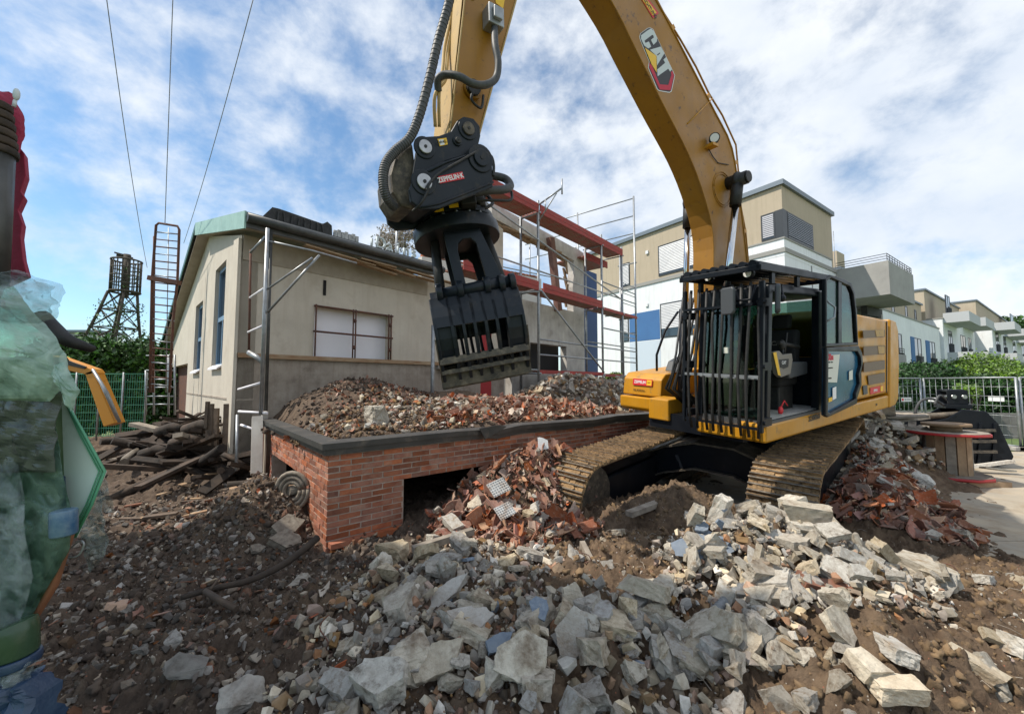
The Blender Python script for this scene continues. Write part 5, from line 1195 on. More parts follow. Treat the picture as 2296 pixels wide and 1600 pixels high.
stick = part(mb, 'stick', 'yellow_shaded', bevel=0.014)
mb = MB()
for p_ in (la, lb_):
    mb.tube([(a[0], SW + 0.003, a[1]) for a in p_], 0.010, 6)
part(mb, 'weld_seam', 'yellow_dust_and_sun', stick)
mb = MB(); mb.box(-0.004, 0.012, -0.16, 0.16, 0, 0.001) if False else None
mb = MB(); mb.prism([(la[8][0] + 0.004, -SW + 0.01, la[8][1]), (la[23][0] + 0.004, -SW + 0.01, la[23][1]), (la[23][0] + 0.004, SW - 0.01, la[23][1]), (la[8][0] + 0.004, SW - 0.01, la[8][1])], (0.006, 0, 0)); part(mb, 'sunlit_dusty_front_plate', 'yellow_dust_and_sun', stick)  # lighter plate puts sunlight and dust on the stick front into its colour
# valve block, hose loop and pipes on the stick
vb = ep(1098, 55, SW)
mb = MB(); mb.box(-0.09, 0.09, 0.0, 0.15, -0.10, 0.10, Matrix.Translation(vb)); mb.box(-0.05, 0.05, 0.15, 0.19, -0.06, 0.06, Matrix.Translation(vb)); part(mb, 'valve_block', 'galv', stick, bevel=0.01)
def smooth3(pts, n=6):
    pts = [Vector(p) for p in pts]; out = []
    for i in range(len(pts) - 1):
        a = pts[max(i - 1, 0)]; b = pts[i]; c = pts[i + 1]; d = pts[min(i + 2, len(pts) - 1)]
        for k in range(n):
            t = k / n; out.append(0.5 * ((2 * b) + (c - a) * t + (2 * a - 5 * b + 4 * c - d) * t * t + (3 * b - a - 3 * c + d) * t ** 3))
    out.append(pts[-1]); return out
mb = MB(); mb.tube(smooth3([vb + Vector((0, .1, -.1)), ep(1110, 100, .42), ep(1117, 140, .46), ep(1112, 175, .46), ep(1090, 190, .46), ep(1060, 188, .44), ep(1030, 172, .40), ep(1000, 168, .30), ep(982, 178, .25), ep(983, 205, .2)]), 0.036, 12); part(mb, 'stick_hose', 'hose', stick)
mb = MB(); mb.tube(smooth3([ep(1060, 0, .35), ep(1052, -60, .35), ep(1050, -120, .3)]), 0.02, 8)
for dx_ in (0, 9): mb.tube(smooth3([ep(1030 - dx_, -30, -.05), ep(1020 - dx_, 40, -.05), ep(1006 - dx_, 105, 0.0), ep(1002 - dx_, 150, .1), ep(998 - dx_, 180, .15), ep(975 + dx_, 215, .2), ep(976 + dx_, 285, .1)]), 0.018, 8)
part(mb, 'stick_pipe', 'yellow_dust_and_sun', stick)
mb = MB(); c = ep(1058, 203, SW); mb.tube([c, c + Vector((0, .05, 0))], 0.10, 20); mb.tube([c + Vector((0, .05, 0)), c + Vector((0, .07, 0))], 0.065, 18); part(mb, 'stick_pin_boss', 'yellow_shaded', stick)
mb = MB(); mb.tube([c + Vector((0.02, .06, -.02)), c + Vector((0.02, .10, -.02))], 0.075, 16); mb.tube(smooth3([c + Vector((0, .08, 0)), c + Vector((0.06, .1, -.16)), c + Vector((-.06, .08, -.2)), c + Vector((-.1, .06, -.05))]), 0.014, 6); part(mb, 'grease_fitting', 'rubber', stick)
decal('arrow_sticker', [(1108, -10), (1132, -4), (1128, 20), (1112, 8)], SW + 0.003, 'sign_yellow', stick)
# big spiral hose from the boom to the coupler
hp_ = smooth3([ep(1040, -180, 0.45), ep(1022, -60, 0.45), (ep(1003, 20, 0.42)), ep(982, 95, 0.40), ep(962, 180, 0.38), ep(940, 260, 0.36), ep(918, 310, 0.34), ep(885, 340, 0.32), ep(864, 370, 0.32), ep(859, 410, 0.32), ep(868, 445, 0.30), ep(884, 465, 0.22)], 8)
mb = MB(); mb.tube(hp_, 0.041, 14); hz = part(mb, 'spiral_hose', 'hose')
mb = MB(); acc = 0
L = 0; last = hp_[0]
ringc = []
for a, b in zip(hp_, hp_[1:]):
    seg = (b - a).length; nseg = max(1, int(seg / 0.024))
    for k in range(nseg): ringc.append((a.lerp(b, k / nseg), (b - a).normalized()))
for p, d in ringc: mb.tube([p - d * 0.007, p + d * 0.007], 0.0432, 12)
part(mb, 'hose_wire_wrap', 'hose', hz)

# ------------------------------------------------ coupler (side plates seen from the machine's left)
def plate(name, pix, yl, th, m='grapple', par=exc, bev=0.012):
    mb = MB(); mb.prism([ep(x, y, yl) for x, y in pix], (0, -th, 0)); return part(mb, name, m, par, bevel=bev)
cpl = empty('quick_coupler'); cpl.parent = exc
up_plate = [(932, 450), (924, 400), (934, 340), (940, 318), (952, 306), (985, 304), (1012, 294), (1026, 270), (1040, 261), (1062, 265), (1076, 282), (1078, 305), (1070, 338), (1040, 350), (1000, 362), (960, 385), (945, 420)]
plate('coupler_plate', up_plate, 0.34, 0.05, par=cpl); 
pl2 = [(p.x, p.z) for p in [ep(x, y, 0.34) for x, y in up_plate]]
mb = MB(); mb.prism([(x, -0.29, z) for x, z in pl2], (0, -0.05, 0)); part(mb, 'coupler_plate', 'grapple', cpl, bevel=0.012)
low_plate = [(922, 452), (918, 425), (926, 404), (944, 386), (985, 364), (1040, 350), (1062, 337), (1090, 344), (1104, 360), (1106, 420), (1040, 446), (985, 468), (945, 470)]
plate('coupler_body', low_plate, 0.40, 0.05, par=cpl)
pl3 = [(p.x, p.z) for p in [ep(x, y, 0.40) for x, y in low_plate]]
mb = MB(); mb.prism([(x, -0.35, z) for x, z in pl3], (0, -0.05, 0)); part(mb, 'coupler_body', 'grapple', cpl, bevel=0.012)
mb = MB(); mb.prism([(x, 0.34, z) for x, z in [(lambda p: (p.x, p.z))(ep(x, y, 0.4)) for x, y in ((935, 440), (950, 400), (1040, 362), (1092, 356), (1096, 412), (985, 455))]], (0, -0.68, 0)); part(mb, 'coupler_core', 'grapple', cpl, bevel=0.02)
# link behind: worn grey knuckle at the left
mb = MB(); mb.prism([(x, 0.26, z) for x, z in [(lambda p: (p.x, p.z))(ep(x, y, 0.26)) for x, y in ((926, 318), (905, 330), (886, 352), (876, 390), (880, 430), (900, 462), (930, 470), (940, 430))]], (0, -0.5, 0)); part(mb, 'coupler_link', 'wornsteel', cpl, bevel=0.03)
mb = MB(); a = ep(960, 430, 0.4); b = ep(1104, 392 + 6, 0.4)
mb.tube([ep(945, 465, .405), ep(985, 456, .405), ep(1106, 408, .405)], 0.012, 6); mb.tube([ep(960, 385, .405), ep(1000, 364, .405), ep(1068, 341, .405)], 0.012, 6); part(mb, 'plate_rim', 'grapple', cpl)
for (x, y, yl, r_, m) in ((952, 331, 0.345, 0.075, 'steel'), (950, 409, 0.405, 0.085, 'steel'), (1049, 290, 0.345, 0.075, 'wornsteel'), (1078, 355, 0.41, 0.10, 'grapple'), (1026, 316, 0.35, 0.035, 'rubber')):
    c = ep(x, y, yl); mb = MB(); mb.tube([c + Vector((0, -0.02, 0)), c + Vector((0, 0.008, 0))], r_ * 1.38, 24); bs = part(mb, 'pin_boss', 'grapple', cpl, bevel=0.008)
    mb = MB(); mb.tube([c + Vector((0, 0.0, 0)), c + Vector((0, 0.03, 0))], r_ * .85, 20); pn_ = part(mb, 'pin', m, cpl, bevel=0.006)
    mb = MB(); mb.tube([c + Vector((0, 0.03, 0)), c + Vector((0, 0.036, 0))], r_ * 0.2, 8); part(mb, 'pin_bolt', 'rubber', cpl)
sgp = MB(); sgp.prism([ep(x, y, 0.405) for x, y in ((982, 396), (1036, 385), (1041, 401), (986, 412))], (0, 0.004, 0)); sgo = part(sgp, 'dealer_sign', 'sign_red', cpl)
decal_text('lettering', 'ZEPPELIN·K', (1011, 399), (1022, 396.7), 0.411, 0.062, 'sign_white', cpl, 0.0015, 0.9)
plate('maker_plate', [(981, 312), (1001, 309), (1004, 324), (986, 328)], 0.349, 0.004, 'sign_yellow', cpl, 0); plate('maker_plate_print', [(984, 314), (994, 312.5), (997, 324), (988, 326)], 0.353, 0.004, 'sign_white', cpl, 0)
decal_text('lettering', 'CW45', (990, 319), (996, 318), 0.356, 0.04, 'sign_black', cpl)
mb = MB(); mb.tube(smooth3([ep(1068, 340, .43), ep(1030, 362, .44), ep(985, 388, .45), ep(963, 412, .47), ep(958, 430, .46), ep(944, 455, .44), ep(925, 474, .36)]), 0.012, 6); part(mb, 'thin_hose', 'rubber', cpl)
mb = MB(); mb.tube(smooth3([ep(1090, 345, .40), ep(1102, 352, .40), ep(1107, 372, .40), ep(1106, 395, .40)]), 0.016, 8); part(mb, 'thin_hose', 'rubber', cpl)

# ------------------------------------------------ rotator and grapple, in a frame of their own
GYD = 4.62
gtop = at(1017, 490, GYD); gbot = at(1085, 850, GYD - 0.05)
gd = (gbot - gtop).normalized()                       # down
gw = Vector((0.97, 0.16, 0.2)); gw = (gw - gd * gw.dot(gd)).normalized()   # to the right, slightly away
gn = gd.cross(gw).normalized()
if gn.y > 0: gn = -gn                                 # towards the camera
GF = frame(gtop, gw, gn, gd)                          # x right, y to camera, z down
GLN = (gbot - gtop).length
ginv_e = EMI
def gpart(mb, name, m, parent=exc, **k):
    mb.v = [tuple(EMI @ (GF @ Vector(v))) for v in mb.v]
    return part(mb, name, m, parent, **k)
grp = empty('grapple'); grp.parent = exc
mb = MB(); mb.tube([(0.02, 0, -0.14), (0.02, 0, 0.05)], 0.40, 28); mb.box(-0.36, 0.40, -0.32, 0.32, -0.22, -0.13); gpart(mb, 'rotator_head', 'grapple', grp, bevel=0.01)
mb = MB(); mb.tube([(0, 0, 0.05), (0, 0, 0.12)], 0.46, 32); mb.tube([(0, 0, 0.155), (0, 0, 0.30)], 0.50, 32); mb.tube([(0, 0, 0.11), (0, 0, 0.16)], 0.43, 28); gpart(mb, 'rotator_ring', 'grapple', grp, bevel=0.008)
mb = MB()
for k in range(20):
    t = 2 * PI * k / 20; mb.tube([(0.45 * math.cos(t), 0.45 * math.sin(t), 0.12), (0.45 * math.cos(t), 0.45 * math.sin(t), 0.15)], 0.02, 6)
gpart(mb, 'ring_bolt', 'steel', grp)
mb = MB()
for (x, y) in ((-0.30, 0.30), (0.10, 0.40), (0.30, 0.30), (-0.1, 0.38)): mb.tube([(x, y, -0.12), (x, y, 0.05)], 0.055, 12)
mb.tube([(-0.36, 0.25, 0.0), (-0.30, 0.42, 0.01), (0.0, 0.50, 0.0), (0.3, 0.42, 0.02)], 0.03, 8); gpart(mb, 'rotator_motor', 'rubber', grp)
mb = MB(); mb.box(0.06, 0.22, 0.40, 0.56, -0.16, 0.12); gpart(mb, 'valve_block', 'rubber', grp, bevel=0.01)
mb = MB(); mb.tube(smooth3([(0.2, 0.5, -0.02), (0.40, 0.5, -0.03), (0.56, 0.45, -0.05), (0.66, 0.36, -0.13), (0.64, 0.3, -0.25), (0.52, 0.3, -0.30), (0.46, 0.3, -0.30)]), 0.045, 12); gpart(mb, 'side_hose', 'hose', grp)
mb = MB(); mb.tube(smooth3([(0.2, 0.5, 0.06), (0.45, 0.5, 0.09), (0.62, 0.42, 0.06), (0.66, 0.36, -0.06)]), 0.016, 8); mb.tube(smooth3([(0.15, 0.48, 0.04), (-0.2, 0.52, 0.07), (-0.42, 0.4, 0.06), (-0.5, 0.2, -0.05)]), 0.022, 8); gpart(mb, 'thin_hose', 'rubber', grp)
mb = MB(); mb.tube(smooth3([(-0.45, 0.3, -0.3), (-0.5, 0.25, -0.1), (-0.42, 0.36, 0.05), (-0.3, 0.42, 0.08)]), 0.03, 8); gpart(mb, 'thin_hose', 'hose', grp)
rg2 = random.Random(12)
for k in range(9):
    a = rg2.uniform(.2, 2.9); r0 = rg2.uniform(.36, .44); z0 = rg2.uniform(-.22, -.05); da = rg2.uniform(.4, 1.1)
    pts = [(r0 * math.cos(a), r0 * math.sin(a), -.24), (1.22 * r0 * math.cos(a + da * .3), 1.2 * r0 * math.sin(a + da * .3), z0), (1.15 * r0 * math.cos(a + da * .7), 1.12 * r0 * math.sin(a + da * .7), z0 + .1), (r0 * math.cos(a + da), r0 * math.sin(a + da), .06)]
    mb = MB(); mb.tube(smooth3(pts, 5), rg2.choice((.014, .02, .026)), 8); gpart(mb, 'thin_hose', rg2.choice(('rubber', 'hose', 'grapple')), grp)
for (x, z) in ((-0.18, 0.10), (-0.02, 0.09), (0.12, -0.16), (0.28, -0.16)):
    mb = MB(); y_ = math.sqrt(max(0.0, 0.505 ** 2 - x * x)) if z > 0 else 0.565; mb.box(x - 0.05, x + 0.05, y_ - 0.015, y_ + 0.004, z - 0.022, z + 0.022); gpart(mb, 'yellow_tag', 'sign_yellow', grp)
# carrier: trapezoid frame with an arched window, from the ring to the shell pivots
H_ = GLN
zc0, zc1 = 0.30, H_ * 0.50
def carrier(y, sgn):
    m = MB()
    out = [(-0.17, zc0), (0.23, zc0), (0.37, zc1 - 0.12), (0.37, zc1), (0.22, zc1 + 0.05), (-0.08, zc1 + 0.05), (-0.14, zc1 - 0.1)]
    hole = [(-0.03, zc1 - 0.04), (-0.05, zc0 + 0.22), (-0.03, zc0 + 0.14), (0.02, zc0 + 0.10), (0.11, zc0 + 0.10), (0.16, zc0 + 0.16), (0.19, zc1 - 0.20)]
    # strips round the hole
    m.prism([(x, y, z) for x, z in [out[0], out[6], out[5], hole[0], hole[1], hole[2]]], (0, 0.05 * sgn, 0))
    m.prism([(x, y, z) for x, z in [out[0], hole[2], hole[3], hole[4], hole[5], out[1]]], (0, 0.05 * sgn, 0))
    m.prism([(x, y, z) for x, z in [out[1], hole[5], hole[6], (0.20, zc1 - 0.02), out[4], out[3], out[2]]], (0, 0.05 * sgn, 0))
    m.prism([(x, y, z) for x, z in [(-0.03, zc1 - 0.04), (-0.08, zc1 + 0.05), (0.22, zc1 + 0.05), (0.20, zc1 - 0.02), (0.10, zc1 - 0.09)]], (0, 0.05 * sgn, 0))
    return m
gpart(carrier(0.34, -1), 'grapple_carrier', 'grapple', grp, bevel=0.008); gpart(carrier(-0.34, 1), 'grapple_carrier', 'grapple', grp, bevel=0.008)
mb = MB(); mb.prism([(-0.17, -0.34, zc0), (-0.17, 0.34, zc0), (0.23, 0.34, zc0), (0.23, -0.34, zc0)], (0, 0, 0.04)); mb.prism([(0.23, -0.30, zc0), (0.23, 0.30, zc0), (0.37, 0.30, zc1 - 0.1), (0.37, -0.30, zc1 - 0.1)], (-0.03, 0, 0)); gpart(mb, 'carrier_web', 'grapple', grp, bevel=0.006)
for x in (-0.31, 0.42):
    mb = MB(); mb.tube([(-0.27 if x < 0 else 0.32, 0.1, zc0), (x * 1.0, 0.16, zc1 + 0.02)], 0.05, 14); mb.tube([(-0.27 if x < 0 else 0.32, -0.16, zc0), (x, -0.1, zc1)], 0.06, 12); gpart(mb, 'grapple_cylinder', 'rubber', grp)
for y_ in (.36, -.36):
    mb = MB(); mb.tube([(-0.34, y_, zc1 + 0.02), (0.48, y_, zc1 - 0.02)], 0.065, 18); gpart(mb, 'pivot_shaft', 'grapple', grp)
for x in (-0.33, -0.11, 0.18, 0.34, 0.46):
    mb = MB(); mb.tube([(x - 0.03, 0.36, zc1), (x + 0.035, 0.36, zc1)], 0.10, 18); gpart(mb, 'pivot_lug', 'grapple', grp, bevel=0.008)
# two shells: curved ribs in profile (y, z), side plates, cross bars, cutting edge
wL, wR = -0.45, 0.51
ztop_, zbot = zc1 + 0.06, H_ - 0.02
def shell_profile(sgn):
    pts = []
    for k in range(9):
        t = k / 8; z = ztop_ + (zbot - ztop_) * t; y = sgn * (0.30 + 0.26 * math.sin(PI * (0.12 + 0.80 * t)) - 0.20 * t)
        pts.append((y, z))
    return pts
for sgn in (1, -1):
    sh = empty('grapple_shell'); sh.parent = grp
    pr = shell_profile(sgn); inn = [(y - sgn * 0.13 * (1 - 0.3 * k / 8), z) for k, (y, z) in enumerate(pr)]
    nr = 8
    for k in range(nr):
        x = wL + 0.07 + (wR - wL - 0.14) * k / (nr - 1)
        if k in (0, nr - 1): continue
        mb = MB()
        for i in range(8):
            mb.prism([(x - 0.016, *pr[i]), (x - 0.016, *pr[i + 1]), (x - 0.016, *inn[i + 1]), (x - 0.016, *inn[i])], (0.032, 0, 0))
        gpart(mb, 'rib', 'grapple', sh, bevel=0)
    for x in (wL, wR - 0.035):
        mb = MB(); hub = [(sgn * 0.02, ztop_ + 0.10), (sgn * 0.02, zbot - 0.42), (sgn * 0.10, zbot - 0.05)]
        mb.prism([(x, y, z) for y, z in pr] + [(x, *inn[8]), (x, *hub[2]), (x, *hub[1]), (x, *hub[0])], (0.035, 0, 0)); gpart(mb, 'side_plate', 'grapple', sh, bevel=0.008)
    for x in (wL - 0.012, wR):   # worn edge strip on the side
        mb = MB(); mb.prism([(x, *pr[i]) for i in range(4, 9)] + [(x, *inn[i]) for i in range(8, 3, -1)], (0.012, 0, 0)); gpart(mb, 'wear_strip', 'wornsteel', sh)
    # top curved plate
    mb = MB()
    for i in range(3):
        mb.prism([(wL + 0.02, *pr[i]), (wL + 0.02, *pr[i + 1]), (wL + 0.02, pr[i + 1][0] - sgn * 0.03, pr[i + 1][1]), (wL + 0.02, pr[i][0] - sgn * 0.03, pr[i][1])], (wR - wL - 0.04, 0, 0))
    mb.prism([(wL + 0.02, *pr[0]), (wL + 0.02, pr[0][0] * 0.7, ztop_ - 0.10), (wL + 0.02, sgn * 0.10, ztop_ - 0.06), (wL + 0.02, sgn * 0.14, ztop_ + 0.05)], (wR - wL - 0.04, 0, 0))
    gpart(mb, 'shell_top', 'grapple', sh, bevel=0.01)
    # solid cheek panels at the ends, as on sorting grapples
    for (xa, xb) in ((wL + 0.035, wL + 0.22), (wR - 0.18, wR - 0.035)):
        mb = MB()
        for i in range(1, 6): mb.prism([(xa, pr[i][0] - sgn * .04, pr[i][1]), (xa, pr[i + 1][0] - sgn * .04, pr[i + 1][1]), (xa, pr[i + 1][0] - sgn * 0.06, pr[i + 1][1]), (xa, pr[i][0] - sgn * 0.06, pr[i][1])], (xb - xa, 0, 0))
        gpart(mb, 'cheek_panel', 'grapple', sh)
    for i, hgt in ((6, 0.075), (7, 0.05)):
        y, z = pr[i]; mb = MB(); mb.prism([(wL, y + sgn * 0.012, z - hgt / 2), (wL, y + sgn * 0.012, z + hgt / 2), (wL, y - sgn * 0.05, z + hgt / 2), (wL, y - sgn * 0.05, z - hgt / 2)], (wR - wL, 0, 0)); gpart(mb, 'cross_bar', 'wornsteel', sh, bevel=0.006)
    y, z = pr[8]; mb = MB(); mb.prism([(wL - 0.02, y + sgn * 0.03, z - 0.10), (wL - 0.02, y + sgn * 0.0, z + 0.05), (wL - 0.02, y - sgn * 0.03, z + 0.05), (wL - 0.02, y - sgn * 0.03, z - 0.10)], (wR - wL + 0.04, 0, 0)); gpart(mb, 'cutting_edge', 'wornsteel', sh, bevel=0.006)
    for k in range(nr + 3):
        x = wL + 0.03 + (wR - wL - 0.08) * k / (nr + 2); mb = MB(); mb.prism([(x, pr[7][0], pr[7][1]), (x, pr[8][0] + sgn * 0.01, pr[8][1] - 0.08), (x, pr[8][0] - sgn * 0.06, pr[8][1] - 0.08), (x, pr[7][0] - sgn * 0.05, pr[7][1])], (0.035, 0, 0)); gpart(mb, 'tooth_web', 'wornsteel', sh)

# ------------------------------------------------ tracks
def shoe_mesh(W=0.72):
    b = MB(); L = 0.185
    b.box(-L / 2, L / 2, -W / 2, W / 2, 0, 0.022)
    for x, h in ((-L * 0.42, 0.050), (0.0, 0.040), (L * 0.42, 0.034)): b.box(x - 0.009, x + 0.009, -W / 2, W / 2, 0.022, 0.022 + h)
    r_ = random.Random(4)
    # caked mud between the grousers
    for (xa, xb) in ((-L * 0.42 + 0.01, -0.01), (0.01, L * 0.42 - 0.01)):
        n_ = 14
        for i in range(n_):
            ya = -W / 2 + 0.01 + (W - 0.02) * i / n_; yb = ya + (W - 0.02) / n_; h = 0.022 + r_.uniform(0.003, 0.030)
            b.box(xa, xb, ya, yb, 0.02, h)
    for y in (-0.2, 0.2):
        b.tube([(0.045, y, 0.02), (0.045, y, 0.05)], 0.018, 6)
    me = bpy.data.meshes.new('track_shoe'); me.from_pydata(b.v, [], b.f); me.materials.append(M_['mud']); me.materials.append(M_['wornsteel']); me.update()
    for i, p in enumerate(me.polygons): p.material_index = 1 if 6 <= i < 24 and i % 6 in (1, 0) else 0
    bm = bmesh.new(); bm.from_mesh(me); bmesh.ops.recalc_face_normals(bm, faces=bm.faces); bm.to_mesh(me); bm.free()
    return me
SHOE = shoe_mesh()
TR = R(11.5)
RT = Matrix.Rotation(TR, 4, 'Z')
def oval(xf, xr, r):
    """centre line of the track as points (x, z, angle)"""
    zc = r + 0.08; Ls = xf - xr; per = 2 * Ls + 2 * PI * r; n_ = int(round(per / 0.19)); out = []
    for k in range(n_):
        s_ = per * k / n_
        if s_ < Ls: out.append((xr + s_, zc + r - 0.02 * math.sin(PI * s_ / Ls), 0.0))
        elif s_ < Ls + PI * r: a = (s_ - Ls) / r; out.append((xf + r * math.sin(a), zc + r * math.cos(a), a))
        elif s_ < 2 * Ls + PI * r: out.append((xf - (s_ - Ls - PI * r), zc - r, PI))
        else: a = (s_ - 2 * Ls - PI * r) / r + PI; out.append((xr + r * math.sin(a), zc + r * math.cos(a), a))
    return out
for (yc, adv, yin, rr_) in ((1.25, 0.0, -1, 0.44), (-1.02, 1.26, 1, 0.48)):
    M0 = RT @ Matrix.Translation((adv, yc, -0.02 if yc > 0 else -0.20))
    tk = empty('track', M=M0); tk.parent = exc
    xf, xr = 2.0, -2.1
    for (x, z, a) in oval(xf, xr, rr_):
        Mx = Matrix.Translation((x, 0, z)) @ Matrix.Rotation(a, 4, 'Y') @ Euler((rng.uniform(-.015, .015), rng.uniform(-.02, .02), rng.uniform(-.01, .01))).to_matrix().to_4x4()
        link('track_shoe', SHOE, tk, mat4=Mx)
    mb = MB(); mb.box(xr + 0.1, xf - 0.1, -0.17, 0.17, 0.28, 0.74); mb.prism([(xr + .2, -0.2, 0.74), (xf - .2, -0.2, 0.74), (xf - .3, -0.05, 0.80), (xr + .3, -0.05, 0.80)], (0, 0.25, 0)); part(mb, 'track_frame', 'black', tk, bevel=0.02)
    mb = MB(); mb.box(xr - 0.1, xf + 0.1, yin * 0.30 - 0.02, yin * 0.30 + 0.02, 0.16, 0.30)
    mb.box(xr + 0.2, xf - 0.1, -yin * 0.26 - 0.02, -yin * 0.26 + 0.02, 0.14, 0.32); part(mb, 'roller_guard', 'wornsteel', tk)
    for x in (xf, xr):
        mb = MB(); mb.tube([(x, -0.20, rr_ + 0.08), (x, 0.20, rr_ + 0.08)], rr_ - 0.04, 24); mb.tube([(x, -0.17, rr_ + 0.08), (x, 0.17, rr_ + 0.08)], 0.17, 18); part(mb, 'idler_wheel' if x > 0 else 'sprocket', 'wornsteel', tk, bevel=0.01)
    for k in range(8):
        x = xr + 0.4 + k * (xf - xr - 0.8) / 7; mb = MB(); mb.tube([(x, -0.22, 0.17), (x, 0.22, 0.17)], 0.10, 14); part(mb, 'bottom_roller', 'wornsteel', tk)
# carbody: arched beams between the track frames
mb = MB()
a0, a1 = -0.75, 1.10
def cb(y, x0, x1, zt, zb): return [(x0, y, zt), (x1, y, zt)]
prof = [(-1.1, 0.52, 0.10), (-0.7, 0.72, 0.30), (-0.2, 0.86, 0.46), (0.4, 0.86, 0.46), (0.8, 0.72, 0.30), (1.15, 0.5, 0.10)]
front = [RT @ Vector((1.25, y, z)) for y, z, _ in prof] + [RT @ Vector((1.25, y, z)) for y, _, z in prof[::-1]]
e_ = RT.to_3x3() @ Vector((-2.4, 0, 0))
mb.prism(front, e_); part(mb, 'carbody', 'black', bevel=0.02)
mb = MB()
for (y, z, _), (y2, z2, _) in zip(prof, prof[1:]):
    mb.prism([RT @ Vector((1.32, y, z)), RT @ Vector((1.32, y2, z2)), RT @ Vector((1.32, y2, z2 + 0.03)), RT @ Vector((1.32, y, z + 0.03))], RT.to_3x3() @ Vector((-0.6, 0, 0)))
    mb.prism([RT @ Vector((1.30, y, _ )), RT @ Vector((1.30, y2, _)), RT @ Vector((1.30, y2, _ + 0.02)), RT @ Vector((1.30, y, _ + 0.02))], RT.to_3x3() @ Vector((-0.10, 0, 0))) if False else None
part(mb, 'carbody_flange', 'wornsteel')
mb = MB(); zq = [(y, b_) for y, _, b_ in prof]
for (y, z), (y2, z2) in zip(zq, zq[1:]):
    mb.prism([RT @ Vector((1.33, y, z - 0.02)), RT @ Vector((1.33, y2, z2 - 0.02)), RT @ Vector((1.33, y2, z2 + 0.005)), RT @ Vector((1.33, y, z + 0.005))], RT.to_3x3() @ Vector((-0.25, 0, 0)))
part(mb, 'carbody_flange', 'wornsteel')
# ---------------------------------------------------------------- rubble
def hull_piece(seed, dx, dy, dz, n=14, rough=0.06, cuts=4, blocky=0.55, name='concrete_chunk', m='conc'):
    """an angular broken lump; blocky near 1 keeps more of the original slab faces"""
    r_ = random.Random(seed); bm = bmesh.new()
    for _ in range(n):
        p = [r_.uniform(-1, 1) for _ in range(3)]
        if r_.random() < blocky:
            k = r_.choice((0, 1, 2, 2)); p[k] = math.copysign(1.0, p[k])
        else:
            L = math.sqrt(sum(c * c for c in p)) or 1; p = [c / L * 0.98 for c in p]
        bm.verts.new((p[0] * dx / 2, p[1] * dy / 2, p[2] * dz / 2))
    res = bmesh.ops.convex_hull(bm, input=bm.verts)
    dead = [g for g in res['geom_interior'] if isinstance(g, bmesh.types.BMVert)]
    if dead: bmesh.ops.delete(bm, geom=list(set(dead)), context='VERTS')
    loose = [v for v in bm.verts if not v.link_faces]
    if loose: bmesh.ops.delete(bm, geom=loose, context='VERTS')
    return finish_piece(bm, seed, rough * min(dx, dy, dz), cuts, name, m)
def slab_piece(seed, dx, dy, dz, name='concrete_slab', m='conc', rough=0.13, cuts=4, ragged=0.34, nside=None):
    """a broken plate: flat faces above and below, ragged sides"""
    r_ = random.Random(seed); bm = bmesh.new(); n = nside or r_.randint(4, 6); a0 = r_.uniform(0, 6.28)
    top = []; bot = []
    for k in range(n):
        a = a0 + 2 * PI * k / n + r_.uniform(-.3, .3) * (6 / n); q = r_.uniform(1 - ragged, 1.0)
        c, s_ = math.cos(a), math.sin(a); f = q / max(abs(c), abs(s_)) ** 0.7
        x, y = c * f * dx / 2, s_ * f * dy / 2
        top.append(bm.verts.new((x, y, dz / 2))); bot.append(bm.verts.new((x * r_.uniform(.84, 1.06), y * r_.uniform(.84, 1.06), -dz / 2 * r_.uniform(.9, 1.05))))
    bm.faces.new(top); bm.faces.new(bot[::-1])
    for k in range(n): j = (k + 1) % n; bm.faces.new((top[j], top[k], bot[k], bot[j]))
    bmesh.ops.recalc_face_normals(bm, faces=bm.faces)
    bmesh.ops.triangulate(bm, faces=bm.faces)
    return finish_piece(bm, seed, rough * dz, cuts, name, m)
def brick_piece(seed, dx, dy, dz, name='broken_brick', m='conc_cream', cuts=5):
    r_ = random.Random(seed); bm = bmesh.new(); bmesh.ops.create_cube(bm, size=1.0)
    for v in bm.verts:
        v.co.x *= dx; v.co.y *= dy; v.co.z *= dz
        if v.co.x > 0: v.co.x += r_.uniform(-.42, .0) * dx
        v.co += Vector([r_.uniform(-.03, .03) * dz for _ in range(3)])
    bmesh.ops.triangulate(bm, faces=bm.faces)
    return finish_piece(bm, seed, 0.085 * dz, cuts, name, m)
def finish_piece(bm, seed, amp, cuts, name, m):
    if cuts: bmesh.ops.subdivide_edges(bm, edges=bm.edges[:], cuts=cuts, use_grid_fill=True)
    bm.normal_update()
    off = Vector((seed * 3.1, seed * 1.7, seed * 0.9)); size = max((v.co.length for v in bm.verts), default=0.1)
    for v in bm.verts:
        q = v.co * (2.2 / size) + off; nn = mnoise.noise(q) + mnoise.noise(q * 2.4) * 0.7 + abs(mnoise.noise(q * 5.1)) * -0.6 + mnoise.noise(q * 10) * 0.28
        v.co += v.normal * nn * amp * (.35 if abs(v.normal.z) > .93 else 1.0)
        rim = 1 - abs(v.normal.z); v.co.x *= 1 + rim * .10 * mnoise.noise(q * 3.1); v.co.y *= 1 + rim * .10 * mnoise.noise(q * 3.1 + Vector((5, 5, 5)))
    # shave the corners a little
    me = bpy.data.meshes.new(name); bm.to_mesh(me); bm.free(); me.materials.append(M_[m]); return me
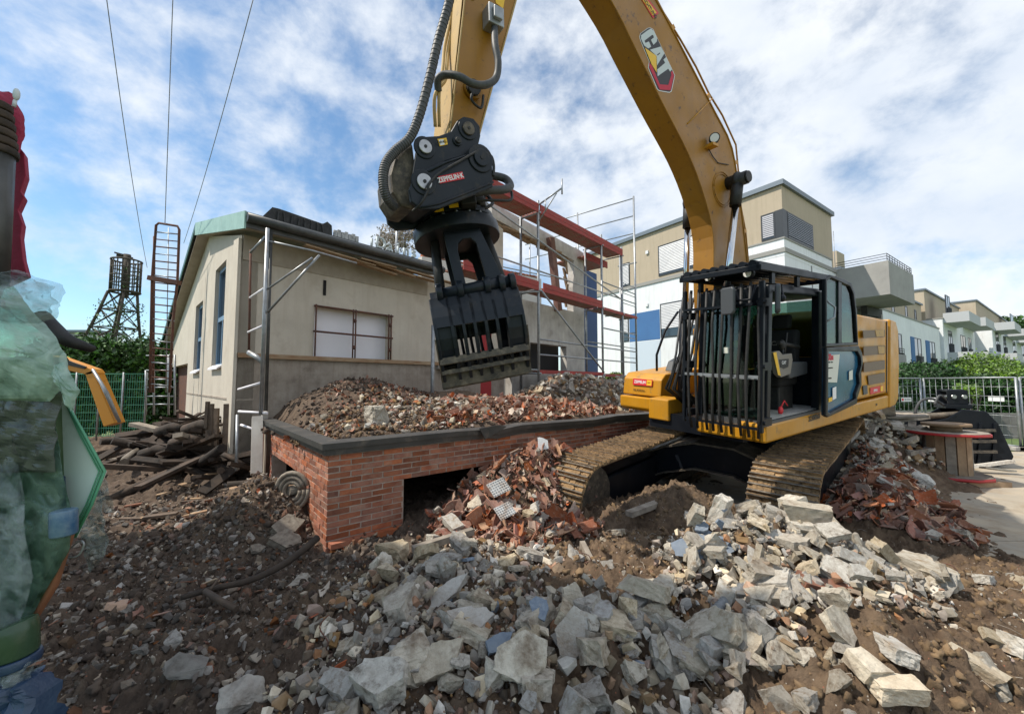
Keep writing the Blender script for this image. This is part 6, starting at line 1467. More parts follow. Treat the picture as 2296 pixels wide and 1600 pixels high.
def tile_piece(seed, L, W, name='roof_tile_shard', m='tile'):
    """fragment of a pantile: wavy section with a thin body and a torn outline"""
    r_ = random.Random(seed); nx_, ny_ = 7, 4; th = 0.075; b = MB()
    ph = r_.uniform(0, 3); amp = r_.uniform(0.02, 0.11) * W
    jag0 = [r_.uniform(-0.07, 0.07) + .12 * math.sin(i * .8 + seed) for i in range(nx_)]; jag1 = [r_.uniform(-0.12, 0.06) + .1 * math.sin(i * .7 + seed * 2) for i in range(nx_)]
    T = []; B_ = []
    for j in range(ny_):
        for i in range(nx_):
            u = i / (nx_ - 1); v = j / (ny_ - 1)
            y = (-0.5 + v) * L; y += (jag0[i] * L if j == 0 else 0) + (jag1[i] * L if j == ny_ - 1 else 0)
            x = (u - 0.5) * W * (1 - 0.25 * r_.random() * (v if seed % 2 else 1 - v)); z = amp * math.sin(ph + u * 4.6)
            T.append((x, y, z + th / 2)); B_.append((x, y, z - th / 2))
    n = nx_ * ny_; b.v = T + B_
    idx = lambda i, j: j * nx_ + i
    for j in range(ny_ - 1):
        for i in range(nx_ - 1):
            q = (idx(i, j), idx(i + 1, j), idx(i + 1, j + 1), idx(i, j + 1)); b.f.append(q); b.f.append(tuple(n + k for k in q[::-1]))
    bd = [idx(i, 0) for i in range(nx_)] + [idx(nx_ - 1, j) for j in range(1, ny_)] + [idx(i, ny_ - 1) for i in range(nx_ - 2, -1, -1)] + [idx(0, j) for j in range(ny_ - 2, 0, -1)]
    for a, c in zip(bd, bd[1:] + bd[:1]): b.f.append((c, a, n + a, n + c))
    me = bpy.data.meshes.new(name); me.from_pydata(b.v, [], b.f); me.materials.append(M_[m]); me.update(); return me

def ground_frames(xs, ys):
    e = 0.06; z = base_h(xs, ys) + fine_h(xs, ys); gx = (base_h(xs + e, ys) - base_h(xs - e, ys)) / (2 * e); gy = (base_h(xs, ys + e) - base_h(xs, ys - e)) / (2 * e)
    return z, gx, gy
def rot_for(gx, gy, r_, tilt, flat=True):
    nrm = Vector((-gx, -gy, 1)).normalized()
    q = Vector((0, 0, 1)).rotation_difference(nrm).to_matrix()
    return (q @ Euler((r_.gauss(0, tilt), r_.gauss(0, tilt), r_.uniform(0, 6.28))).to_matrix()).to_4x4()

# prototypes (unit about 1 m across, scaled when placed)
P_chunk = [hull_piece(i, 1, 0.75, 0.6, name='concrete_chunk') for i in range(10)]
P_slab = [slab_piece(30 + i, 1, 0.75, 0.22, name='concrete_slab') for i in range(10)]
P_thick = [slab_piece(60 + i, 1, 0.7, 0.40, name='concrete_block') for i in range(8)]
P_brick = [brick_piece(90 + i, 1, 0.5, 0.34) for i in range(8)]
P_cream = [hull_piece(120 + i, 1, 0.7, 0.5, m='conc_cream', name='plaster_chunk') for i in range(8)]
P_creams = [slab_piece(140 + i, 1, 0.6, 0.18, m='conc_cream', name='plaster_slab') for i in range(8)]
P_blue = [slab_piece(160 + i, 1, 0.75, 0.14, m='conc_blue', name='painted_slab') for i in range(4)]
P_dark = [hull_piece(180 + i, 1, 0.75, 0.5, m='conc_dark', name='damp_stone') for i in range(8)]
P_darks = [slab_piece(200 + i, 1, 0.6, 0.2, m='conc_dark', name='damp_slab') for i in range(5)]
P_tile = [tile_piece(220 + i, 1, 0.85) for i in range(14)]
lite_cache = {}
def lite(seed, kind):
    """cheap hull as vertex and face lists, for the joined small rubble"""
    if (seed, kind) in lite_cache: return lite_cache[(seed, kind)]
    r_ = random.Random(seed * 7 + 1); bm = bmesh.new()
    dz = {'chunk': 0.6, 'slab': 0.28, 'clod': 0.8}[kind]
    if kind == 'clod':
        bmesh.ops.create_icosphere(bm, subdivisions=2, radius=.5)
        for v in bm.verts: v.co *= 1 + .8 * mnoise.noise(v.co * 3.0 + Vector((seed, 0, 0))) + .7 * mnoise.noise(v.co * 7.5 + Vector((seed, 3, 0))); v.co.z *= dz
        v = np.array([q.co[:] for q in bm.verts]); f = [tuple(w.index for w in q.verts) for q in bm.faces]; bm.free(); lite_cache[(seed, kind)] = (v, f); return v, f
    for sx in (-1, 1):
        for sy in (-1, 1):
            for sz in (-1, 1): bm.verts.new((sx * r_.uniform(.12, .5), sy * r_.uniform(.10, .42), sz * r_.uniform(.12, .5) * dz))
    for _ in range(3): bm.verts.new((r_.uniform(-.5, .5), r_.uniform(-.45, .45), r_.uniform(-.45, .45) * dz))
    res = bmesh.ops.convex_hull(bm, input=bm.verts)
    lo_ = [v for v in bm.verts if not v.link_faces]
    if lo_: bmesh.ops.delete(bm, geom=lo_, context='VERTS')
    bm.verts.ensure_lookup_table(); bm.verts.index_update()
    v = np.array([q.co[:] for q in bm.verts]); f = [tuple(w.index for w in q.verts) for q in bm.faces]; bm.free()
    lite_cache[(seed, kind)] = (v, f); return v, f
def tile_lite(seed):
    me = P_tile[seed % len(P_tile)]
    if ('t', seed) not in lite_cache:
        v = np.array([q.co[:] for q in me.vertices]); lite_cache[('t', seed)] = (v, [tuple(p.vertices) for p in me.polygons])
    return lite_cache[('t', seed)]
def joined(name, items, m, **k):
    V = []; F = []; o = 0
    for (v, f), M4 in items:
        A_ = np.array(M4.to_3x3()); t = np.array(M4.to_translation()); V.append(v @ A_.T + t); F += [tuple(i + o for i in q) for q in f]; o += len(v)
    me = bpy.data.meshes.new(name); me.from_pydata(np.concatenate(V).tolist(), [], F); me.polygons.foreach_set('use_smooth', [m.startswith('clod')] * len(F)); me.materials.append(M_[m]); me.update()
    return link(name, me, kind='stuff', **k)
def in_garage(x, y, pad=0.05):
    a, b = under_garage(np.array(x), np.array(y)); return bool((a > -pad) & (a < GLEN) & (b > -pad) & (b < 4.6))
def in_house(x, y):
    px, py = x - HC.x, y - HC.y; a = px * HL.x + py * HL.y; b = px * HD.x + py * HD.y
    return a > -0.1 and b > -0.1
def scatter(n, cx, cy, rx, ry, rot, r_, p=0.5):
    out = []
    while len(out) < n:
        a = r_.uniform(0, 2 * PI); d = r_.random() ** p; u = math.cos(a) * d * rx; v = math.sin(a) * d * ry
        out.append((cx + u * math.cos(rot) - v * math.sin(rot), cy + u * math.sin(rot) + v * math.cos(rot)))
    return out
ALL_BIG = []
def place(kind_meshes, n, area, smin, smax, tilt, lift, label, cat, group, seed, pw=2.2, hf=None, sink=0.3, vis=True):
    """separate lumps, each an object of its own; returns their spots"""
    r_ = random.Random(seed); pts = []
    for (cx, cy, rx, ry, rot, share) in area: pts += scatter(int(n * share), cx, cy, rx, ry, rot, r_)
    xs = np.array([p[0] for p in pts]); ys = np.array([p[1] for p in pts])
    z, gx, gy = ground_frames(xs, ys) if hf is None else hf(xs, ys)
    for i in range(len(pts)):
        if hf is None and (in_garage(xs[i], ys[i]) or in_house(xs[i], ys[i])): continue
        me = r_.choice(kind_meshes); s_ = smin + (smax - smin) * r_.random() ** pw
        M4 = Matrix.Translation((xs[i], ys[i], z[i] + lift * r_.random() + s_ * 0.12 - s_ * sink * 0.3)) @ rot_for(gx[i], gy[i], r_, tilt) @ Matrix.Diagonal((s_ * r_.uniform(.8, 1.15), s_ * r_.uniform(.75, 1.1), s_ * r_.uniform(.8, 1.15), 1))
        nm = me.name.split('.')[0]
        kx, ky = proj((xs[i], ys[i], z[i])); ax_ = sum(a_[0] * a_[5] for a_ in area); ay_ = sum(a_[1] * a_[5] for a_ in area); wx = area[0][2]
        side = 'left' if xs[i] < ax_ - wx * .3 else 'right' if xs[i] > ax_ + wx * .3 else 'middle'; dep_ = 'near' if ys[i] < ay_ else 'far'
        big = 'large' if s_ > smin + (smax - smin) * .42 else 'small'
        uz = abs((M4.to_3x3() @ Vector((0, 0, 1))).normalized().z); pose = 'lying flat' if uz > .93 else 'tilted' if uz > .7 else 'on edge'
        lab = f'{big} {label[0]} {WORD.get(nm, nm)} {pose}, {dep_} {side} of {label[1]}'
        o = link(me.name.split('.')[0], me, label=lab, cat=cat, group=group, mat4=M4)
def small(name, m, n, area, smin, smax, tilt, lift, seed, kind='chunk', hf=None, pw=2.0, **k):
    r_ = random.Random(seed); pts = []
    for (cx, cy, rx, ry, rot, share) in area: pts += scatter(int(n * share), cx, cy, rx, ry, rot, r_, 0.55)
    xs = np.array([p[0] for p in pts]); ys = np.array([p[1] for p in pts])
    z, gx, gy = ground_frames(xs, ys) if hf is None else hf(xs, ys); items = []
    for i in range(len(pts)):
        if hf is None and (in_garage(xs[i], ys[i]) or in_house(xs[i], ys[i])): continue
        s_ = smin + (smax - smin) * r_.random() ** pw
        M4 = Matrix.Translation((xs[i], ys[i], z[i] + lift * r_.random() + s_ * .08)) @ rot_for(gx[i], gy[i], r_, tilt) @ Matrix.Diagonal((s_, s_ * r_.uniform(.6, 1.1), s_ * r_.uniform(.7, 1.2), 1))
        g = tile_lite(r_.randrange(40)) if kind == 'tile' else lite(r_.randrange(40), kind)
        items.append((g, M4))
    return joined(name, items, m, **k)

MID = [(-0.02, 2.45, 1.15, 0.50, 0.1, 0.5), (-0.5, 3.2, 0.85, 0.45, 0.5, 0.3), (.95, 2.5, .55, .36, .2, .2)]
RIGHT = [(2.45, 3.45, 1.1, 0.68, 0.25, 0.72), (1.45, 2.9, 0.6, 0.38, 0.3, 0.18), (2.2, 2.85, .8, .3, .3, .10)]
TILEW = [(0.05, 5.45, 1.25, 0.62, 0.71, 0.5), (0.75, 6.1, 0.7, 0.45, 0.71, 0.2), (0.15, 4.65, 1.0, 0.42, 0.35, 0.3)]
TILER = [(5.25, 5.9, 1.15, 0.78, 0.9, 0.85), (5.2, 5.0, 0.55, 0.35, 0.3, 0.15)]
LEFT = [(-1.9, 3.0, 1.6, 1.1, -0.3, 0.5), (-3.3, 4.9, 1.4, 1.3, 0, 0.35), (-1.2, 2.2, 0.7, 0.6, 0, 0.15)]
BACK = [(1.9, 13.0, 3.4, 1.7, 0.85, 0.7), (5.2, 15.3, 1.8, 1.5, 0.85, 0.3)]
WORD = dict(concrete_slab='flat slab', concrete_chunk='angular lump', concrete_block='thick block', broken_brick='brick piece', plaster_chunk='plaster lump', plaster_slab='plaster slab', painted_slab='painted slab', damp_stone='stone', damp_slab='flat stone', roof_tile_shard='tile shard')
place(P_slab + P_thick, 92, MID, 0.12, 0.44, 0.30, 0.10, ('grey', 'the grey heap at front middle'), 'concrete rubble', 'grey rubble heap at the front middle', 11, 2.0)
place(P_chunk, 60, MID, 0.09, 0.26, 0.6, 0.10, ('grey', 'the grey heap at front middle'), 'concrete rubble', 'grey rubble heap at the front middle', 12)
place(P_blue, 7, MID, 0.14, 0.26, 0.35, 0.14, ('blue-grey', 'the grey heap at front middle'), 'concrete rubble', 'grey rubble heap at the front middle', 13)
place(P_creams + P_brick + P_brick, 140, RIGHT, 0.10, 0.38, 0.5, 0.20, ('cream', 'pale heap before the right track'), 'concrete rubble', 'pale rubble heap before the right track', 14, 1.8)
place(P_cream + P_slab, 60, RIGHT, 0.09, 0.30, 0.6, 0.18, ('pale', 'pale heap before the right track'), 'concrete rubble', 'pale rubble heap before the right track', 15)
place(P_blue, 6, RIGHT, 0.12, 0.24, 0.5, 0.22, ('blue-grey', 'pale heap before the right track'), 'concrete rubble', 'pale rubble heap before the right track', 16)
place(P_brick + P_cream, 24, [(3.6, 2.95, 1.1, 0.42, 0.5, 1.0)], 0.08, 0.22, 0.35, 0.02, ('pale', 'the brown soil at lower right'), 'concrete rubble', 'blocks scattered on the soil at lower right', 17, 1.6)
place(P_chunk + P_slab, 34, [(1.0, 3.9, 1.0, 0.5, 0.1, 0.6), (0.2, 3.9, 0.9, 0.4, 0.2, 0.4)], 0.07, 0.24, 0.4, 0.02, ('grey', 'the clay between the heaps'), 'concrete rubble', 'pieces lying on the clay in the middle', 18)
place(P_dark + P_darks, 110, LEFT, 0.05, 0.22, 0.35, 0.0, ('damp grey', 'the dark ground at lower left'), 'stone', 'stones on the dark ground at lower left', 19, 2.6)
place(P_cream, 30, [(-0.75, 3.8, 0.75, 0.32, 0.3, 1.0)], 0.05, 0.17, 0.6, 0.04, ('sunlit cream', 'the garage foot'), 'stone', 'stones at the foot of the garage', 20)
place(P_tile, 150, TILEW, 0.12, 0.27, 0.75, 0.16, ('terracotta', 'tile heap along the garage wall'), 'roof tile', 'roof tile shards along the garage wall', 21, 1.3)
place(P_tile, 120, TILER, 0.13, 0.28, 0.7, 0.14, ('dull red', 'tile heap right of the excavator'), 'roof tile', 'roof tile shards right of the excavator', 22, 1.3)
place(P_slab + P_creams, 16, TILER, 0.14, 0.36, 0.4, 0.18, ('grey', 'tile heap right of the excavator'), 'concrete rubble', 'slabs in the right tile heap', 23, 1.5)
place(P_cream + P_slab + P_brick, 34, TILEW, 0.10, 0.28, 0.4, 0.18, ('pale', 'tile heap along the garage wall'), 'concrete rubble', 'plaster in the tile heap along the garage', 24, 1.5)
place(P_chunk + P_thick, 40, BACK, 0.15, 0.62, 0.5, 0.05, ('grey', 'the rubble under the scaffold'), 'concrete rubble', 'rubble behind the garage', 25, 2.2)

place(P_cream + P_brick + P_creams, 56, [(6.3, 7.2, 1.15, .75, .9, 1.0)], .10, .36, .6, .15, ('cream', 'mixed bank beside the right track'), 'concrete rubble', 'mixed bank beside the right track', 68, 1.6)
small('tile_fragments', 'tile_stuff', 600, [(6.2, 7.1, 1.2, .8, .9, 1.0)], .04, .16, 1, .08, 69, kind='tile', label='terracotta fragments in the mixed bank beside the right track', cat='tile fragments')
small('small_bank_rubble', 'conc_stuff', 900, [(6.0, 6.9, 1.4, .85, .9, 1.0)], .02, .14, 1, .06, 70, label='small pale rubble in the mixed bank beside the right track', cat='rubble')
place(P_slab + P_thick + P_chunk, 16, [(1.5, 2.35, .45, .25, .1, 1.0)], .10, .26, .4, .03, ('grey', 'the clay at the bottom edge'), 'concrete rubble', 'slabs on the clay at the bottom edge', 71, 1.5)
small('small_grey_rubble', 'conc_stuff', 1900, [(0.0, 2.5, 1.4, 0.75, 0.1, 0.6), (-0.5, 3.3, 1.1, 0.55, 0.5, 0.4)], 0.015, 0.12, 0.8, 0.05, 31, label='small grey rubble filling the heap at the front middle', cat='rubble')
small('small_pale_rubble', 'conc_stuff', 1500, [(2.3, 3.45, 1.15, 0.85, 0.25, 0.8), (1.4, 2.85, 0.7, 0.45, 0.2, 0.2)], 0.012, 0.11, 0.9, 0.12, 32, label='small pale rubble filling the sunlit heap before the right track', cat='rubble')
small('scattered_stones', 'conc_stuff', 1500, [(3.4, 2.9, 1.4, 0.7, 0.5, 0.3), (0.8, 4.0, 1.6, 0.8, 0.1, 0.4), (-0.9, 3.9, 0.9, 0.4, 0.3, 0.3)], 0.008, 0.05, 0.9, 0.01, 33, label='small loose stones scattered over the clay', cat='stones')
small('dark_ground_stones', 'conc_dark_stuff', 11000, [(-2.1, 3.1, 2.4, 1.8, -0.3, 0.65), (-3.8, 5.6, 2.0, 1.8, 0, 0.35)], 0.012, 0.095, 0.9, 0.0, 34, pw=2.8, label='small damp stones and crumbs over the dark ground at left', cat='stones')
small('pale_crumbs_on_dark_ground', 'conc_stuff', 1300, [(-2.4, 3.4, 2.3, 1.7, -0.3, 0.5), (-3.6, 6.2, 1.6, 1.0, 0, 0.5)], 0.008, 0.045, 0.9, 0.0, 35, pw=2.8, label='pale plaster crumbs over the dark ground at left', cat='stones')
small('soil_clods', 'clod', 5200, [(2.2, 5.2, 1.0, 0.8, 0, 0.2), (1.0, 4.0, 1.4, 0.8, 0, 0.25), (3.6, 3.1, 1.8, 0.95, 0.5, 0.4), (1.6, 2.3, 1.0, 0.5, 0, 0.15)], 0.006, 0.075, 0.9, -0.02, 36, kind='clod', pw=4.0, label='brown clay clods between and beside the rubble heaps', cat='soil clods')
small('dark_soil_clods', 'clod_dark', 2800, [(-2.4, 3.3, 2.2, 1.7, -0.3, 0.5), (-3.2, 5.1, 1.1, 0.9, 0, 0.35), (-5, 7, 1.8, 1.2, 0, .15)], 0.012, 0.085, 0.9, 0.0, 37, kind='clod', pw=2.4, label='dark earth clods over the ground at left', cat='soil clods')
small('tile_fragments', 'tile_stuff', 1700, TILEW, 0.03, 0.13, 1.0, 0.10, 38, kind='tile', label='small terracotta fragments in the heap along the garage wall', cat='tile fragments')
small('tile_fragments', 'tile_stuff', 1700, TILER, 0.03, 0.14, 1.0, 0.08, 39, kind='tile', label='small terracotta fragments in the heap right of the excavator', cat='tile fragments')
small('small_back_rubble', 'conc_stuff', 1800, BACK, 0.05, 0.28, 0.9, 0.05, 40, label='small grey rubble behind the garage under the scaffold', cat='rubble')
small('red_crumbs', 'tile_stuff', 420, [(-3.4, 5.6, 1.6, 1.0, 0, 0.6), (-2.2, 3.0, 1.8, 1.1, 0, 0.4)], 0.02, 0.12, 0.5, 0.0, 41, kind='tile', label='reddish tile crumbs pressed into the dark ground at left', cat='tile fragments')

small('clay_lumps', 'clod', 900, [(3.9, 3.3, 1.7, 0.65, 0.55, 0.55), (1.9, 2.35, 1.0, 0.4, 0, 0.2), (1.1, 3.9, 1.2, .6, 0, .25)], 0.02, 0.075, 1.2, -0.03, 66, kind='clod', pw=2.2, label='larger clay lumps on the brown soil at lower right', cat='soil clods')
# rubble lying on the garage roof
RM0 = GTOP + 0.0
def roof_h(x, y):
    a, b = under_garage(x, y)
    n = (fbm(x * 2.6, y * 2.6, 5, 21, 0.6) - 0.5) * 0.20 + np.abs(fbm(x * 8, y * 8, 3, 4) - 0.5) * 0.1
    edge = np.clip(np.minimum(a - 0.1, b - 0.08) / 0.35, 0, 1); edge = edge * edge * (3 - 2 * edge)
    m = 0.10 + 0.70 * np.exp(-(((a - 1.5) / 1.35) ** 2 + ((b - 3.3) / 1.15) ** 2)) + 0.30 * np.exp(-(((a - 3.6) / 2.6) ** 2 + ((b - 1.6) / 1.0) ** 2)) + 0.45 * np.exp(-(((a - 4.2) / 2.0) ** 2 + ((b - 4.0) / 0.9) ** 2))
    return GTOP - 0.03 + (m + n * 1.0) * edge
def roof_frames(xs, ys):
    e = 0.06; z = roof_h(xs, ys); return z, (roof_h(xs + e, ys) - roof_h(xs - e, ys)) / (2 * e), (roof_h(xs, ys + e) - roof_h(xs, ys - e)) / (2 * e)
aa, bb_ = np.meshgrid(np.arange(0.02, GLEN, 0.045), np.arange(0.02, 4.9, 0.045))
XX = GC.x + GL.x * aa + GD.x * bb_; YY = GC.y + GL.y * aa + GD.y * bb_
ro = grid_mesh('rooftop_soil', XX, YY, roof_h(XX, YY), M_['soil'], kind='stuff', colors=np.full(XX.shape, 0.35) - 0.25 * np.exp(-(((aa - 1.2) / 1.0) ** 2 + ((bb_ - 3.6) / 1.2) ** 2)))
tag(ro, 'brown earth heaped on the flat roof of the brick garage', 'soil')
def ga(a, b): p = GC + GL * a + GD * b; return p.x, p.y
rotg = math.atan2(GL.y, GL.x)
RT1 = [(*ga(4.0, 0.75), 2.4, 0.5, rotg, 0.6), (*ga(4.3, 1.5), 2.0, 0.7, rotg, 0.4)]
place(P_tile, 28, RT1, 0.13, 0.27, 0.7, 0.10, ('terracotta', 'debris on the garage roof'), 'roof tile', 'roof tile shards on the garage roof', 51, 1.2, hf=roof_frames)
place(P_cream + P_brick + P_chunk, 20, [(*ga(3.4, 1.4), 2.2, 0.9, rotg, 1.0)], 0.10, 0.30, 0.5, 0.08, ('pale', 'debris on the garage roof'), 'stone', 'stones on the garage roof', 52, 1.6, hf=roof_frames)
small('tile_fragments', 'tile_stuff', 1500, RT1, 0.04, 0.17, 1.0, 0.10, 53, kind='tile', hf=roof_frames, label='small terracotta fragments on the garage roof', cat='tile fragments')
small('rooftop_tile_crumbs', 'tile_stuff', 1100, [(*ga(1.3, 1.6), 1.4, 1.4, rotg, .6), (*ga(2.2, 2.8), 1.5, 1.2, rotg, .4)], .02, .10, 1, .04, 57, kind='tile', hf=roof_frames, label='reddish tile crumbs over the left part of the garage roof', cat='tile fragments')
small('rooftop_clods', 'clod_dark', 1500, [(*ga(1.5, 2.9), 1.7, 1.8, rotg, 0.7), (*ga(1.2, 1.0), 1.2, 0.8, rotg, 0.3)], 0.015, 0.085, 0.9, 0.02, 54, kind='clod', hf=roof_frames, pw=2.0, label='dark earth clods on the garage roof', cat='soil clods')
small('rooftop_clay_clods', 'clod', 1600, [(*ga(1.3, 1.2), 1.4, 1.0, rotg, 1.0)], 0.012, 0.07, 0.9, 0.02, 55, kind='clod', hf=roof_frames, pw=2.2, label='lighter clay clods near the front corner of the garage roof', cat='soil clods')
small('rooftop_rubble', 'conc_stuff', 1100, [(*ga(3.6, 1.6), 2.3, 1.1, rotg, 0.6), (*ga(1.6, 1.4), 1.5, 1.2, rotg, 0.4)], 0.015, 0.14, 0.9, 0.06, 56, hf=roof_frames, label='small pale rubble among the tiles on the garage roof', cat='rubble')

# pieces the photograph lets one point to, each with a label of its own
def hero(name, me, px, py, Y, size, rot, label, cat, dims=(1, 1, 1)):
    d = ray(px, py); t = (Y - 1.2) / d.y if Y < 6 and not name.startswith(('ceramic', 'white_sink')) else Y / d.y
    while t < (Y + 1.2) / d.y and Y < 6 and 'roof' not in label:
        p = CAM + d * t
        if p.z < H(p.x, p.y) + (0.13 if py > 1370 and px < 1400 else 0.09): break
        t += 0.05
    else: t = Y / d.y
    p = CAM + d * t; return link(name, me, label=label, cat=cat, mat4=Matrix.Translation(p) @ Euler([R(a) for a in rot]).to_matrix().to_4x4() @ Matrix.Diagonal((size * dims[0], size * dims[1], size * dims[2], 1)))
def hs(seed, dx, dy, dz, m='conc', name='concrete_slab', n=None, ragged=0.2): return slab_piece(seed, dx, dy, dz, name=name, m=m, cuts=6, nside=n, ragged=ragged)
hero('concrete_slab', hs(301, .34, .19, .085, n=5, ragged=.08), 985, 1478, 2.28, 1, (38, -22, 24), 'big smooth grey-green slab left of the pitted one at the front', 'concrete slab')
hero('concrete_slab', hs(302, .31, .27, .10, n=6), 1168, 1472, 2.30, 1, (40, 14, -8), 'largest pale slab with a pitted face, at the very front middle', 'concrete slab')
hero('plaster_flake', hs(303, .20, .10, .035, 'conc_blue', 'plaster_flake', 5), 1122, 1438, 2.24, 1, (45, -8, 20), 'bluish white plaster flake resting on the pitted slab', 'plaster piece')
hero('concrete_slab', hs(304, .24, .34, .07, n=5, ragged=.2), 1285, 1425, 2.42, 1, (58, 16, -14), 'tall smooth grey slab standing on edge right of the pitted slab', 'concrete slab')
hero('concrete_slab', hs(305, .17, .22, .06, n=5), 1284, 1340, 2.75, 1, (68, 0, 12), 'pointed grey shard standing up behind the tall smooth slab', 'concrete slab')
hero('concrete_slab', hs(306, .36, .26, .07, n=5), 1050, 1392, 2.72, 1, (18, 5, 5), 'broad grey slab with a perforated surface behind the front pieces', 'concrete slab')
hero('concrete_slab', hs(307, .42, .14, .06, n=6), 1000, 1330, 3.05, 1, (25, -28, 30), 'long dark grey slab leaning to the right in the heap', 'concrete slab')
hero('boulder', hull_piece(308, .30, .24, .22, m='conc', name='boulder', cuts=6, n=22), 905, 1478, 2.55, 1, (10, 8, 20), 'blunt grey boulder left of the big smooth slab', 'boulder')
hero('boulder', hull_piece(309, .24, .17, .12, m='conc_dark', name='boulder', cuts=6, n=22), 415, 1492, 2.52, 1, (0, 5, 15), 'large flat grey stone alone on the dark ground at lower left', 'boulder')
hero('boulder', hull_piece(310, .24, .16, .13, m='conc_dark', name='boulder', cuts=6, n=22), 545, 1560, 2.35, 1, (20, 15, 40), 'light grey angular stone at the bottom edge, left of the heap', 'boulder')
hero('boulder', hull_piece(311, .17, .10, .07, m='tile', name='brick_lump', cuts=2), 262, 1358, 3.1, 1, (0, 0, 15), 'pinkish worn brick lump lying on the dark ground at left', 'brick')
hero('boulder', hull_piece(312, .36, .27, .26, m='conc', name='boulder', cuts=6, n=22), 880, 1240, 3.85, 1, (0, 10, 10), 'big grey boulder at the right corner foot of the brick garage', 'boulder')
hero('boulder', hull_piece(313, .22, .2, .2, m='conc_cream', name='boulder', cuts=6, n=22), 855, 1265, 3.7, 1, (0, 0, 60), 'round cream boulder in front of the garage corner boulder', 'boulder')
hero('concrete_block', brick_piece(314, .30, .16, .14, m='conc', name='concrete_block', cuts=7), 1015, 1165, 4.35, 1, (0, -18, -35), 'squared grey block tipped on the tiles in front of the garage opening', 'concrete block')
hero('concrete_slab', hs(315, .34, .26, .055, n=6), 1880, 1402, 2.95, 1, (52, 18, 30), 'large flat brown-grey slab leaning on the sunlit heap', 'concrete slab')
hero('concrete_slab', hs(316, .36, .20, .13, n=5), 1715, 1283, 3.55, 1, (25, 10, 12), 'dark-faced concrete lump in the middle of the sunlit heap', 'concrete slab')
hero('concrete_slab', hs(317, .24, .22, .06, 'conc_cream', n=7), 2062, 1262, 3.5, 1, (60, 5, -8), 'round-edged cream disc-like slab standing at the right of the sunlit heap', 'concrete slab')
hero('concrete_slab', hs(318, .19, .17, .12, 'conc_cream', n=6), 1795, 1160, 4.25, 1, (25, 5, 0), 'white plaster boulder topmost on the sunlit heap', 'concrete slab')
hero('concrete_slab', hs(319, .17, .22, .08, 'conc', n=5), 1850, 1175, 4.2, 1, (55, 0, -20), 'grey-blue upright slab beside the topmost white boulder', 'concrete slab')
hero('concrete_block', brick_piece(320, .20, .11, .08, name='concrete_block', cuts=7), 2005, 1455, 2.80, 1, (12, 5, 80), 'beige rectangular block standing clear on the soil at lower right', 'concrete block')
hero('concrete_block', brick_piece(321, .25, .10, .09, name='concrete_block', cuts=7), 2018, 1545, 2.45, 1, (8, 0, -4), 'long beige block lying level near the bottom right', 'concrete block')
hero('concrete_block', brick_piece(322, .28, .09, .07, name='concrete_block', cuts=7), 2200, 1500, 2.58, 1, (10, 25, -38), 'long pale block slanting down at the far lower right', 'concrete block')
hero('concrete_block', brick_piece(323, .13, .12, .11, m='conc_cream', name='concrete_block', cuts=7), 2275, 1445, 2.72, 1, (0, 20, 20), 'white chipped block at the right edge of the picture', 'concrete block')
hero('concrete_block', brick_piece(324, .16, .14, .09, m='conc', name='hollow_stone', cuts=3), 1945, 1490, 2.66, 1, (20, 5, 10), 'small hollow stone with a dark face left of the beige block', 'concrete block')
hero('roof_tile_shard', tile_piece(331, .10, .34), 1850, 1312, 3.15, 1, (20, 8, -5), 'long orange tile strip lying across the sunlit heap', 'roof tile')
hero('roof_tile_shard', tile_piece(332, .12, .20), 1705, 1330, 3.1, 1, (30, 10, -8), 'red curved tile piece left of the long orange strip', 'roof tile')
hero('gypsum_sheet', hs(333, .62, .34, .02, 'conc_blue', 'gypsum_sheet', 5, .1), 1585, 1222, 3.95, 1, (18, -8, 8), 'pale blue-white flat sheet at the left of the sunlit heap', 'gypsum sheet')
hero('white_sink_shard', hs(334, .20, .22, .02, 'sign_white', 'ceramic_shard', 6, .4), 1217, 995, 5.9, 1, (80, 10, 0), 'jagged white ceramic shard standing against the garage wall', 'ceramic shard')
hero('brick_block', brick_piece(335, .34, .24, .14, m='tile', name='brick_block', cuts=2), 1268, 925, 8.0, 1, (0, 5, 35), 'squared orange hollow brick on top of the garage roof tiles', 'brick')
hero('boulder', hull_piece(336, .34, .28, .3, m='conc_cream', name='boulder', cuts=6, n=22), 845, 932, 5.9, 1, (0, 0, 30), 'yellowish boulder near the front of the garage roof', 'boulder')
M_['studs'] = mat('dusty_studded_plastic', (.46, .47, .47), .7, col2=(.34, .34, .33), scale=6, dirt=(.25, .18, .13), dscale=8, damt=(.45, .65))
for (px, py, Y, sz, lab) in ((1118, 1092, 5.0, 0.24, 'grey studded sheet lying in the tile heap by the garage, upper of two'), (1132, 1145, 4.6, 0.20, 'white studded sheet lying in the tile heap by the garage, lower of two')):
    mb = MB(); Fz = Matrix.Translation(at(px, py, Y)) @ Euler((R(38), R(-16), R(30))).to_matrix().to_4x4()
    mb.box(-sz / 2, sz / 2, -sz / 2.4, sz / 2.4, 0, 0.008, Fz)
    for i in range(7):
        for j in range(6): mb.ball(Fz @ Vector((-sz / 2 + sz * (i + .5) / 7, -sz / 2.4 + sz / 1.2 * (j + .5) / 6, 0.008)), sz * .055, 6, 4)
    mb.build('studded_sheet', M_['studs'], label=lab, cat='plastic sheet', kind=None)
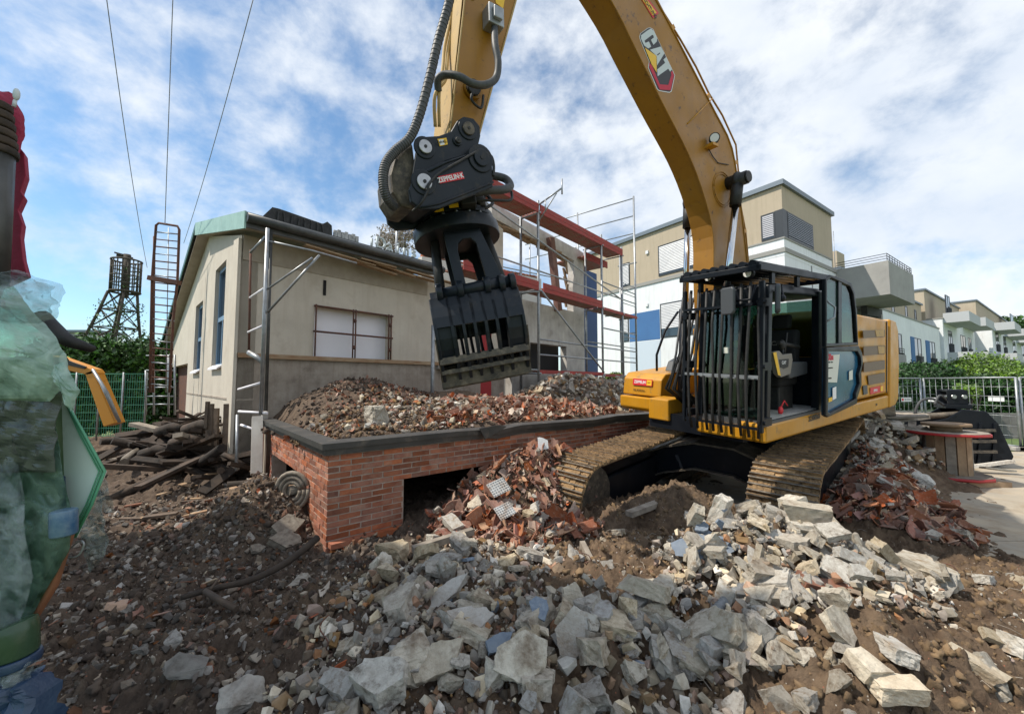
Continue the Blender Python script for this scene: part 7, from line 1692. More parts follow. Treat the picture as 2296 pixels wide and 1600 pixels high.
# ribbed grey hose in the sunlit heap
hp2 = smooth3([at(1590, 1418, 2.75), at(1600, 1380, 2.8), at(1640, 1335, 2.95), at(1690, 1305, 3.1), at(1725, 1302, 3.2)], 6)
mb = MB(); mb.tube(hp2, 0.035, 12)
for a, b in zip(hp2, hp2[1:]):
    n_ = max(1, int((b - a).length / 0.016)); d = (b - a).normalized()
    for k in range(n_): c = a.lerp(b, k / n_); mb.tube([c - d * .004, c + d * .004], 0.040, 12, cap=False)
mb.build('corrugated_hose', mat('grey_mesh_hose', (0.30, 0.31, 0.32), 0.6, col2=(0.2, 0.21, 0.22), scale=50), label='grey corrugated hose sticking out of the sunlit heap', cat='hose')
mb = MB(); mb.beam(at(1430, 1345, 2.95), at(1660, 1212, 3.75), 0.10, 0.035); mb.build('board', M_['conc'], label='long grey board lying along the left side of the sunlit heap', cat='board')
mb = MB(); mb.beam(at(925, 1232, 3.85), at(1060, 1190, 4.15), 0.07, 0.06); mb.build('board', M_['oldwood'], label='weathered post end lying before the tile heap by the garage', cat='board')
mb = MB(); mb.beam(at(1305, 1225, 4.0), at(1330, 1275, 3.65), 0.05, 0.12); mb.beam(at(1180, 1235, 4.0), at(1240, 1290, 3.6), 0.14, 0.03); mb.build('board', M_['oldwood'], label='short split plank lying on the clay in the middle', cat='board')
mb = MB(); mb.beam(at(1410, 1152, 4.8), at(1475, 1128, 5.1), 0.10, 0.06); mb.build('board', M_['oldwood'], label='grey beam end under the machine between the tracks', cat='board')
# ---------------------------------------------------------------- scaffold at the ruin
def tube_part(name, pts, r, m, root, inv, n=8, **k):
    mb = MB(); mb.tube(pts, r, n); return mb.build(name, M_[m] if isinstance(m, str) else m, root, inv=inv, **k)
SO = HC + HN * 1.15
def sp(s, o, z): return SO + HL * s + HN * o + Vector((0, 0, z))
def s_of(px, o=0.0):
    """distance along the scaffold line that is seen at picture column px"""
    b = SO + HN * o; r_ = (px - CX) / FPX; return (r_ * b.y - b.x) / (HL.x - r_ * HL.y)
sc_o = sp(s_of(1208), 0, 0)
scf = empty('scaffold', tuple(sc_o), 'galvanised tube scaffold with red decks around the ruined wall', 'scaffold'); sinv = Matrix.Translation(-sc_o)
sA, sB, sC = s_of(1208), s_of(1352), s_of(1428)
W_ = 0.75
posts = [(sA, 0, 0.8, 7.9), (sA, -W_, 0.8, 7.6), (s_of(1352), 0, 0.6, 7.95), (s_of(1352), -W_, 0.6, 7.9), (s_of(1398), 0, 0.6, 7.9), (sC, 0, 0.5, 10.7), (sC, -W_, 0.5, 8.0), (s_of(970), 0, 0.6, 3.3)]
for s_, o, z0, z1 in posts: tube_part('standard', [sp(s_, o, z0), sp(s_, o, z1)], 0.045, 'galv', scf, sinv, 10)
for z in (2.25, 4.95, 7.55):
    for s_ in (sA, s_of(1352), s_of(1398), sC): tube_part('transom', [sp(s_, 0.1, z - 0.06), sp(s_, -W_ - 0.1, z - 0.06)], 0.03, 'galv', scf, sinv)
for (s0, s1, z, o) in ((s_of(1010), sA, 2.3, 0), (sA, sC, 3.3, 0), (sA, sC, 2.8, 0), (sA - 4, sC, 5.55, 0), (s_of(1352), sC, 6.0, 0), (s_of(1352), sC, 3.6, -W_), (s_of(1352), sC, 4.1, 0), (s_of(1352), sC, 1.5, 0)):
    tube_part('ledger', [sp(s0, o, z), sp(s1, o, z)], 0.028, 'galv', scf, sinv)
tube_part('ledger', [sp(sA - 4.2, 0.02, 7.3), sp(s_of(1398), 0.02, 5.5)], 0.03, 'galv', scf, sinv)
tube_part('brace', [sp(sA + 0.1, 0.05, 4.9), sp(s_of(1352), 0.05, 2.3)], 0.032, 'galv', scf, sinv)
tube_part('brace', [sp(s_of(1352), 0.05, 2.2), sp(s_of(1290), 0.35, 1.35), sp(s_of(1255), 0.45, 0.8)], 0.035, 'galv', scf, sinv)
tube_part('brace', [sp(sA, 0.05, 4.85), sp(sA - 3.0, -0.5, 4.4)], 0.028, 'galv', scf, sinv)
# red boards and timber decks
def deck(s0, s1, z, o0, o1, toe=True, nm='deck_board', planks=3):
    for k in range(planks):
        a = o0 + (o1 - o0) * k / planks; b = o0 + (o1 - o0) * (k + 1) / planks - (0.02 if o1 > o0 else -0.02)
        mb = MB(); mb.prism([sp(s0, a, z), sp(s1, a, z), sp(s1, b, z), sp(s0, b, z)], Vector((0, 0, 0.055))); mb.build(nm, M_['deck'], scf, inv=sinv)
    mb = MB(); mb.prism([sp(s0, o0 + 0.02, z - 0.07), sp(s1, o0 + 0.02, z - 0.07), sp(s1, o0 + 0.06, z - 0.07), sp(s0, o0 + 0.06, z - 0.07)], Vector((0, 0, 0.12))); mb.build('deck_edge_beam', M_['red'], scf, inv=sinv)
    if toe:
        mb = MB(); mb.prism([sp(s0, o0 + 0.03, z + 0.06), sp(s1, o0 + 0.03, z + 0.06), sp(s1, o0 + 0.06, z + 0.06), sp(s0, o0 + 0.06, z + 0.06)], Vector((0, 0, 0.17))); mb.build('toe_board', M_['red'], scf, inv=sinv)
deck(sA - 3.3, sA - 0.05, 7.55, 0.0, -W_); deck(sA + 0.05, s_of(1398), 7.55, 0.0, -W_)
deck(sA - 3.3, sA - 0.05, 4.95, 0.0, -W_, True); deck(sA + 0.2, s_of(1350), 4.95, 0.0, -W_, True); deck(s_of(1352), sC, 4.9, 0.0, -W_, False)
deck(sA, s_of(1350), 2.25, 0.0, -W_, False); deck(s_of(1352), s_of(1395), 2.2, 0.0, -W_, False)
deck(s_of(1352), s_of(1398) + 0.2, 7.2, -W_ - 0.1, -W_ - 1.6, True)
# bracket at the top of the first post
mb = MB(); mb.tube([sp(sA, 0, 7.75), sp(sA + 0.05, 0.9, 8.05)], 0.03); mb.tube([sp(sA, 0.02, 7.2), sp(sA + 0.04, 0.72, 7.95)], 0.022); mb.tube([sp(sA, 0.3, 7.45), sp(sA, 0.3, 7.85)], 0.02); mb.tube([sp(sA + .05, 0.92, 7.85), sp(sA + .05, 0.92, 8.35)], 0.025); mb.build('scaffold_bracket', M_['galv'], scf, inv=sinv)
# end bay running back behind the ruin: guard rails against the sky
for k, z in enumerate((10.6, 9.75, 8.9)):
    tube_part('guard_rail', [sp(sC, 0, z), sp(sC - 0.3, -6.4, z)], 0.028, 'galv', scf, sinv)
for o in (-3.0, -6.2): tube_part('standard', [sp(sC - 0.1, o, 5.0), sp(sC - 0.15, o, 10.7)], 0.04, 'galv', scf, sinv)
for z in (6.9, 6.2): tube_part('guard_rail', [sp(sA - 0.5, -4.9, z + 0.2), sp(sC, -3.2, z + 0.2)], 0.028, 'galv', scf, sinv)
for s_ in (sA - 2.2, ): tube_part('standard', [sp(s_, -4.9, 5.0), sp(s_, -4.9, 8.2)], 0.04, 'galv', scf, sinv)
# ladder frames at the right end
for s_, o in ((s_of(1398), 0.0), ):
    for z in (1.3, 3.0, 5.4):
        for dz in (0, 0.45, 0.9): tube_part('ladder_rung', [sp(s_, o, z + dz), sp(sC, o, z + dz)], 0.018, 'galv', scf, sinv)
for z in (4.2, 6.3, 2.0): tube_part('ladder_rung', [sp(sC, 0, z), sp(sC, -W_, z)], 0.02, 'galv', scf, sinv)

# small frame scaffold at the near house corner
f0 = at(600, 515, 7.35); b0 = at(575, 1060, 6.9)
fs = empty('house_scaffold_frame', (b0.x, b0.y, 0), 'narrow aluminium scaffold frame standing at the near corner of the beige house', 'scaffold frame'); fi = Matrix.Translation(-Vector((b0.x, b0.y, 0)))
pA0, pA1 = at(585, 930, 7.2), at(600, 512, 7.2)
tube_part('standard', [pA0, pA1], 0.034, 'galv', fs, fi, 10)
tube_part('standard', [at(596, 925, 7.5), at(608, 515, 7.5)], 0.03, 'gutter', fs, fi, 8)
tube_part('standard', [at(558, 790, 7.35), at(562, 560, 7.35)], 0.02, 'rust', fs, fi, 8)
for a, b in (((561, 545 + 22), (595, 530)), ((560, 668), (594, 645)), ((556, 745), (592, 729)), ((534, 873), (585, 858)), ((535, 922), (600, 926)), ((540, 952), (577, 965))):
    tube_part('rung', [at(*a, 7.25), at(*b, 7.2)], 0.022, 'white' if a[1] > 640 else 'galv', fs, fi, 8)
tube_part('standard', [at(532, 930, 7.2), at(530, 1055, 6.9)], 0.025, 'galv', fs, fi)
tube_part('brace', [at(600, 648, 7.2), at(700, 578, 7.0)], 0.018, 'galv', fs, fi)
tube_part('brace', [at(600, 700, 7.2), at(716, 572, 7.0)], 0.022, 'galv', fs, fi)
tube_part('tie_rod', [at(600, 540, 7.2), at(700, 562, 7.6), at(800, 590, 8.2)], 0.02, 'galv', fs, fi)
mb = MB(); mb.tube([at(558, 790, 7.35), at(575, 800, 7.3), at(590, 812, 7.25)], 0.05, 10); mb.build('pipe_elbow', M_['galv'], fs, inv=fi)
mb = MB(); mb.beam(at(577, 935, 7.0), at(575, 1062, 6.6), 0.16, 0.10); mb.build('post', M_['plaster'], label='pale post standing at the left end of the garage', cat='post')

# ---------------------------------------------------------------- left background
def leaves(name, m, blobs, n, size, seed, label=None, cat=None, parent=None, group=None, kind=None, inv=None, flat=0.0):
    r_ = np.random.RandomState(seed); V = []; F = []
    w = np.array([b[3] * b[4] * b[5] for b in blobs]) ** 0.67; w = w / w.sum(); o = 0; Vs = []
    for (cx, cy, cz, rx, ry, rz), ww in zip(blobs, w):
        k = max(8, int(n * ww)); d = r_.normal(size=(k, 3)); d /= np.linalg.norm(d, axis=1)[:, None]
        rad = r_.uniform(0.55, 1.0, k)[:, None] ** 0.6; nz_ = 1 + 0.16 * np.sin(d[:, 0:1] * 9 + cx) * np.sin(d[:, 2:3] * 8 + cz) + 0.10 * r_.normal(size=(k, 1))
        p = d * rad * nz_ * np.array([rx, ry, rz]) + np.array([cx, cy, cz])
        u = r_.normal(size=(k, 3)); u /= np.linalg.norm(u, axis=1)[:, None]; v = np.cross(u, r_.normal(size=(k, 3))); v /= np.linalg.norm(v, axis=1)[:, None]
        s_ = size * r_.uniform(0.6, 1.3, k)[:, None]
        q = np.stack([p - u * s_, p + v * s_ * 0.45, p + u * s_, p - v * s_ * 0.45], 1)
        Vs.append(q.reshape(-1, 3))
    Vv = np.concatenate(Vs); nf = len(Vv) // 4
    me = bpy.data.meshes.new(name); me.vertices.add(len(Vv)); me.vertices.foreach_set('co', Vv.ravel())
    me.loops.add(len(Vv)); me.loops.foreach_set('vertex_index', np.arange(len(Vv), dtype=np.int32)); me.polygons.add(nf)
    me.polygons.foreach_set('loop_start', np.arange(0, len(Vv), 4, dtype=np.int32)); me.polygons.foreach_set('loop_total', np.full(nf, 4, dtype=np.int32)); me.update(calc_edges=True)
    me.materials.append(M_[m]); return link(name, me, parent, label, cat, group, kind, inv=inv)
def hedge_blobs(x0, y0, x1, y1, z0, z1, dep, n, r_, top=0.0):
    out = []
    for k in range(n):
        t = (k + .5) / n; nz_ = 3
        for j in range(nz_):
            z = z0 + (z1 - z0) * (j + .5) / nz_; out.append((x0 + (x1 - x0) * t + r_.uniform(-.2, .2), y0 + (y1 - y0) * t + r_.uniform(-.2, .2), z + r_.uniform(-.15, .25) * (1 if j == nz_ - 1 else .3), abs(x1 - x0) / n * .75 + dep * .5, dep, (z1 - z0) / nz_ * .75))
    return out
rr = random.Random(9)
hL0, hL1 = at(100, 870, 15.0), at(395, 870, 16.5)
leaves('hedge', 'leaf', hedge_blobs(hL0.x, hL0.y, hL1.x, hL1.y, 0.2, 3.3, 0.9, 12, rr), 34000, 0.10, 3, label='tall overgrown green hedge behind the lattice tower foot at left', cat='hedge')
# lattice tower
tw0 = at(256, 800, 21.0); twr = empty('lattice_tower', (tw0.x, tw0.y, 0), 'overgrown rusty lattice tower with a round cage on top, at far left', 'tower'); ti = Matrix.Translation(-Vector((tw0.x, tw0.y, 0)))
zt_ = at(280, 655, 21).z; zb_ = 0.0; xt = at(280, 655, 21).x
def leg(i, z):
    t = (z - zb_) / (zt_ - zb_); sx = (-1, 1, 1, -1)[i]; sy = (-1, -1, 1, 1)[i]
    bx = 1.45 * (1 - t) ** 1.15 + 0.52; cxx = tw0.x - 0.35 + (xt - tw0.x + 0.35) * t
    return Vector((cxx + sx * bx * (0.6 if sx > 0 else 1.0), tw0.y + sy * bx * 0.7, z))
for i in range(4): tube_part('tower_leg', [leg(i, z) for z in np.linspace(zb_, zt_, 6)], 0.065, 'lattice', twr, ti, 6)
lv = list(np.linspace(zb_, zt_, 8))
for a in range(len(lv)):
    for i in range(4): tube_part('tower_ring_bar', [leg(i, lv[a]), leg((i + 1) % 4, lv[a])], 0.038, 'lattice', twr, ti, 5)
    if a + 1 < len(lv):
        for i in range(4):
            tube_part('tower_brace', [leg(i, lv[a]), leg((i + 1) % 4, lv[a + 1])], 0.028, 'lattice', twr, ti, 5); tube_part('tower_brace', [leg((i + 1) % 4, lv[a]), leg(i, lv[a + 1])], 0.028, 'lattice', twr, ti, 5)
cb = Vector((xt, tw0.y, zt_)); ct = at(280, 585, 21).z
for k in range(18):
    t = 2 * PI * k / 18; tube_part('cage_bar', [cb + Vector((0.60 * math.cos(t), .60 * math.sin(t), 0)), Vector((cb.x + .60 * math.cos(t), cb.y + .60 * math.sin(t), ct))], 0.028, 'lattice', twr, ti, 4)
for z in np.linspace(zt_, ct, 5):
    tube_part('cage_ring', [Vector((cb.x + .61 * math.cos(t), cb.y + .61 * math.sin(t), z)) for t in np.linspace(0, 2 * PI, 19)], 0.05 if z in (zt_, ct) else 0.03, 'lattice', twr, ti, 5)
mb = MB(); mb.tube([(cb.x, cb.y, zt_ - .3), (cb.x, cb.y, ct + 0.35)], 0.16, 8); mb.beam((cb.x - .5, cb.y, ct + .30), (cb.x + 0.25, cb.y, ct + 0.15), 0.16, 0.12); mb.beam((cb.x - .55, cb.y, ct + .42), (cb.x - 0.1, cb.y, ct + 0.30), 0.3, 0.08); mb.build('tower_head', M_['lattice'], twr, inv=ti)
leaves('creeper', 'leaf', [(cb.x, cb.y, (zt_ + ct) / 2, .5, .5, .7)] + [(leg(i, z).x * .8 + cb.x * .2, leg(i, z).y, z, .35, .35, .5) for i in range(4) for z in lv[2:7]], 1500, 0.07, 5, parent=twr, inv=ti)
# rusty ladder frame
ld = at(368, 900, 10.4); lad = empty('ladder_tower', (ld.x, ld.y, 0), 'tall rusty ladder frame standing left of the beige house', 'ladder'); li = Matrix.Translation(-Vector((ld.x, ld.y, 0)))
def lp2(x, y, Y=10.4): return at(x, y, Y)
tube_part('rail', [lp2(336, 880), lp2(341, 625), lp2(350, 505), lp2(356, 500), lp2(398, 507), lp2(402, 515), lp2(398, 625), lp2(388, 720), lp2(380, 880)], 0.03, 'rust', lad, li)
tube_part('rail', [lp2(343, 880, 10.8), lp2(346, 530, 10.8)], 0.028, 'rust', lad, li)
for k in range(22):
    y = 520 + k * 16.2; t = (y - 505) / 375; tube_part('rung', [lp2(351 - 14 * t, y), lp2(400 - 16 * t, y + 5)], 0.014 if k % 2 else 0.018, 'rust' if k % 3 else 'galv', lad, li, 6)
mb = MB(); mb.beam(lp2(335, 623), lp2(402, 634), 0.14, 0.12); mb.build('cross_beam', M_['rust'], lad, inv=li)
tube_part('inner_mast', [lp2(372, 880, 10.6), lp2(378, 510, 10.6)], 0.012, 'galv', lad, li, 5)
# lower ladder and poles by the fence
l2 = at(395, 900, 11.5); la2 = empty('ladder_tower', (l2.x, l2.y, 0), 'short pale step ladder frame below the rusty ladder, by the green netting', 'ladder'); l2i = Matrix.Translation(-Vector((l2.x, l2.y, 0)))
for x in (327, 345, 378, 392): tube_part('rail', [at(x, 930, 11.5), at(x, 795 if x > 350 else 830, 11.5)], 0.025, 'galv', la2, l2i, 6)
for y in (797, 830, 850, 868, 888, 906): tube_part('rung', [at(328, y, 11.5), at(390, y, 11.5)], 0.02, 'galv', la2, l2i, 6)
# net fence
nf = empty('net_fence', tuple(at(150, 940, 12.5)), 'green netted site fence in front of the hedge at left', 'fence'); ni = Matrix.Translation(-at(150, 940, 12.5))
M_['net'] = mat('green_net', (0.05, 0.24, 0.15), 0.7)
A0, A1 = at(120, 838, 12.5), at(330, 838, 12.5); zlo = 0.25
for k in range(5): p = A0.lerp(A1, k / 4); tube_part('fence_post', [(p.x, p.y, 0), (p.x, p.y, p.z + 0.05)], 0.025, 'galv', nf, ni, 6)
mb = MB()
for k in range(9): z = zlo + (A0.z - zlo) * k / 8; mb.tube([(A0.x, A0.y, z), (A1.x, A1.y, z)], 0.008, 4, cap=False)
for k in range(41): p = A0.lerp(A1, k / 40); mb.tube([(p.x, p.y, zlo), (p.x, p.y, A0.z)], 0.006, 4, cap=False)
mb.tube([A0, A1], 0.014, 5); mb.build('net', M_['net'], nf, inv=ni, kind='stuff')
# overhead cables
for k, (pa, Ya, pb, Yb, lab) in enumerate((((234, -40), 7.0, (330, 600), 15.0, 'left one of three thin overhead cables running up from the tower side'), ((389, -40), 7.5, (370, 500), 10.4, 'middle overhead cable rising from the rusty ladder frame'), ((578, -40), 7.0, (412, 545), 15.0, 'right one of three thin overhead cables, ending behind the green gable'))):
    a = at(*pa, Ya); b = at(*pb, Yb); mb = MB(); sag = 0.5 if k != 1 else 0.1
    mb.tube([a.lerp(b, t) - Vector((0, 0, sag * 4 * t * (1 - t) * 0.5)) for t in np.linspace(0, 1, 14)], 0.009, 5); mb.build('overhead_cable', M_['galv'], label=lab, cat='cable')
# small orange arm of another machine
ar = empty('orange_digger_arm', tuple(at(255, 950, 9.0)), 'orange-yellow folded digger arm behind the wrapped bundle at left', 'digger arm'); ai = Matrix.Translation(-at(255, 950, 9.0))
def armp(name, pix, Y, th, m):
    mb = MB(); mb.prism([at(x, y, Y) for x, y in pix], (0, th, 0)); return mb.build(name, M_[m], ar, inv=ai, bevel=0.01)
armp('arm_upper', [(118, 796), (140, 804), (205, 827), (212, 836), (196, 840), (120, 823)], 9.0, 0.25, 'crate_y')
armp('arm_lower', [(190, 836), (207, 830), (258, 948), (232, 956), (212, 900)], 9.0, 0.25, 'crate_y')
armp('black_cover', [(135, 800), (165, 812), (195, 822), (188, 827), (150, 818), (133, 810)], 8.98, 0.02, 'rubber')
mb = MB(); mb.tube([at(208, 828, 8.95), at(240, 880, 8.95), at(268, 946, 8.95)], 0.03, 8); mb.tube([at(212, 832, 9.0), at(262, 940, 9.0)], 0.015, 6); mb.build('arm_cylinder', M_['galv'], ar, inv=ai)
# far building and low roofs at the horizon (left)
fb = empty('distant_building', tuple(at(165, 800, 60)), 'small grey building with arched openings on the horizon at far left', 'building'); fbi = Matrix.Translation(-at(165, 800, 60))
p = at(135, 745, 60); q = at(178, 745, 60)
mb = MB(); mb.box(p.x, q.x, 60, 64, -0.3, p.z); mb.build('wall', M_['balcony'], fb, inv=fbi)
mb = MB(); mb.box(p.x - .3, q.x + 3.0, 59.6, 64.4, p.z + 0.01, p.z + 0.35); mb.build('roof', M_['roofedge'], fb, inv=fbi)
mb = MB(); mb.box(q.x + 0.02, q.x + 2.8, 60.5, 64, -0.3, p.z - 0.3); mb.build('pale_wing', M_['apt_white'], fb, inv=fbi)
for k in range(3):
    mb = MB(); x = p.x + 0.5 + k * 0.95; mb.box(x, x + .55, 59.95, 59.99, p.z - 2.2, p.z - 1.0); mb.tube([(x + .275, 59.94, p.z - 1.0), (x + .275, 59.99, p.z - 1.0)], 0.275, 12); mb.build('window', M_['win'], fb, inv=fbi)
rr2 = random.Random(44)
for k in range(9):
    X_ = -75 + 16 * k if k < 5 else 60 + 18 * (k - 5); Y_ = 75 + rr2.uniform(-8, 8)
    t_ = empty('far_tree', (X_, Y_, 0), None); 
    h_ = rr2.uniform(3.0, 5.0)
    tag(t_, 'distant green tree low on the horizon', 'tree', 'distant trees on the horizon')
    mb = MB(); mb.tube([(X_, Y_, -0.3), (X_, Y_, h_ * .6)], 0.25, 7, r2=0.12); mb.build('trunk', M_['bark'], t_, inv=Matrix.Translation((-X_, -Y_, 0)))
    leaves('crown', 'leaf_d', [(X_ + rr2.uniform(-2, 2), Y_ + rr2.uniform(-1, 1), h_ * .55 + rr2.uniform(-.8, .8), 2.4, 1.8, 1.3) for _ in range(5)], 1800, 0.3, 60 + k, parent=t_, inv=Matrix.Translation((-X_, -Y_, 0)))
# charred timber heap against the house
rr = random.Random(17)
cx0, cy0 = -6.3, 8.4
for k in range(190):
    x = cx0 + rr.gauss(0, 1.15); y = cy0 + rr.gauss(0, 0.72) - (x - cx0) * 0.45
    if in_house(x, y) or y < 6.8: continue
    z = H(x, y) + rr.uniform(0.0, 0.25); L = rr.uniform(0.5, 1.7); a = rr.uniform(0, PI); e = rr.uniform(-.45, .45)
    d = Vector((math.cos(a) * math.cos(e), math.sin(a) * math.cos(e), math.sin(e))) * L / 2; c = Vector((x, y, z + 0.08)); mb = MB()
    if k % 9: mb.beam(c - d, c + d, rr.uniform(.04, .22), rr.uniform(.03, .09), up=(rr.uniform(-.4, .4), rr.uniform(-.4, .4), 1))
    else: mb.tube([c - d, c + Vector((rr.uniform(-.08, .08), rr.uniform(-.08, .08), rr.uniform(-.05, .08))), c + d], rr.uniform(.03, .09), 7)
    mb.build('old_timber', M_['pearl'] if rr.random() < .9 else M_['oldwood'], label=f"{'flat' if k % 9 else 'round'} {'long' if L > 1.1 else 'short'} broken timber, {'near' if y < cy0 else 'far'} {'left' if x < cx0 - .6 else 'right' if x > cx0 + .6 else 'middle'} of the dark heap beside the beige house", cat='timber', group='timber heap beside the beige house')
for (px, py, Y, r_) in ((448, 955, 7.9, .33), (418, 985, 7.6, .26), (385, 960, 8.1, .3), (350, 1010, 7.6, .28)):
    c = at(px, py, Y); mb = MB(); mb.tube([c + Vector((-.34, .1, -.09)), c + Vector((0, .02, .03)), c + Vector((.3, -.1, .0))], r_ * .36, 11, r2=r_ * .24); mb.build('log', M_['pearl'], label='thick blackened log in the timber heap beside the beige house', cat='log', group='logs in the timber heap')
for (px, y0, y1, w) in ((468, 905, 1010, .12), (478, 915, 1040, .15), (505, 905, 1050, .10), (462, 900, 960, .06)):
    mb = MB(); mb.beam(at(px, y1, 7.75), at(px + 4, y0, 7.8), w, .05, up=(0, 1, 0)); mb.build('upright_board', M_['darkwood'], label='dark board standing against the foot of the gable wall', cat='board', group='boards against the gable wall')
# reddish planks and branches lying on the dark ground
rr = random.Random(23)
for k in range(46):
    x = rr.uniform(-5.6, -2.9); y = rr.uniform(5.3, 7.3) - 0.1 * x * 0
    if in_house(x, y) or in_garage(x, y): continue
    a = rr.uniform(-.5, .6); L = rr.uniform(.15, .5); c = Vector((x, y, H(x, y) + .04)); d = Vector((math.cos(a), math.sin(a), rr.uniform(-.15, .15))) * L / 2
    mb = MB(); mb.beam(c - d, c + d, rr.uniform(.04, .13), rr.uniform(.015, .03)); mb.build('plank_scrap', M_[rr.choice(['plank', 'tile', 'darkwood', 'brokenwood'])], label='reddish brown plank scrap on the ground left of the garage', cat='plank', group='plank scraps left of the garage')
br = smooth3([at(712, 1205, 4.2), at(640, 1262, 3.85), at(560, 1300, 3.6), at(480, 1318, 3.45), at(405, 1340, 3.3)], 5)
mb = MB(); mb.tube(br, 0.035, 8, r2=0.02); mb.build('branch', M_['darkwood'], label='long dark branch lying across the ground from the garage corner', cat='branch')
mb = MB(); mb.tube([at(460, 1325, 3.4), at(500, 1350, 3.25), at(530, 1365, 3.2)], 0.025, 7); mb.tube([at(470, 1322, 3.4), at(500, 1285, 3.6)], 0.01, 6); mb.build('branch', M_['darkwood'], label='short forked branch end below the long branch', cat='branch')
# rusty rods and bent wires sticking out of the heaps
rr = random.Random(77)
for k, (px, py, Y, side) in enumerate(((1475, 1370, 2.95, 'left end of the pale heap'), (1650, 1500, 2.5, 'soil below the pale heap'), (760, 1420, 2.75, 'left end of the grey heap'), (1330, 1290, 3.6, 'clay between the heaps'), (2130, 1330, 3.3, 'right end of the pale heap'), (1700, 1210, 3.9, 'back of the pale heap'))):
    p = at(px, py, Y); p.z = H(p.x, p.y) + .01; q = p; pts = [p - Vector((0, 0, .05))]
    for _ in range(4): q = q + Vector((rr.uniform(-.09, .09), rr.uniform(-.06, .06), rr.uniform(0, .07))); pts.append(q)
    mb = MB(); mb.tube(smooth3(pts, 4), .0045, 6); mb.build('reinforcing_rod', M_['rust'], label='thin bent rusty rod sticking out at the ' + side, cat='steel rod')
mb = MB()
for k in range(260):
    x = rr.uniform(-.3, 4.6); y = rr.uniform(2.3, 5.4)
    if in_garage(x, y): continue
    z = H(x, y) + .012; p = Vector((x, y, z)); a = rr.uniform(0, 6.28); L = rr.uniform(.03, .11); d = Vector((math.cos(a), math.sin(a), rr.uniform(-.1, .4))) * L
    mb.tube([p, p + d * .5 + Vector((rr.uniform(-.02, .02), rr.uniform(-.02, .02), .015)), p + d], .0022, 4, cap=False)
mb.build('roots_and_wires', M_['oldwood'], label='thin roots and wire ends over the clay', cat='roots', kind='stuff', fix=False)
# rolled felt and mud slabs in the garage side opening
c = at(655, 1100, 5.05); mb = MB()
for r_ in (0.20, 0.15, 0.10): 
    mb.tube([c + Vector((r_ * math.cos(t), 0.0, r_ * 1.1 * math.sin(t))) for t in np.linspace(0.3, 2 * PI + .1, 20)], 0.028, 7)
mb.tube([c + Vector((-.05, 0, 0)), c + Vector((.3, .5, 0))], 0.06, 8); mb.build('rolled_mat', M_['oldwood'], label='muddy rolled-up mat in the side opening of the garage', cat='rolled mat')
for i, (px, py, Y, s_, lab) in enumerate(((645, 1180, 4.5, .34, 'cracked muddy stack of slabs leaning on the garage side, upper one'), (640, 1215, 4.3, .36, 'cracked muddy slab leaning on the garage side, lower one'), (578, 1230, 4.2, .16, 'small muddy stone left of the cracked slabs'))):
    hero('mud_slab', slab_piece(400 + i, 1, .8, .30, name='mud_slab', m='oldwood', cuts=3, nside=5), px, py, Y, s_, (35, 12, 25 + i * 10), lab, 'slab')

# ---------------------------------------------------------------- right: fence, hedge, reel, attachment
def fence_panel(P0, P1, n, label, dh=0.0):
    r0 = Vector((P0[0], P0[1], 0)); fp = empty('fence_panel', tuple(r0), label, 'fence panel', 'temporary fence panels'); iv = Matrix.Translation(-r0)
    a = Vector((P0[0], P0[1], 0)); b = Vector((P1[0], P1[1], 0)); h0, h1 = 0.12, 2.05
    for p in (a, b): tube_part('fence_post', [p + Vector((0, 0, 0.02)), p + Vector((0, 0, h1))], 0.028, 'galv', fp, iv, 8)
    for z in (h0, h1 - 0.01): tube_part('rail', [a + Vector((0, 0, z)), b + Vector((0, 0, z))], 0.022, 'galv', fp, iv, 8)
    L = (b - a).length; nn = int(L / 0.19)
    for k in range(1, nn): p = a.lerp(b, k / nn); tube_part('wire', [p + Vector((0, 0, h0)), p + Vector((0, 0, h1))], 0.005, 'galv', fp, iv, 4)
    for k in range(1, 7): z = h0 + (h1 - h0) * k / 7; tube_part('wire', [a + Vector((0, 0, z)), b + Vector((0, 0, z))], 0.006, 'galv', fp, iv, 4)
    d = (b - a).normalized(); nrm = Vector((d.y, -d.x, 0)); nrm = -nrm if nrm.y > 0 else nrm
    return fp, iv, a, b, d, nrm
pts = [(10.9, 15.5), (13.6, 14.6), (15.75, 15.6)]
F0 = at(1880, 860, 13.2); F1 = at(2066, 840, 13.9); F2 = at(2279, 826, 11.3); F3 = at(2420, 815, 10.6)
fpts = [(F0.x, F0.y), (F1.x - .06, F1.y), (F1.x + .06, F1.y), (F2.x - .05, F2.y), (F2.x + .06, F2.y), (F3.x, F3.y)]
labs = ['temporary mesh fence panel directly behind the excavator rear', 'wide temporary mesh fence panel behind the black attachment', 'temporary mesh fence panel cut off by the right picture edge']
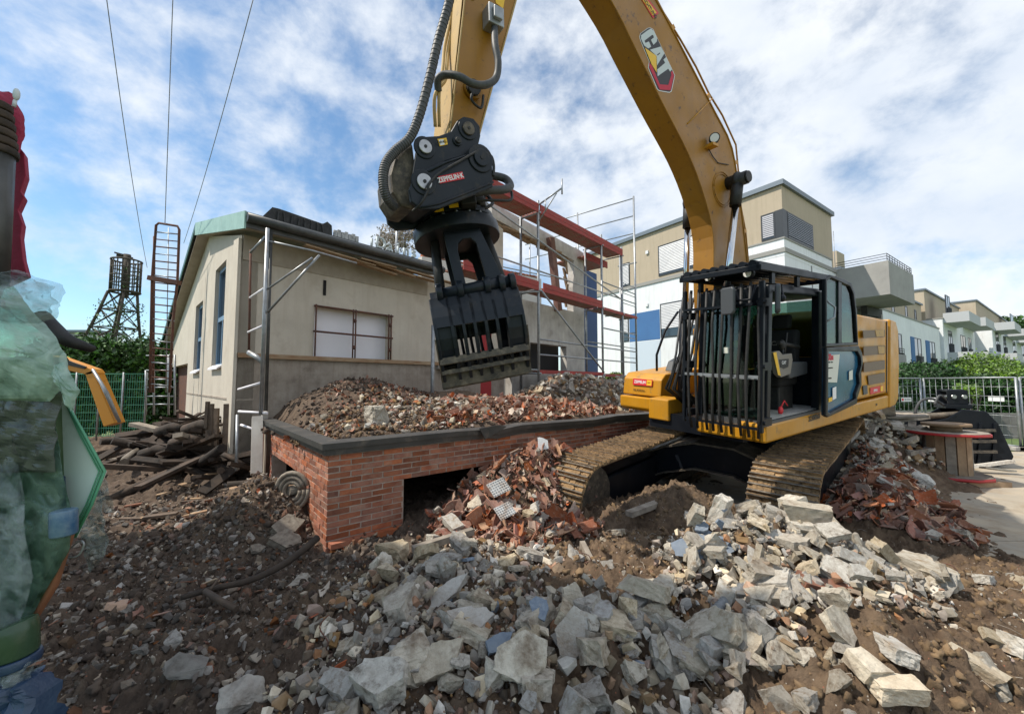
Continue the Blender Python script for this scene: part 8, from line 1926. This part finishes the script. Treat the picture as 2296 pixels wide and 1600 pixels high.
for i in range(3):
    fp, iv, a, b, d, nrm = fence_panel(fpts[2 * i], fpts[2 * i + 1], 22, labs[i])
    mb = MB(); cfr = (0.80, 0.12, 0.5)[i]; c = a.lerp(b, cfr) + Vector((0, 0, 1.32)) + nrm * 0.02
    Fq = frame(c, d if d.x > 0 else -d, Vector((0, 0, 1)), nrm); mb.box(-.22, .22, -.07, .07, 0, .006, Fq); sgq = mb.build('company_sign', M_['sign_white'], fp, inv=iv)
    mb = MB(); mb.box(-.20, -.12, -.04, .04, .007, .009, Fq); mb.build('sign_mark', M_['sign_red'], fp, inv=iv)
    text_obj('lettering', 'BAUZAUN', 0.07, Fq @ Matrix.Translation((0.05, 0, .008)), M_['sign_black'], fp, iv, ext=.001, sx=.8)
    if i == 1:
        mb = MB(); c = a.lerp(b, 0.80) + Vector((0, 0, 1.42)) + nrm * 0.02; Fq = frame(c, d, Vector((0, 0, 1)), nrm); mb.box(-.2, .2, -.07, .07, 0, .006, Fq); mb.build('company_sign', M_['sign_white'], fp, inv=iv); mb = MB(); mb.box(-.18, -.1, -.04, .04, .007, .009, Fq); mb.build('sign_mark', M_['sign_red'], fp, inv=iv)
        text_obj('lettering', 'BAUZAUN', 0.07, Fq @ Matrix.Translation((0.05, 0, .008)), M_['sign_black'], fp, iv, ext=.001, sx=.8)
    for p in (a, b):
        mb = MB(); mb.box(-.3, .3, -.12, .12, 0.01, .13, Matrix.Translation(p)); mb.build('fence_foot', M_['conc_dark'], fp, inv=iv, bevel=.02)
# hedges and bushes by the row of houses
rr = random.Random(31)
a, b = at(1960, 860, 17.5), at(2128, 860, 20.5)
leaves('hedge', 'leaf_d', hedge_blobs(a.x, a.y, b.x, b.y, 0.8, 2.55, 0.8, 9, rr), 22000, 0.075, 11, label='clipped dark green hedge behind the excavator rear and fence', cat='hedge')
a, b = at(2135, 870, 18.0), at(2330, 870, 16.0)
leaves('hedge', 'leaf_d', hedge_blobs(a.x, a.y, b.x, b.y, 0.2, 1.9, 0.7, 7, rr), 15000, 0.075, 12, label='lower dark hedge behind the fence at the right edge', cat='hedge')
def bush(px, py, Y, rx, rz, m, n, label, seed, size=.08, cat='bush'):
    c = at(px, py, Y); e = empty('bush', (c.x, c.y, 0), label, cat); iv = Matrix.Translation((-c.x, -c.y, 0)); r_ = random.Random(seed)
    for k in range(4): tube_part('stem', [(c.x + r_.uniform(-.1, .1), c.y, -0.1), (c.x + r_.uniform(-.5, .5) * rx, c.y + r_.uniform(-.3, .3), c.z)], 0.03, 'bark', e, iv, 5)
    leaves('foliage', m, [(c.x + r_.uniform(-.6, .6) * rx, c.y + r_.uniform(-.4, .4) * rx, c.z + r_.uniform(-.6, .55) * rz, rx * .5, rx * .45, rz * .5) for _ in range(9)], n, size, seed, parent=e, inv=iv)
bush(2235, 835, 20.0, 1.9, 1.35, 'leaf_l', 11000, 'big light green bush above the fence at the right edge', 71)
bush(2150, 850, 21.0, 1.0, 1.1, 'leaf_l', 5000, 'loose light green shrub left of the big bush', 72)
bush(2170, 885, 13.9, 0.45, 0.4, 'leaf_l', 2500, 'small yellow-green shrub right behind the black attachment', 73, .05)
bush(2274, 728, 95.0, 3.0, 2.4, 'leaf', 2500, 'distant tree top above the last house at the right', 74, .3, 'tree')
bush(1368, 858, 19.0, 0.9, 0.55, 'leaf_l', 4500, 'bright green shrub seen under the scaffold right of the ruin', 75, .07)
bush(1345, 868, 17.6, 0.5, 0.4, 'leaf_l', 2500, 'small bright shrub at the foot of the scaffold corner', 76, .06)
bush(905, 530, 24.0, 1.7, 0.9, 'leaf_p', 2600, 'thin pale treetop showing over the roof beside the grapple', 77, .09, 'tree')
mb = MB(); a, b = at(1950, 925, 15.2), at(2330, 925, 13.6); mb.beam((a.x, a.y, 0.42), (b.x, b.y, 0.42), 0.3, 0.84); mb.build('retaining_wall', mat('dark_grey_wall', (0.12, 0.115, 0.11), 0.9, col2=(0.2, 0.19, 0.18), scale=3, bump=.4, bscale=20), label='low dark grey retaining wall behind the fence', cat='wall')
# timber and plaster heap behind the right track
rr = random.Random(5)
for k in range(64):
    x = 7.9 + rr.gauss(0, .8); y = 8.8 + rr.gauss(0, .6); z = H(x, y) + rr.uniform(.0, .25); L = rr.uniform(.4, 1.5); a = rr.uniform(-.6, 1.0); e = rr.uniform(-.4, .35)
    d = Vector((math.cos(a) * math.cos(e), math.sin(a) * math.cos(e), math.sin(e))) * L / 2; c = Vector((x, y, z + .1)); mb = MB(); mb.beam(c - d, c + d, rr.uniform(.06, .2), rr.uniform(.03, .1), up=(rr.uniform(-.3, .3), rr.uniform(-.3, .3), 1))
    mb.build('old_plank', M_['oldwood'] if rr.random() < .6 else M_['conc_cream'], label=f"{'long' if L > 1 else 'short'} pale broken plank, {'near' if y < 8.8 else 'far'} {'left' if x < 7.5 else 'right' if x > 8.3 else 'middle'} of the heap behind the right track", cat='plank', group='plank heap behind the right track')
for (p0, p1, lab) in (((1925, 925), (2058, 968), 'long light plank sloping down at the top of the heap behind the right track'), ((1985, 1000), (2082, 960), 'thick pale beam pointing right out of the heap behind the right track'), ((1935, 985), (2000, 990), 'shorter beam lying level in the heap behind the right track')):
    mb = MB(); mb.beam(at(*p0, 8.6), at(*p1, 8.2), .12, .10); mb.build('old_beam', M_['oldwood'], label=lab, cat='beam')
place(P_cream + P_creams, 40, [(7.8, 8.8, 1.3, 1.0, 0.5, 1.0)], .12, .4, .6, .25, ('cream', 'plank heap behind the right track'), 'plaster', 'plaster in the plank heap', 61, 1.8)
small('plaster_crumbs', 'conc_stuff', 900, [(7.8, 8.7, 1.5, 1.1, 0.5, 1.0)], .03, .18, .9, .2, 62, label='small plaster rubble in the plank heap behind the right track', cat='rubble')
# cable reel standing on its flange
rc = at(2128, 1072, 7.9); rz = 0.0; rc = Vector((rc.x, rc.y, 0.0))
reel = empty('cable_reel', tuple(rc), 'wooden cable reel with red-rimmed discs standing on a pallet', 'cable reel'); ri = Matrix.Translation(-rc)
def disc(z, r_, th, m, name):
    mb = MB(); mb.tube([rc + Vector((0, 0, z)), rc + Vector((0, 0, z + th))], r_, 10); return mb.build(name, M_[m], reel, inv=ri)
disc(.10, .60, .05, 'redpaint', 'flange_rim'); disc(.151, .585, .012, 'oldwood', 'flange'); disc(.90, .60, .045, 'redpaint', 'flange_rim'); disc(.946, .58, .012, 'oldwood', 'flange'); disc(1.06, .36, .05, 'plank', 'top_disc')
mb = MB(); mb.tube([rc + Vector((0, 0, .95)), rc + Vector((0, 0, 1.06))], .22, 12); mb.build('hub', M_['plank'], reel, inv=ri)
for k in range(14):
    t = 2 * PI * k / 14; c = rc + Vector((.31 * math.cos(t), .31 * math.sin(t), 0)); Fk = frame(c, Vector((-math.sin(t), math.cos(t), 0)), Vector((math.cos(t), math.sin(t), 0)), Vector((0, 0, 1)))
    mb = MB(); mb.box(-.065, .065, -.02, .02, .163, .90, Fk); mb.build('stave', M_['plank'] if k % 3 else M_['oldwood'], reel, inv=ri)
pal = empty('pallet', tuple(rc), 'wooden pallet under the cable reel', 'pallet')
for y in (-.45, 0, .45):
    mb = MB(); mb.beam(rc + Vector((-.6, y, .045)), rc + Vector((.6, y, .045)), .1, .09); mb.build('skid', M_['plank'], pal, inv=ri)
# orange crate stack and round grey drum behind the reel
oc = at(2085, 1020, 8.9); ocr = empty('orange_crate', (oc.x, oc.y, 0), 'orange ribbed plastic crates stacked behind the cable reel', 'crate'); oi_ = Matrix.Translation((-oc.x, -oc.y, 0))
for k in range(4):
    mb = MB(); z = .1 + k * .19; mb.box(oc.x - .35, oc.x + .35, oc.y - .25, oc.y + .25, z, z + .10); mb.box(oc.x - .30, oc.x + .30, oc.y - .2, oc.y + .2, z + .10, z + .185); mb.build('crate_layer', M_['orange'], ocr, inv=oi_, bevel=.02)
# black attachment (bucket with hydraulic head)
at0 = at(2150, 1040, 9.6); ao = Vector((at0.x, at0.y, 0)); atc = empty('bucket_attachment', tuple(ao), 'black ribbed demolition attachment resting on the pavement by the fence', 'digger attachment'); aiv = Matrix.Translation(-ao)
Ft = frame(ao, Vector((.93, -.36, 0)) * .80, Vector((.36, .93, 0)) * .8, Vector((0, 0, .86)))
prof = [(-.95, 0.08), (.55, 0.05), (.80, .12), (.88, .32), (.62, 1.15), (.40, 1.45), (-.1, 1.5), (-.45, 1.25), (-.98, 1.1)]
mb = MB(); mb.prism([Ft @ Vector((x, -.55, z)) for x, z in prof], Ft.to_3x3() @ Vector((0, .06, 0))); mb.build('side_plate', M_['black'], atc, inv=aiv, bevel=.015)
mb = MB(); mb.prism([Ft @ Vector((x, .5, z)) for x, z in prof], Ft.to_3x3() @ Vector((0, .06, 0))); mb.build('side_plate', M_['black'], atc, inv=aiv, bevel=.015)
for (x0, z0), (x1, z1) in zip(prof[1:6], prof[2:7]):
    mb = MB(); mb.prism([Ft @ Vector((x0, -.49, z0)), Ft @ Vector((x1, -.49, z1)), Ft @ Vector((x1 - .04, -.49, z1 - .02)), Ft @ Vector((x0 - .04, -.49, z0))], Ft.to_3x3() @ Vector((0, .98, 0))); mb.build('shell_plate', M_['black'], atc, inv=aiv)
for k in range(5):
    mb = MB(); x = -.8 + k * .3; mb.prism([Ft @ Vector((x, -.60, .1)), Ft @ Vector((x + .06, -.60, .1)), Ft @ Vector((x + .16, -.60, 1.15)), Ft @ Vector((x + .10, -.60, 1.15))], Ft.to_3x3() @ Vector((0, .05, 0))); mb.build('rib', M_['black'], atc, inv=aiv, bevel=.008)
for z in (.35, .62, .9):
    mb = MB(); mb.beam(Ft @ Vector((-.85, -.63, z)), Ft @ Vector((.5, -.63, z + .08)), .04, .06); mb.build('cross_bar', M_['wornsteel'], atc, inv=aiv)
mb = MB(); mb.box(-.35, .25, -.3, .3, 1.5, 1.62, Ft); mb.box(-.28, .18, -.27, -.22, 1.62, 2.0, Ft); mb.box(-.28, .18, .22, .27, 1.62, 2.0, Ft); mb.box(-.22, .12, -.22, .22, 1.95, 2.02, Ft); mb.build('coupler_head', M_['black'], atc, inv=aiv, bevel=.012)
for x in (-.15, .08):
    mb = MB(); mb.tube([Ft @ Vector((x, -.31, 1.82)), Ft @ Vector((x, .31, 1.82))], .045, 12); mb.build('pin', M_['steel'], atc, inv=aiv)
mb = MB(); mb.tube(smooth3([Ft @ Vector(p) for p in ((-.3, -.2, 1.55), (-.6, -.25, 1.75), (-.9, -.3, 1.7), (-1.05, -.3, 1.4), (-1.0, -.3, 1.2))]), .03, 8); mb.tube(smooth3([Ft @ Vector(p) for p in ((-.25, -.2, 1.7), (-.45, -.25, 1.85), (-.6, -.3, 1.6))]), .025, 8); mb.build('hose', M_['hose'], atc, inv=aiv)
mb = MB(); mb.tube([Ft @ Vector((-.9, -.4, 1.28)), Ft @ Vector((.3, -.4, 1.40))], .07, 12); mb.build('cylinder', M_['wornsteel'], atc, inv=aiv)
# dark planter with plants on the lower balcony of the apartment house
mb = MB(); c = at(1955, 700, 24.0); mb.box(-1.2, 1.2, -.15, .15, -.25, .25, Matrix.Translation(c) @ Matrix.Rotation(.55, 4, 'Z'))
mb.build('folded_awning', M_['roofblack'], label='dark folded awning under the concrete balcony', cat='awning')

# ---------------------------------------------------------------- wrapped bundle in the left foreground
def samp(p, v):
    y = p[0][1] + (p[-1][1] - p[0][1]) * v
    for a, b in zip(p, p[1:]):
        if a[1] <= y <= b[1]: t = (y - a[1]) / max(1e-6, b[1] - a[1]); return a[0] + (b[0] - a[0]) * t, y
    return p[-1]
def crumple(px, py, seed, f):
    n = 0; a = 1.0
    for k in range(4):
        q = Vector((px / f * (1.9 ** k), py / (f * 1.9) * (1.9 ** k), seed * 3.7 + k * 9)); n += a * (1 - 2.2 * abs(mnoise.noise(q + Vector((.6 * mnoise.noise(q * .7), 0, 0))))); a *= .55
    return n
def sheet(name, left, right, Y, m, seed, amp=.02, bulge=.0, nu=26, nv=40, f=70, th=.003, parent=None, inv=None, lean=0.0, label=None, cat=None):
    """crumpled thin sheet with a body of its own: outline left and right, Y metres away"""
    vs = []; fs = []
    for side in (0, 1):
        for j in range(nv + 1):
            v = j / nv; l_ = samp(left, v); r_ = samp(right, v)
            for i in range(nu + 1):
                u = i / nu; px = l_[0] + (r_[0] - l_[0]) * u; py = l_[1] + (r_[1] - l_[1]) * u
                P_ = at(px, py, Y); bz = math.sin(PI * min(1, max(0, u))) ** .5 * math.sin(PI * v) ** .5
                P_.y += -bulge * bz + amp * crumple(px, py, seed, f) + lean * v + side * th; P_.z += amp * .25 * mnoise.noise(Vector((px / 25, py / 25, seed)))
                vs.append(P_)
    n1_ = (nu + 1) * (nv + 1); w = nu + 1
    for j in range(nv):
        for i in range(nu):
            a = j * w + i; fs.append((a, a + 1, a + w + 1, a + w)); fs.append((n1_ + a, n1_ + a + w, n1_ + a + w + 1, n1_ + a + 1))
    bd = [i for i in range(w)] + [j * w + nu for j in range(1, nv + 1)] + [nv * w + i for i in range(nu - 1, -1, -1)] + [j * w for j in range(nv - 1, 0, -1)]
    for a, b in zip(bd, bd[1:] + bd[:1]): fs.append((b, a, n1_ + a, n1_ + b))
    mb = MB(); mb.v = [tuple(v) for v in vs]; mb.f = fs; mb.sm = [False] * len(fs)
    return mb.build(name, m, parent, label, cat, inv=inv, fix=False)
def film_mat(name, tint, body, cover, rough=.18):
    """thin plastic: partly clear, partly milky where it is creased"""
    m = bpy.data.materials.new(name); m.use_nodes = True; t = m.node_tree; p = t.nodes['Principled BSDF']; out = t.nodes['Material Output']
    p.inputs['Base Color'].default_value = (*body, 1); p.inputs['Roughness'].default_value = rough; p.inputs['Specular IOR Level'].default_value = .7
    tr = N(t, 'ShaderNodeBsdfTransparent'); tr.inputs[0].default_value = (*tint, 1); tcn = N(t, 'ShaderNodeTexCoord')
    nz = N(t, 'ShaderNodeTexNoise'); nz.inputs['Scale'].default_value = 9; nz.inputs['Detail'].default_value = 8; nz.inputs['Distortion'].default_value = 1.2; t.links.new(tcn.outputs['Object'], nz.inputs['Vector'])
    mr = N(t, 'ShaderNodeMapRange'); mr.inputs['From Min'].default_value = .35; mr.inputs['From Max'].default_value = .65; mr.inputs['To Min'].default_value = cover[0]; mr.inputs['To Max'].default_value = cover[1]
    t.links.new(nz.outputs['Fac'], mr.inputs['Value']); mi = N(t, 'ShaderNodeMixShader'); t.links.new(mr.outputs[0], mi.inputs[0]); t.links.new(tr.outputs[0], mi.inputs[1]); t.links.new(p.outputs[0], mi.inputs[2]); t.links.new(mi.outputs[0], out.inputs[0])
    bp = N(t, 'ShaderNodeBump'); bp.inputs['Strength'].default_value = .6; bp.inputs['Distance'].default_value = .01; t.links.new(nz.outputs['Fac'], bp.inputs['Height']); t.links.new(bp.outputs[0], p.inputs['Normal']); return m
f_green = film_mat('green_film', (.52, .70, .60), (.15, .23, .19), (.05, .6)); f_pale = film_mat('pale_green_film', (.62, .80, .71), (.40, .53, .46), (.35, .9)); f_clear = film_mat('clear_film', (.86, .90, .90), (.50, .55, .57), (.02, .28), .08)
f_smoke = film_mat('smoky_film', (.42, .50, .46), (.12, .135, .12), (.3, .8))
m_mag = mat('crimson_cloth', (.36, .025, .07), .8, col2=(.26, .02, .05), scale=5, bump=.5, bscale=12, bdist=.02)
m_navy = mat('navy_plastic', (.012, .03, .075), .3, col2=(.03, .06, .11), scale=5, bump=.5, bscale=9, bdist=.02)
m_pane = mat('sea_green_panel', (.70, .80, .75), .3, col2=(.62, .73, .68), scale=3, dirt=(.25, .32, .28), dscale=3, damt=(.55, .85), bump=.1, bscale=6)
bo = at(30, 1600, 1.9)
wr_ = empty('wrapped_bundle', tuple(bo), 'tall bundle of debris wrapped in green and clear plastic at the left picture edge', 'wrapped bundle'); wi = Matrix.Translation(-bo)
# what is inside: boards, a pale crate, a rusty block, an orange slat
def inner(name, pix, Y, th, m):
    mb = MB(); mb.prism([at(x, y, Y) for x, y in pix], (0, th, 0)); return mb.build(name, m, wr_, inv=wi, bevel=.008)
m_bp = mat('pinkish_board', (.26, .20, .175), .8, col2=(.17, .14, .12), scale=6, dirt=(.08, .07, .06), dscale=7, damt=(.5, .7), bump=.4, bscale=30)
inner('core_block', [(-160, 820), (96, 835), (96, 1180), (70, 1300), (10, 1480), (-160, 1600)], 1.96, .06, mat('dark_core', (.035, .04, .036), .8, col2=(.07, .06, .05), scale=6, bump=.6, bscale=20))
inner('board', [(44, 930), (92, 925), (100, 1290), (52, 1310)], 1.93, .03, m_bp); inner('board', [(-30, 990), (30, 1000), (34, 1380), (-20, 1420)], 1.92, .03, M_['conc_dark'])
inner('pale_crate', [(12, 905), (82, 895), (84, 945), (14, 955)], 1.9, .1, M_['oldwood']); inner('green_box', [(88, 890), (116, 880), (124, 1130), (98, 1140)], 1.9, .06, mat('moss_green_box', (.05, .10, .045), .5, col2=(.09, .13, .06), scale=5))
inner('navy_box', [(100, 1075), (122, 1070), (126, 1180), (104, 1186)], 1.87, .05, m_navy); inner('orange_slat', [(150, 1186), (158, 1190), (118, 1318), (52, 1425), (36, 1432), (64, 1372)], 1.86, .03, mat('orange_brown_slat', (.27, .10, .045), .8, col2=(.18, .08, .04), scale=7, bump=.4, bscale=40))
mb = MB(); mb.ball(at(56, 838, 1.78), .028, 10, 8); mb.ball(at(30, 828, 1.8), .018, 8, 6); mb.build('red_reflector', mat('dull_red_glass', (.35, .06, .02), .2), wr_, inv=wi)
# films
sheet('green_sheet', [(-150, 640), (-150, 900)], [(18, 640), (66, 700), (108, 745), (140, 792), (143, 842), (120, 880), (98, 900)], 1.76, f_pale, 2, .013, .12, nu=34, nv=34, f=60, parent=wr_, inv=wi)
sheet('smoky_sheet', [(-150, 800), (-150, 1060)], [(141, 800), (144, 850), (128, 900), (118, 960), (112, 1060)], 1.80, f_smoke, 3, .012, .06, f=45, parent=wr_, inv=wi)
sheet('green_sheet', [(-150, 900), (-150, 1560)], [(116, 900), (126, 1000), (142, 1100), (152, 1185), (143, 1242), (92, 1332), (38, 1432), (8, 1560)], 1.84, f_green, 5, .011, .03, nu=34, nv=60, f=80, parent=wr_, inv=wi)
sheet('clear_sheet', [(-150, 1000), (-150, 1460)], [(30, 1000), (44, 1120), (62, 1300), (20, 1460)], 1.78, f_clear, 6, .010, .03, f=55, parent=wr_, inv=wi)
sheet('clear_bag', [(-140, 604), (-140, 722)], [(36, 604), (60, 618), (119, 630), (124, 652), (106, 704), (74, 722)], 1.70, f_clear, 7, .028, .09, nu=34, nv=20, f=34, parent=wr_, inv=wi)
sheet('clear_bag', [(-140, 612), (-140, 710)], [(30, 612), (100, 640), (108, 668), (92, 698), (70, 710)], 1.80, f_clear, 17, .03, .0, nu=26, nv=18, f=26, parent=wr_, inv=wi)
sheet('side_flap', [(117, 818), (119, 860), (140, 908)], [(134, 810), (168, 875), (150, 922)], 1.72, f_pale, 8, .012, .02, nu=8, nv=14, f=30, parent=wr_, inv=wi)
mb = MB(); mb.prism([at(x, y, 1.94) for x, y in ((118, 905), (146, 900), (234, 1058), (204, 1130), (168, 1205), (150, 1190), (128, 1010))], (0.0, .012, 0)); mb.build('hanging_panel', m_pane, wr_, inv=wi)
for k, dx in enumerate((0, -7, -13)):
    mb = MB(); mb.tube([at(x + dx * min(1, (y - 890) / 100), y, 1.932) for x, y in ((146, 898), (190, 975), (235, 1056), (206, 1130), (168, 1204))], .006 - .0015 * k, 6); mb.build('panel_edge', mat('green_panel_edge', (.10, .33, .19), .4) if k == 0 else bpy.data.materials['green_panel_edge'], wr_, inv=wi)
sheet('clear_flap', [(176, 1150), (172, 1200), (185, 1250), (190, 1284)], [(214, 1085), (236, 1215), (232, 1250), (196, 1284)], 1.99, f_clear, 9, .012, .0, nu=10, nv=20, f=22, parent=wr_, inv=wi)
sheet('clear_flap', [(215, 1070), (205, 1150)], [(235, 1080), (250, 1150)], 2.1, f_clear, 10, .012, .0, nu=8, nv=10, f=22, parent=wr_, inv=wi)
mb = MB(); mb.tube([at(143, 1142, 1.80), at(143, 1200, 1.80)], .045, 16); mb.build('blue_cap', mat('blue_plastic_cap', (.02, .09, .19), .3, col2=(.20, .28, .33), scale=9), wr_, inv=wi, bevel=.008)
mb = MB(); mb.tube(smooth3([at(x, y, 1.9) for x, y in ((150, 1250), (175, 1245), (188, 1222), (182, 1212), (165, 1222), (150, 1240))]), .004, 6); mb.build('wire_loop', M_['galv'], wr_, inv=wi)
# crimson torn board and dark pipe above
cr = empty('crimson_board', tuple(at(10, 600, 2.1)), 'torn crimson board standing up at the upper left picture edge', 'board'); ci = Matrix.Translation(-at(10, 600, 2.1))
mb = MB(); mb.prism([at(x, y, 2.1) for x, y in ((-120, 300), (28, 290), (34, 318), (54, 342), (58, 392), (46, 428), (54, 440), (40, 470), (50, 500), (46, 530), (52, 580), (62, 617), (10, 640), (-120, 640))], (-.05, .06, 0)); mb.build('board_body', m_mag, cr, inv=ci, bevel=.006)
sheet('cloth_fold', [(-60, 196), (-60, 335)], [(4, 196), (16, 222), (31, 245), (33, 280), (24, 335)], 2.04, m_mag, 13, .02, .05, nu=12, nv=16, f=40, th=.02, parent=cr, inv=ci)
dp = empty('dark_pipe', tuple(at(0, 600, 1.98)), 'dark muddy pipe with a rusty collar standing at the upper left edge', 'pipe'); di = Matrix.Translation(-at(0, 600, 1.98))
mb = MB(); mb.tube([at(-26, 640, 1.98), at(-10, 330, 1.98)], .068, 16); mb.build('pipe_body', M_['gutter'], dp, inv=di)
for k in range(6):
    mb = MB(); mb.tube([at(-10, 348 - k * 20, 1.98), at(-10, 331 - k * 20, 1.98)], .080 - .004 * k, 14); mb.build('pipe_collar', M_['pearl'], dp, inv=di, bevel=.008)
mb = MB(); mb.ball(at(37, 212, 2.05), .024, 10, 8, (.6, .6, 1.4)); mb.tube([at(34, 225, 2.05), at(31, 240, 2.05)], .008, 6); mb.build('pale_tag', M_['sign_grey'], cr, inv=ci)
# black tarpaulin end sticking out right of the bundle, green jar and blue bag below
mb = MB(); mb.tube(smooth3([at(88, 712, 2.2), at(120, 740, 2.2), (at(150, 762, 2.2)), at(185, 775, 2.25), at(208, 782, 2.3)]), .05, 10, r2=.02); mb.build('black_tarpaulin', M_['rubber'], label='black rolled tarpaulin end sticking out right of the bundle top', cat='tarpaulin')
pot = empty('green_jar', tuple(at(30, 1500, 1.72)), 'dark green jar with a navy rim at the foot of the bundle', 'jar'); poi = Matrix.Translation(-at(30, 1500, 1.72))
mb = MB(); mb.tube([at(26, 1398, 1.75), at(30, 1412, 1.75), at(30, 1470, 1.75)], .075, 20); mb.build('jar_body', mat('dark_green_jar', (.025, .06, .03), .25, col2=(.05, .09, .05), scale=5, bump=.3, bscale=14), pot, inv=poi, bevel=.01)
mb = MB(); mb.tube([at(28, 1470, 1.75), at(28, 1492, 1.75)], .085, 20); mb.build('jar_rim', m_navy, pot, inv=poi, bevel=.006)
sheet('jar_glass', [(-60, 1488), (-60, 1570)], [(62, 1488), (52, 1530), (12, 1570)], 1.72, f_clear, 15, .02, .04, nu=14, nv=14, f=30, parent=pot, inv=poi)
sheet('blue_bag', [(-80, 1545), (-80, 1700)], [(30, 1545), (50, 1580), (60, 1640), (62, 1700)], 1.68, m_navy, 16, .03, .06, nu=20, nv=20, f=40, th=.1, label='navy blue plastic bag at the bottom left picture corner', cat='bag')

# added unseen gabled block left of the frame, shaped to shade lower left ground
nb = MB(); nb.prism([(-6.3, 4.2, -.3), (-6.3, 4.2, 4.7), (-6.3, 1.8, 11.2), (-6.3, -.6, 4.7), (-6.3, -.6, -.3)], (-4, 0, 0)); nb.build('added_shade_block', M_['stucco'], kind='structure')
nb = MB(); nb.prism([(-6.15, 4.35, 4.45), (-6.15, 1.8, 11.36), (-6.15, 1.8, 11.52), (-6.15, 4.48, 4.45)], (-4.3, 0, 0)); nb.prism([(-6.15, -.75, 4.45), (-6.15, 1.8, 11.36), (-6.15, 1.8, 11.52), (-6.15, -.88, 4.45)], (-4.3, 0, 0)); nb.build('added_shade_roof', M_['roofedge'], kind='structure')
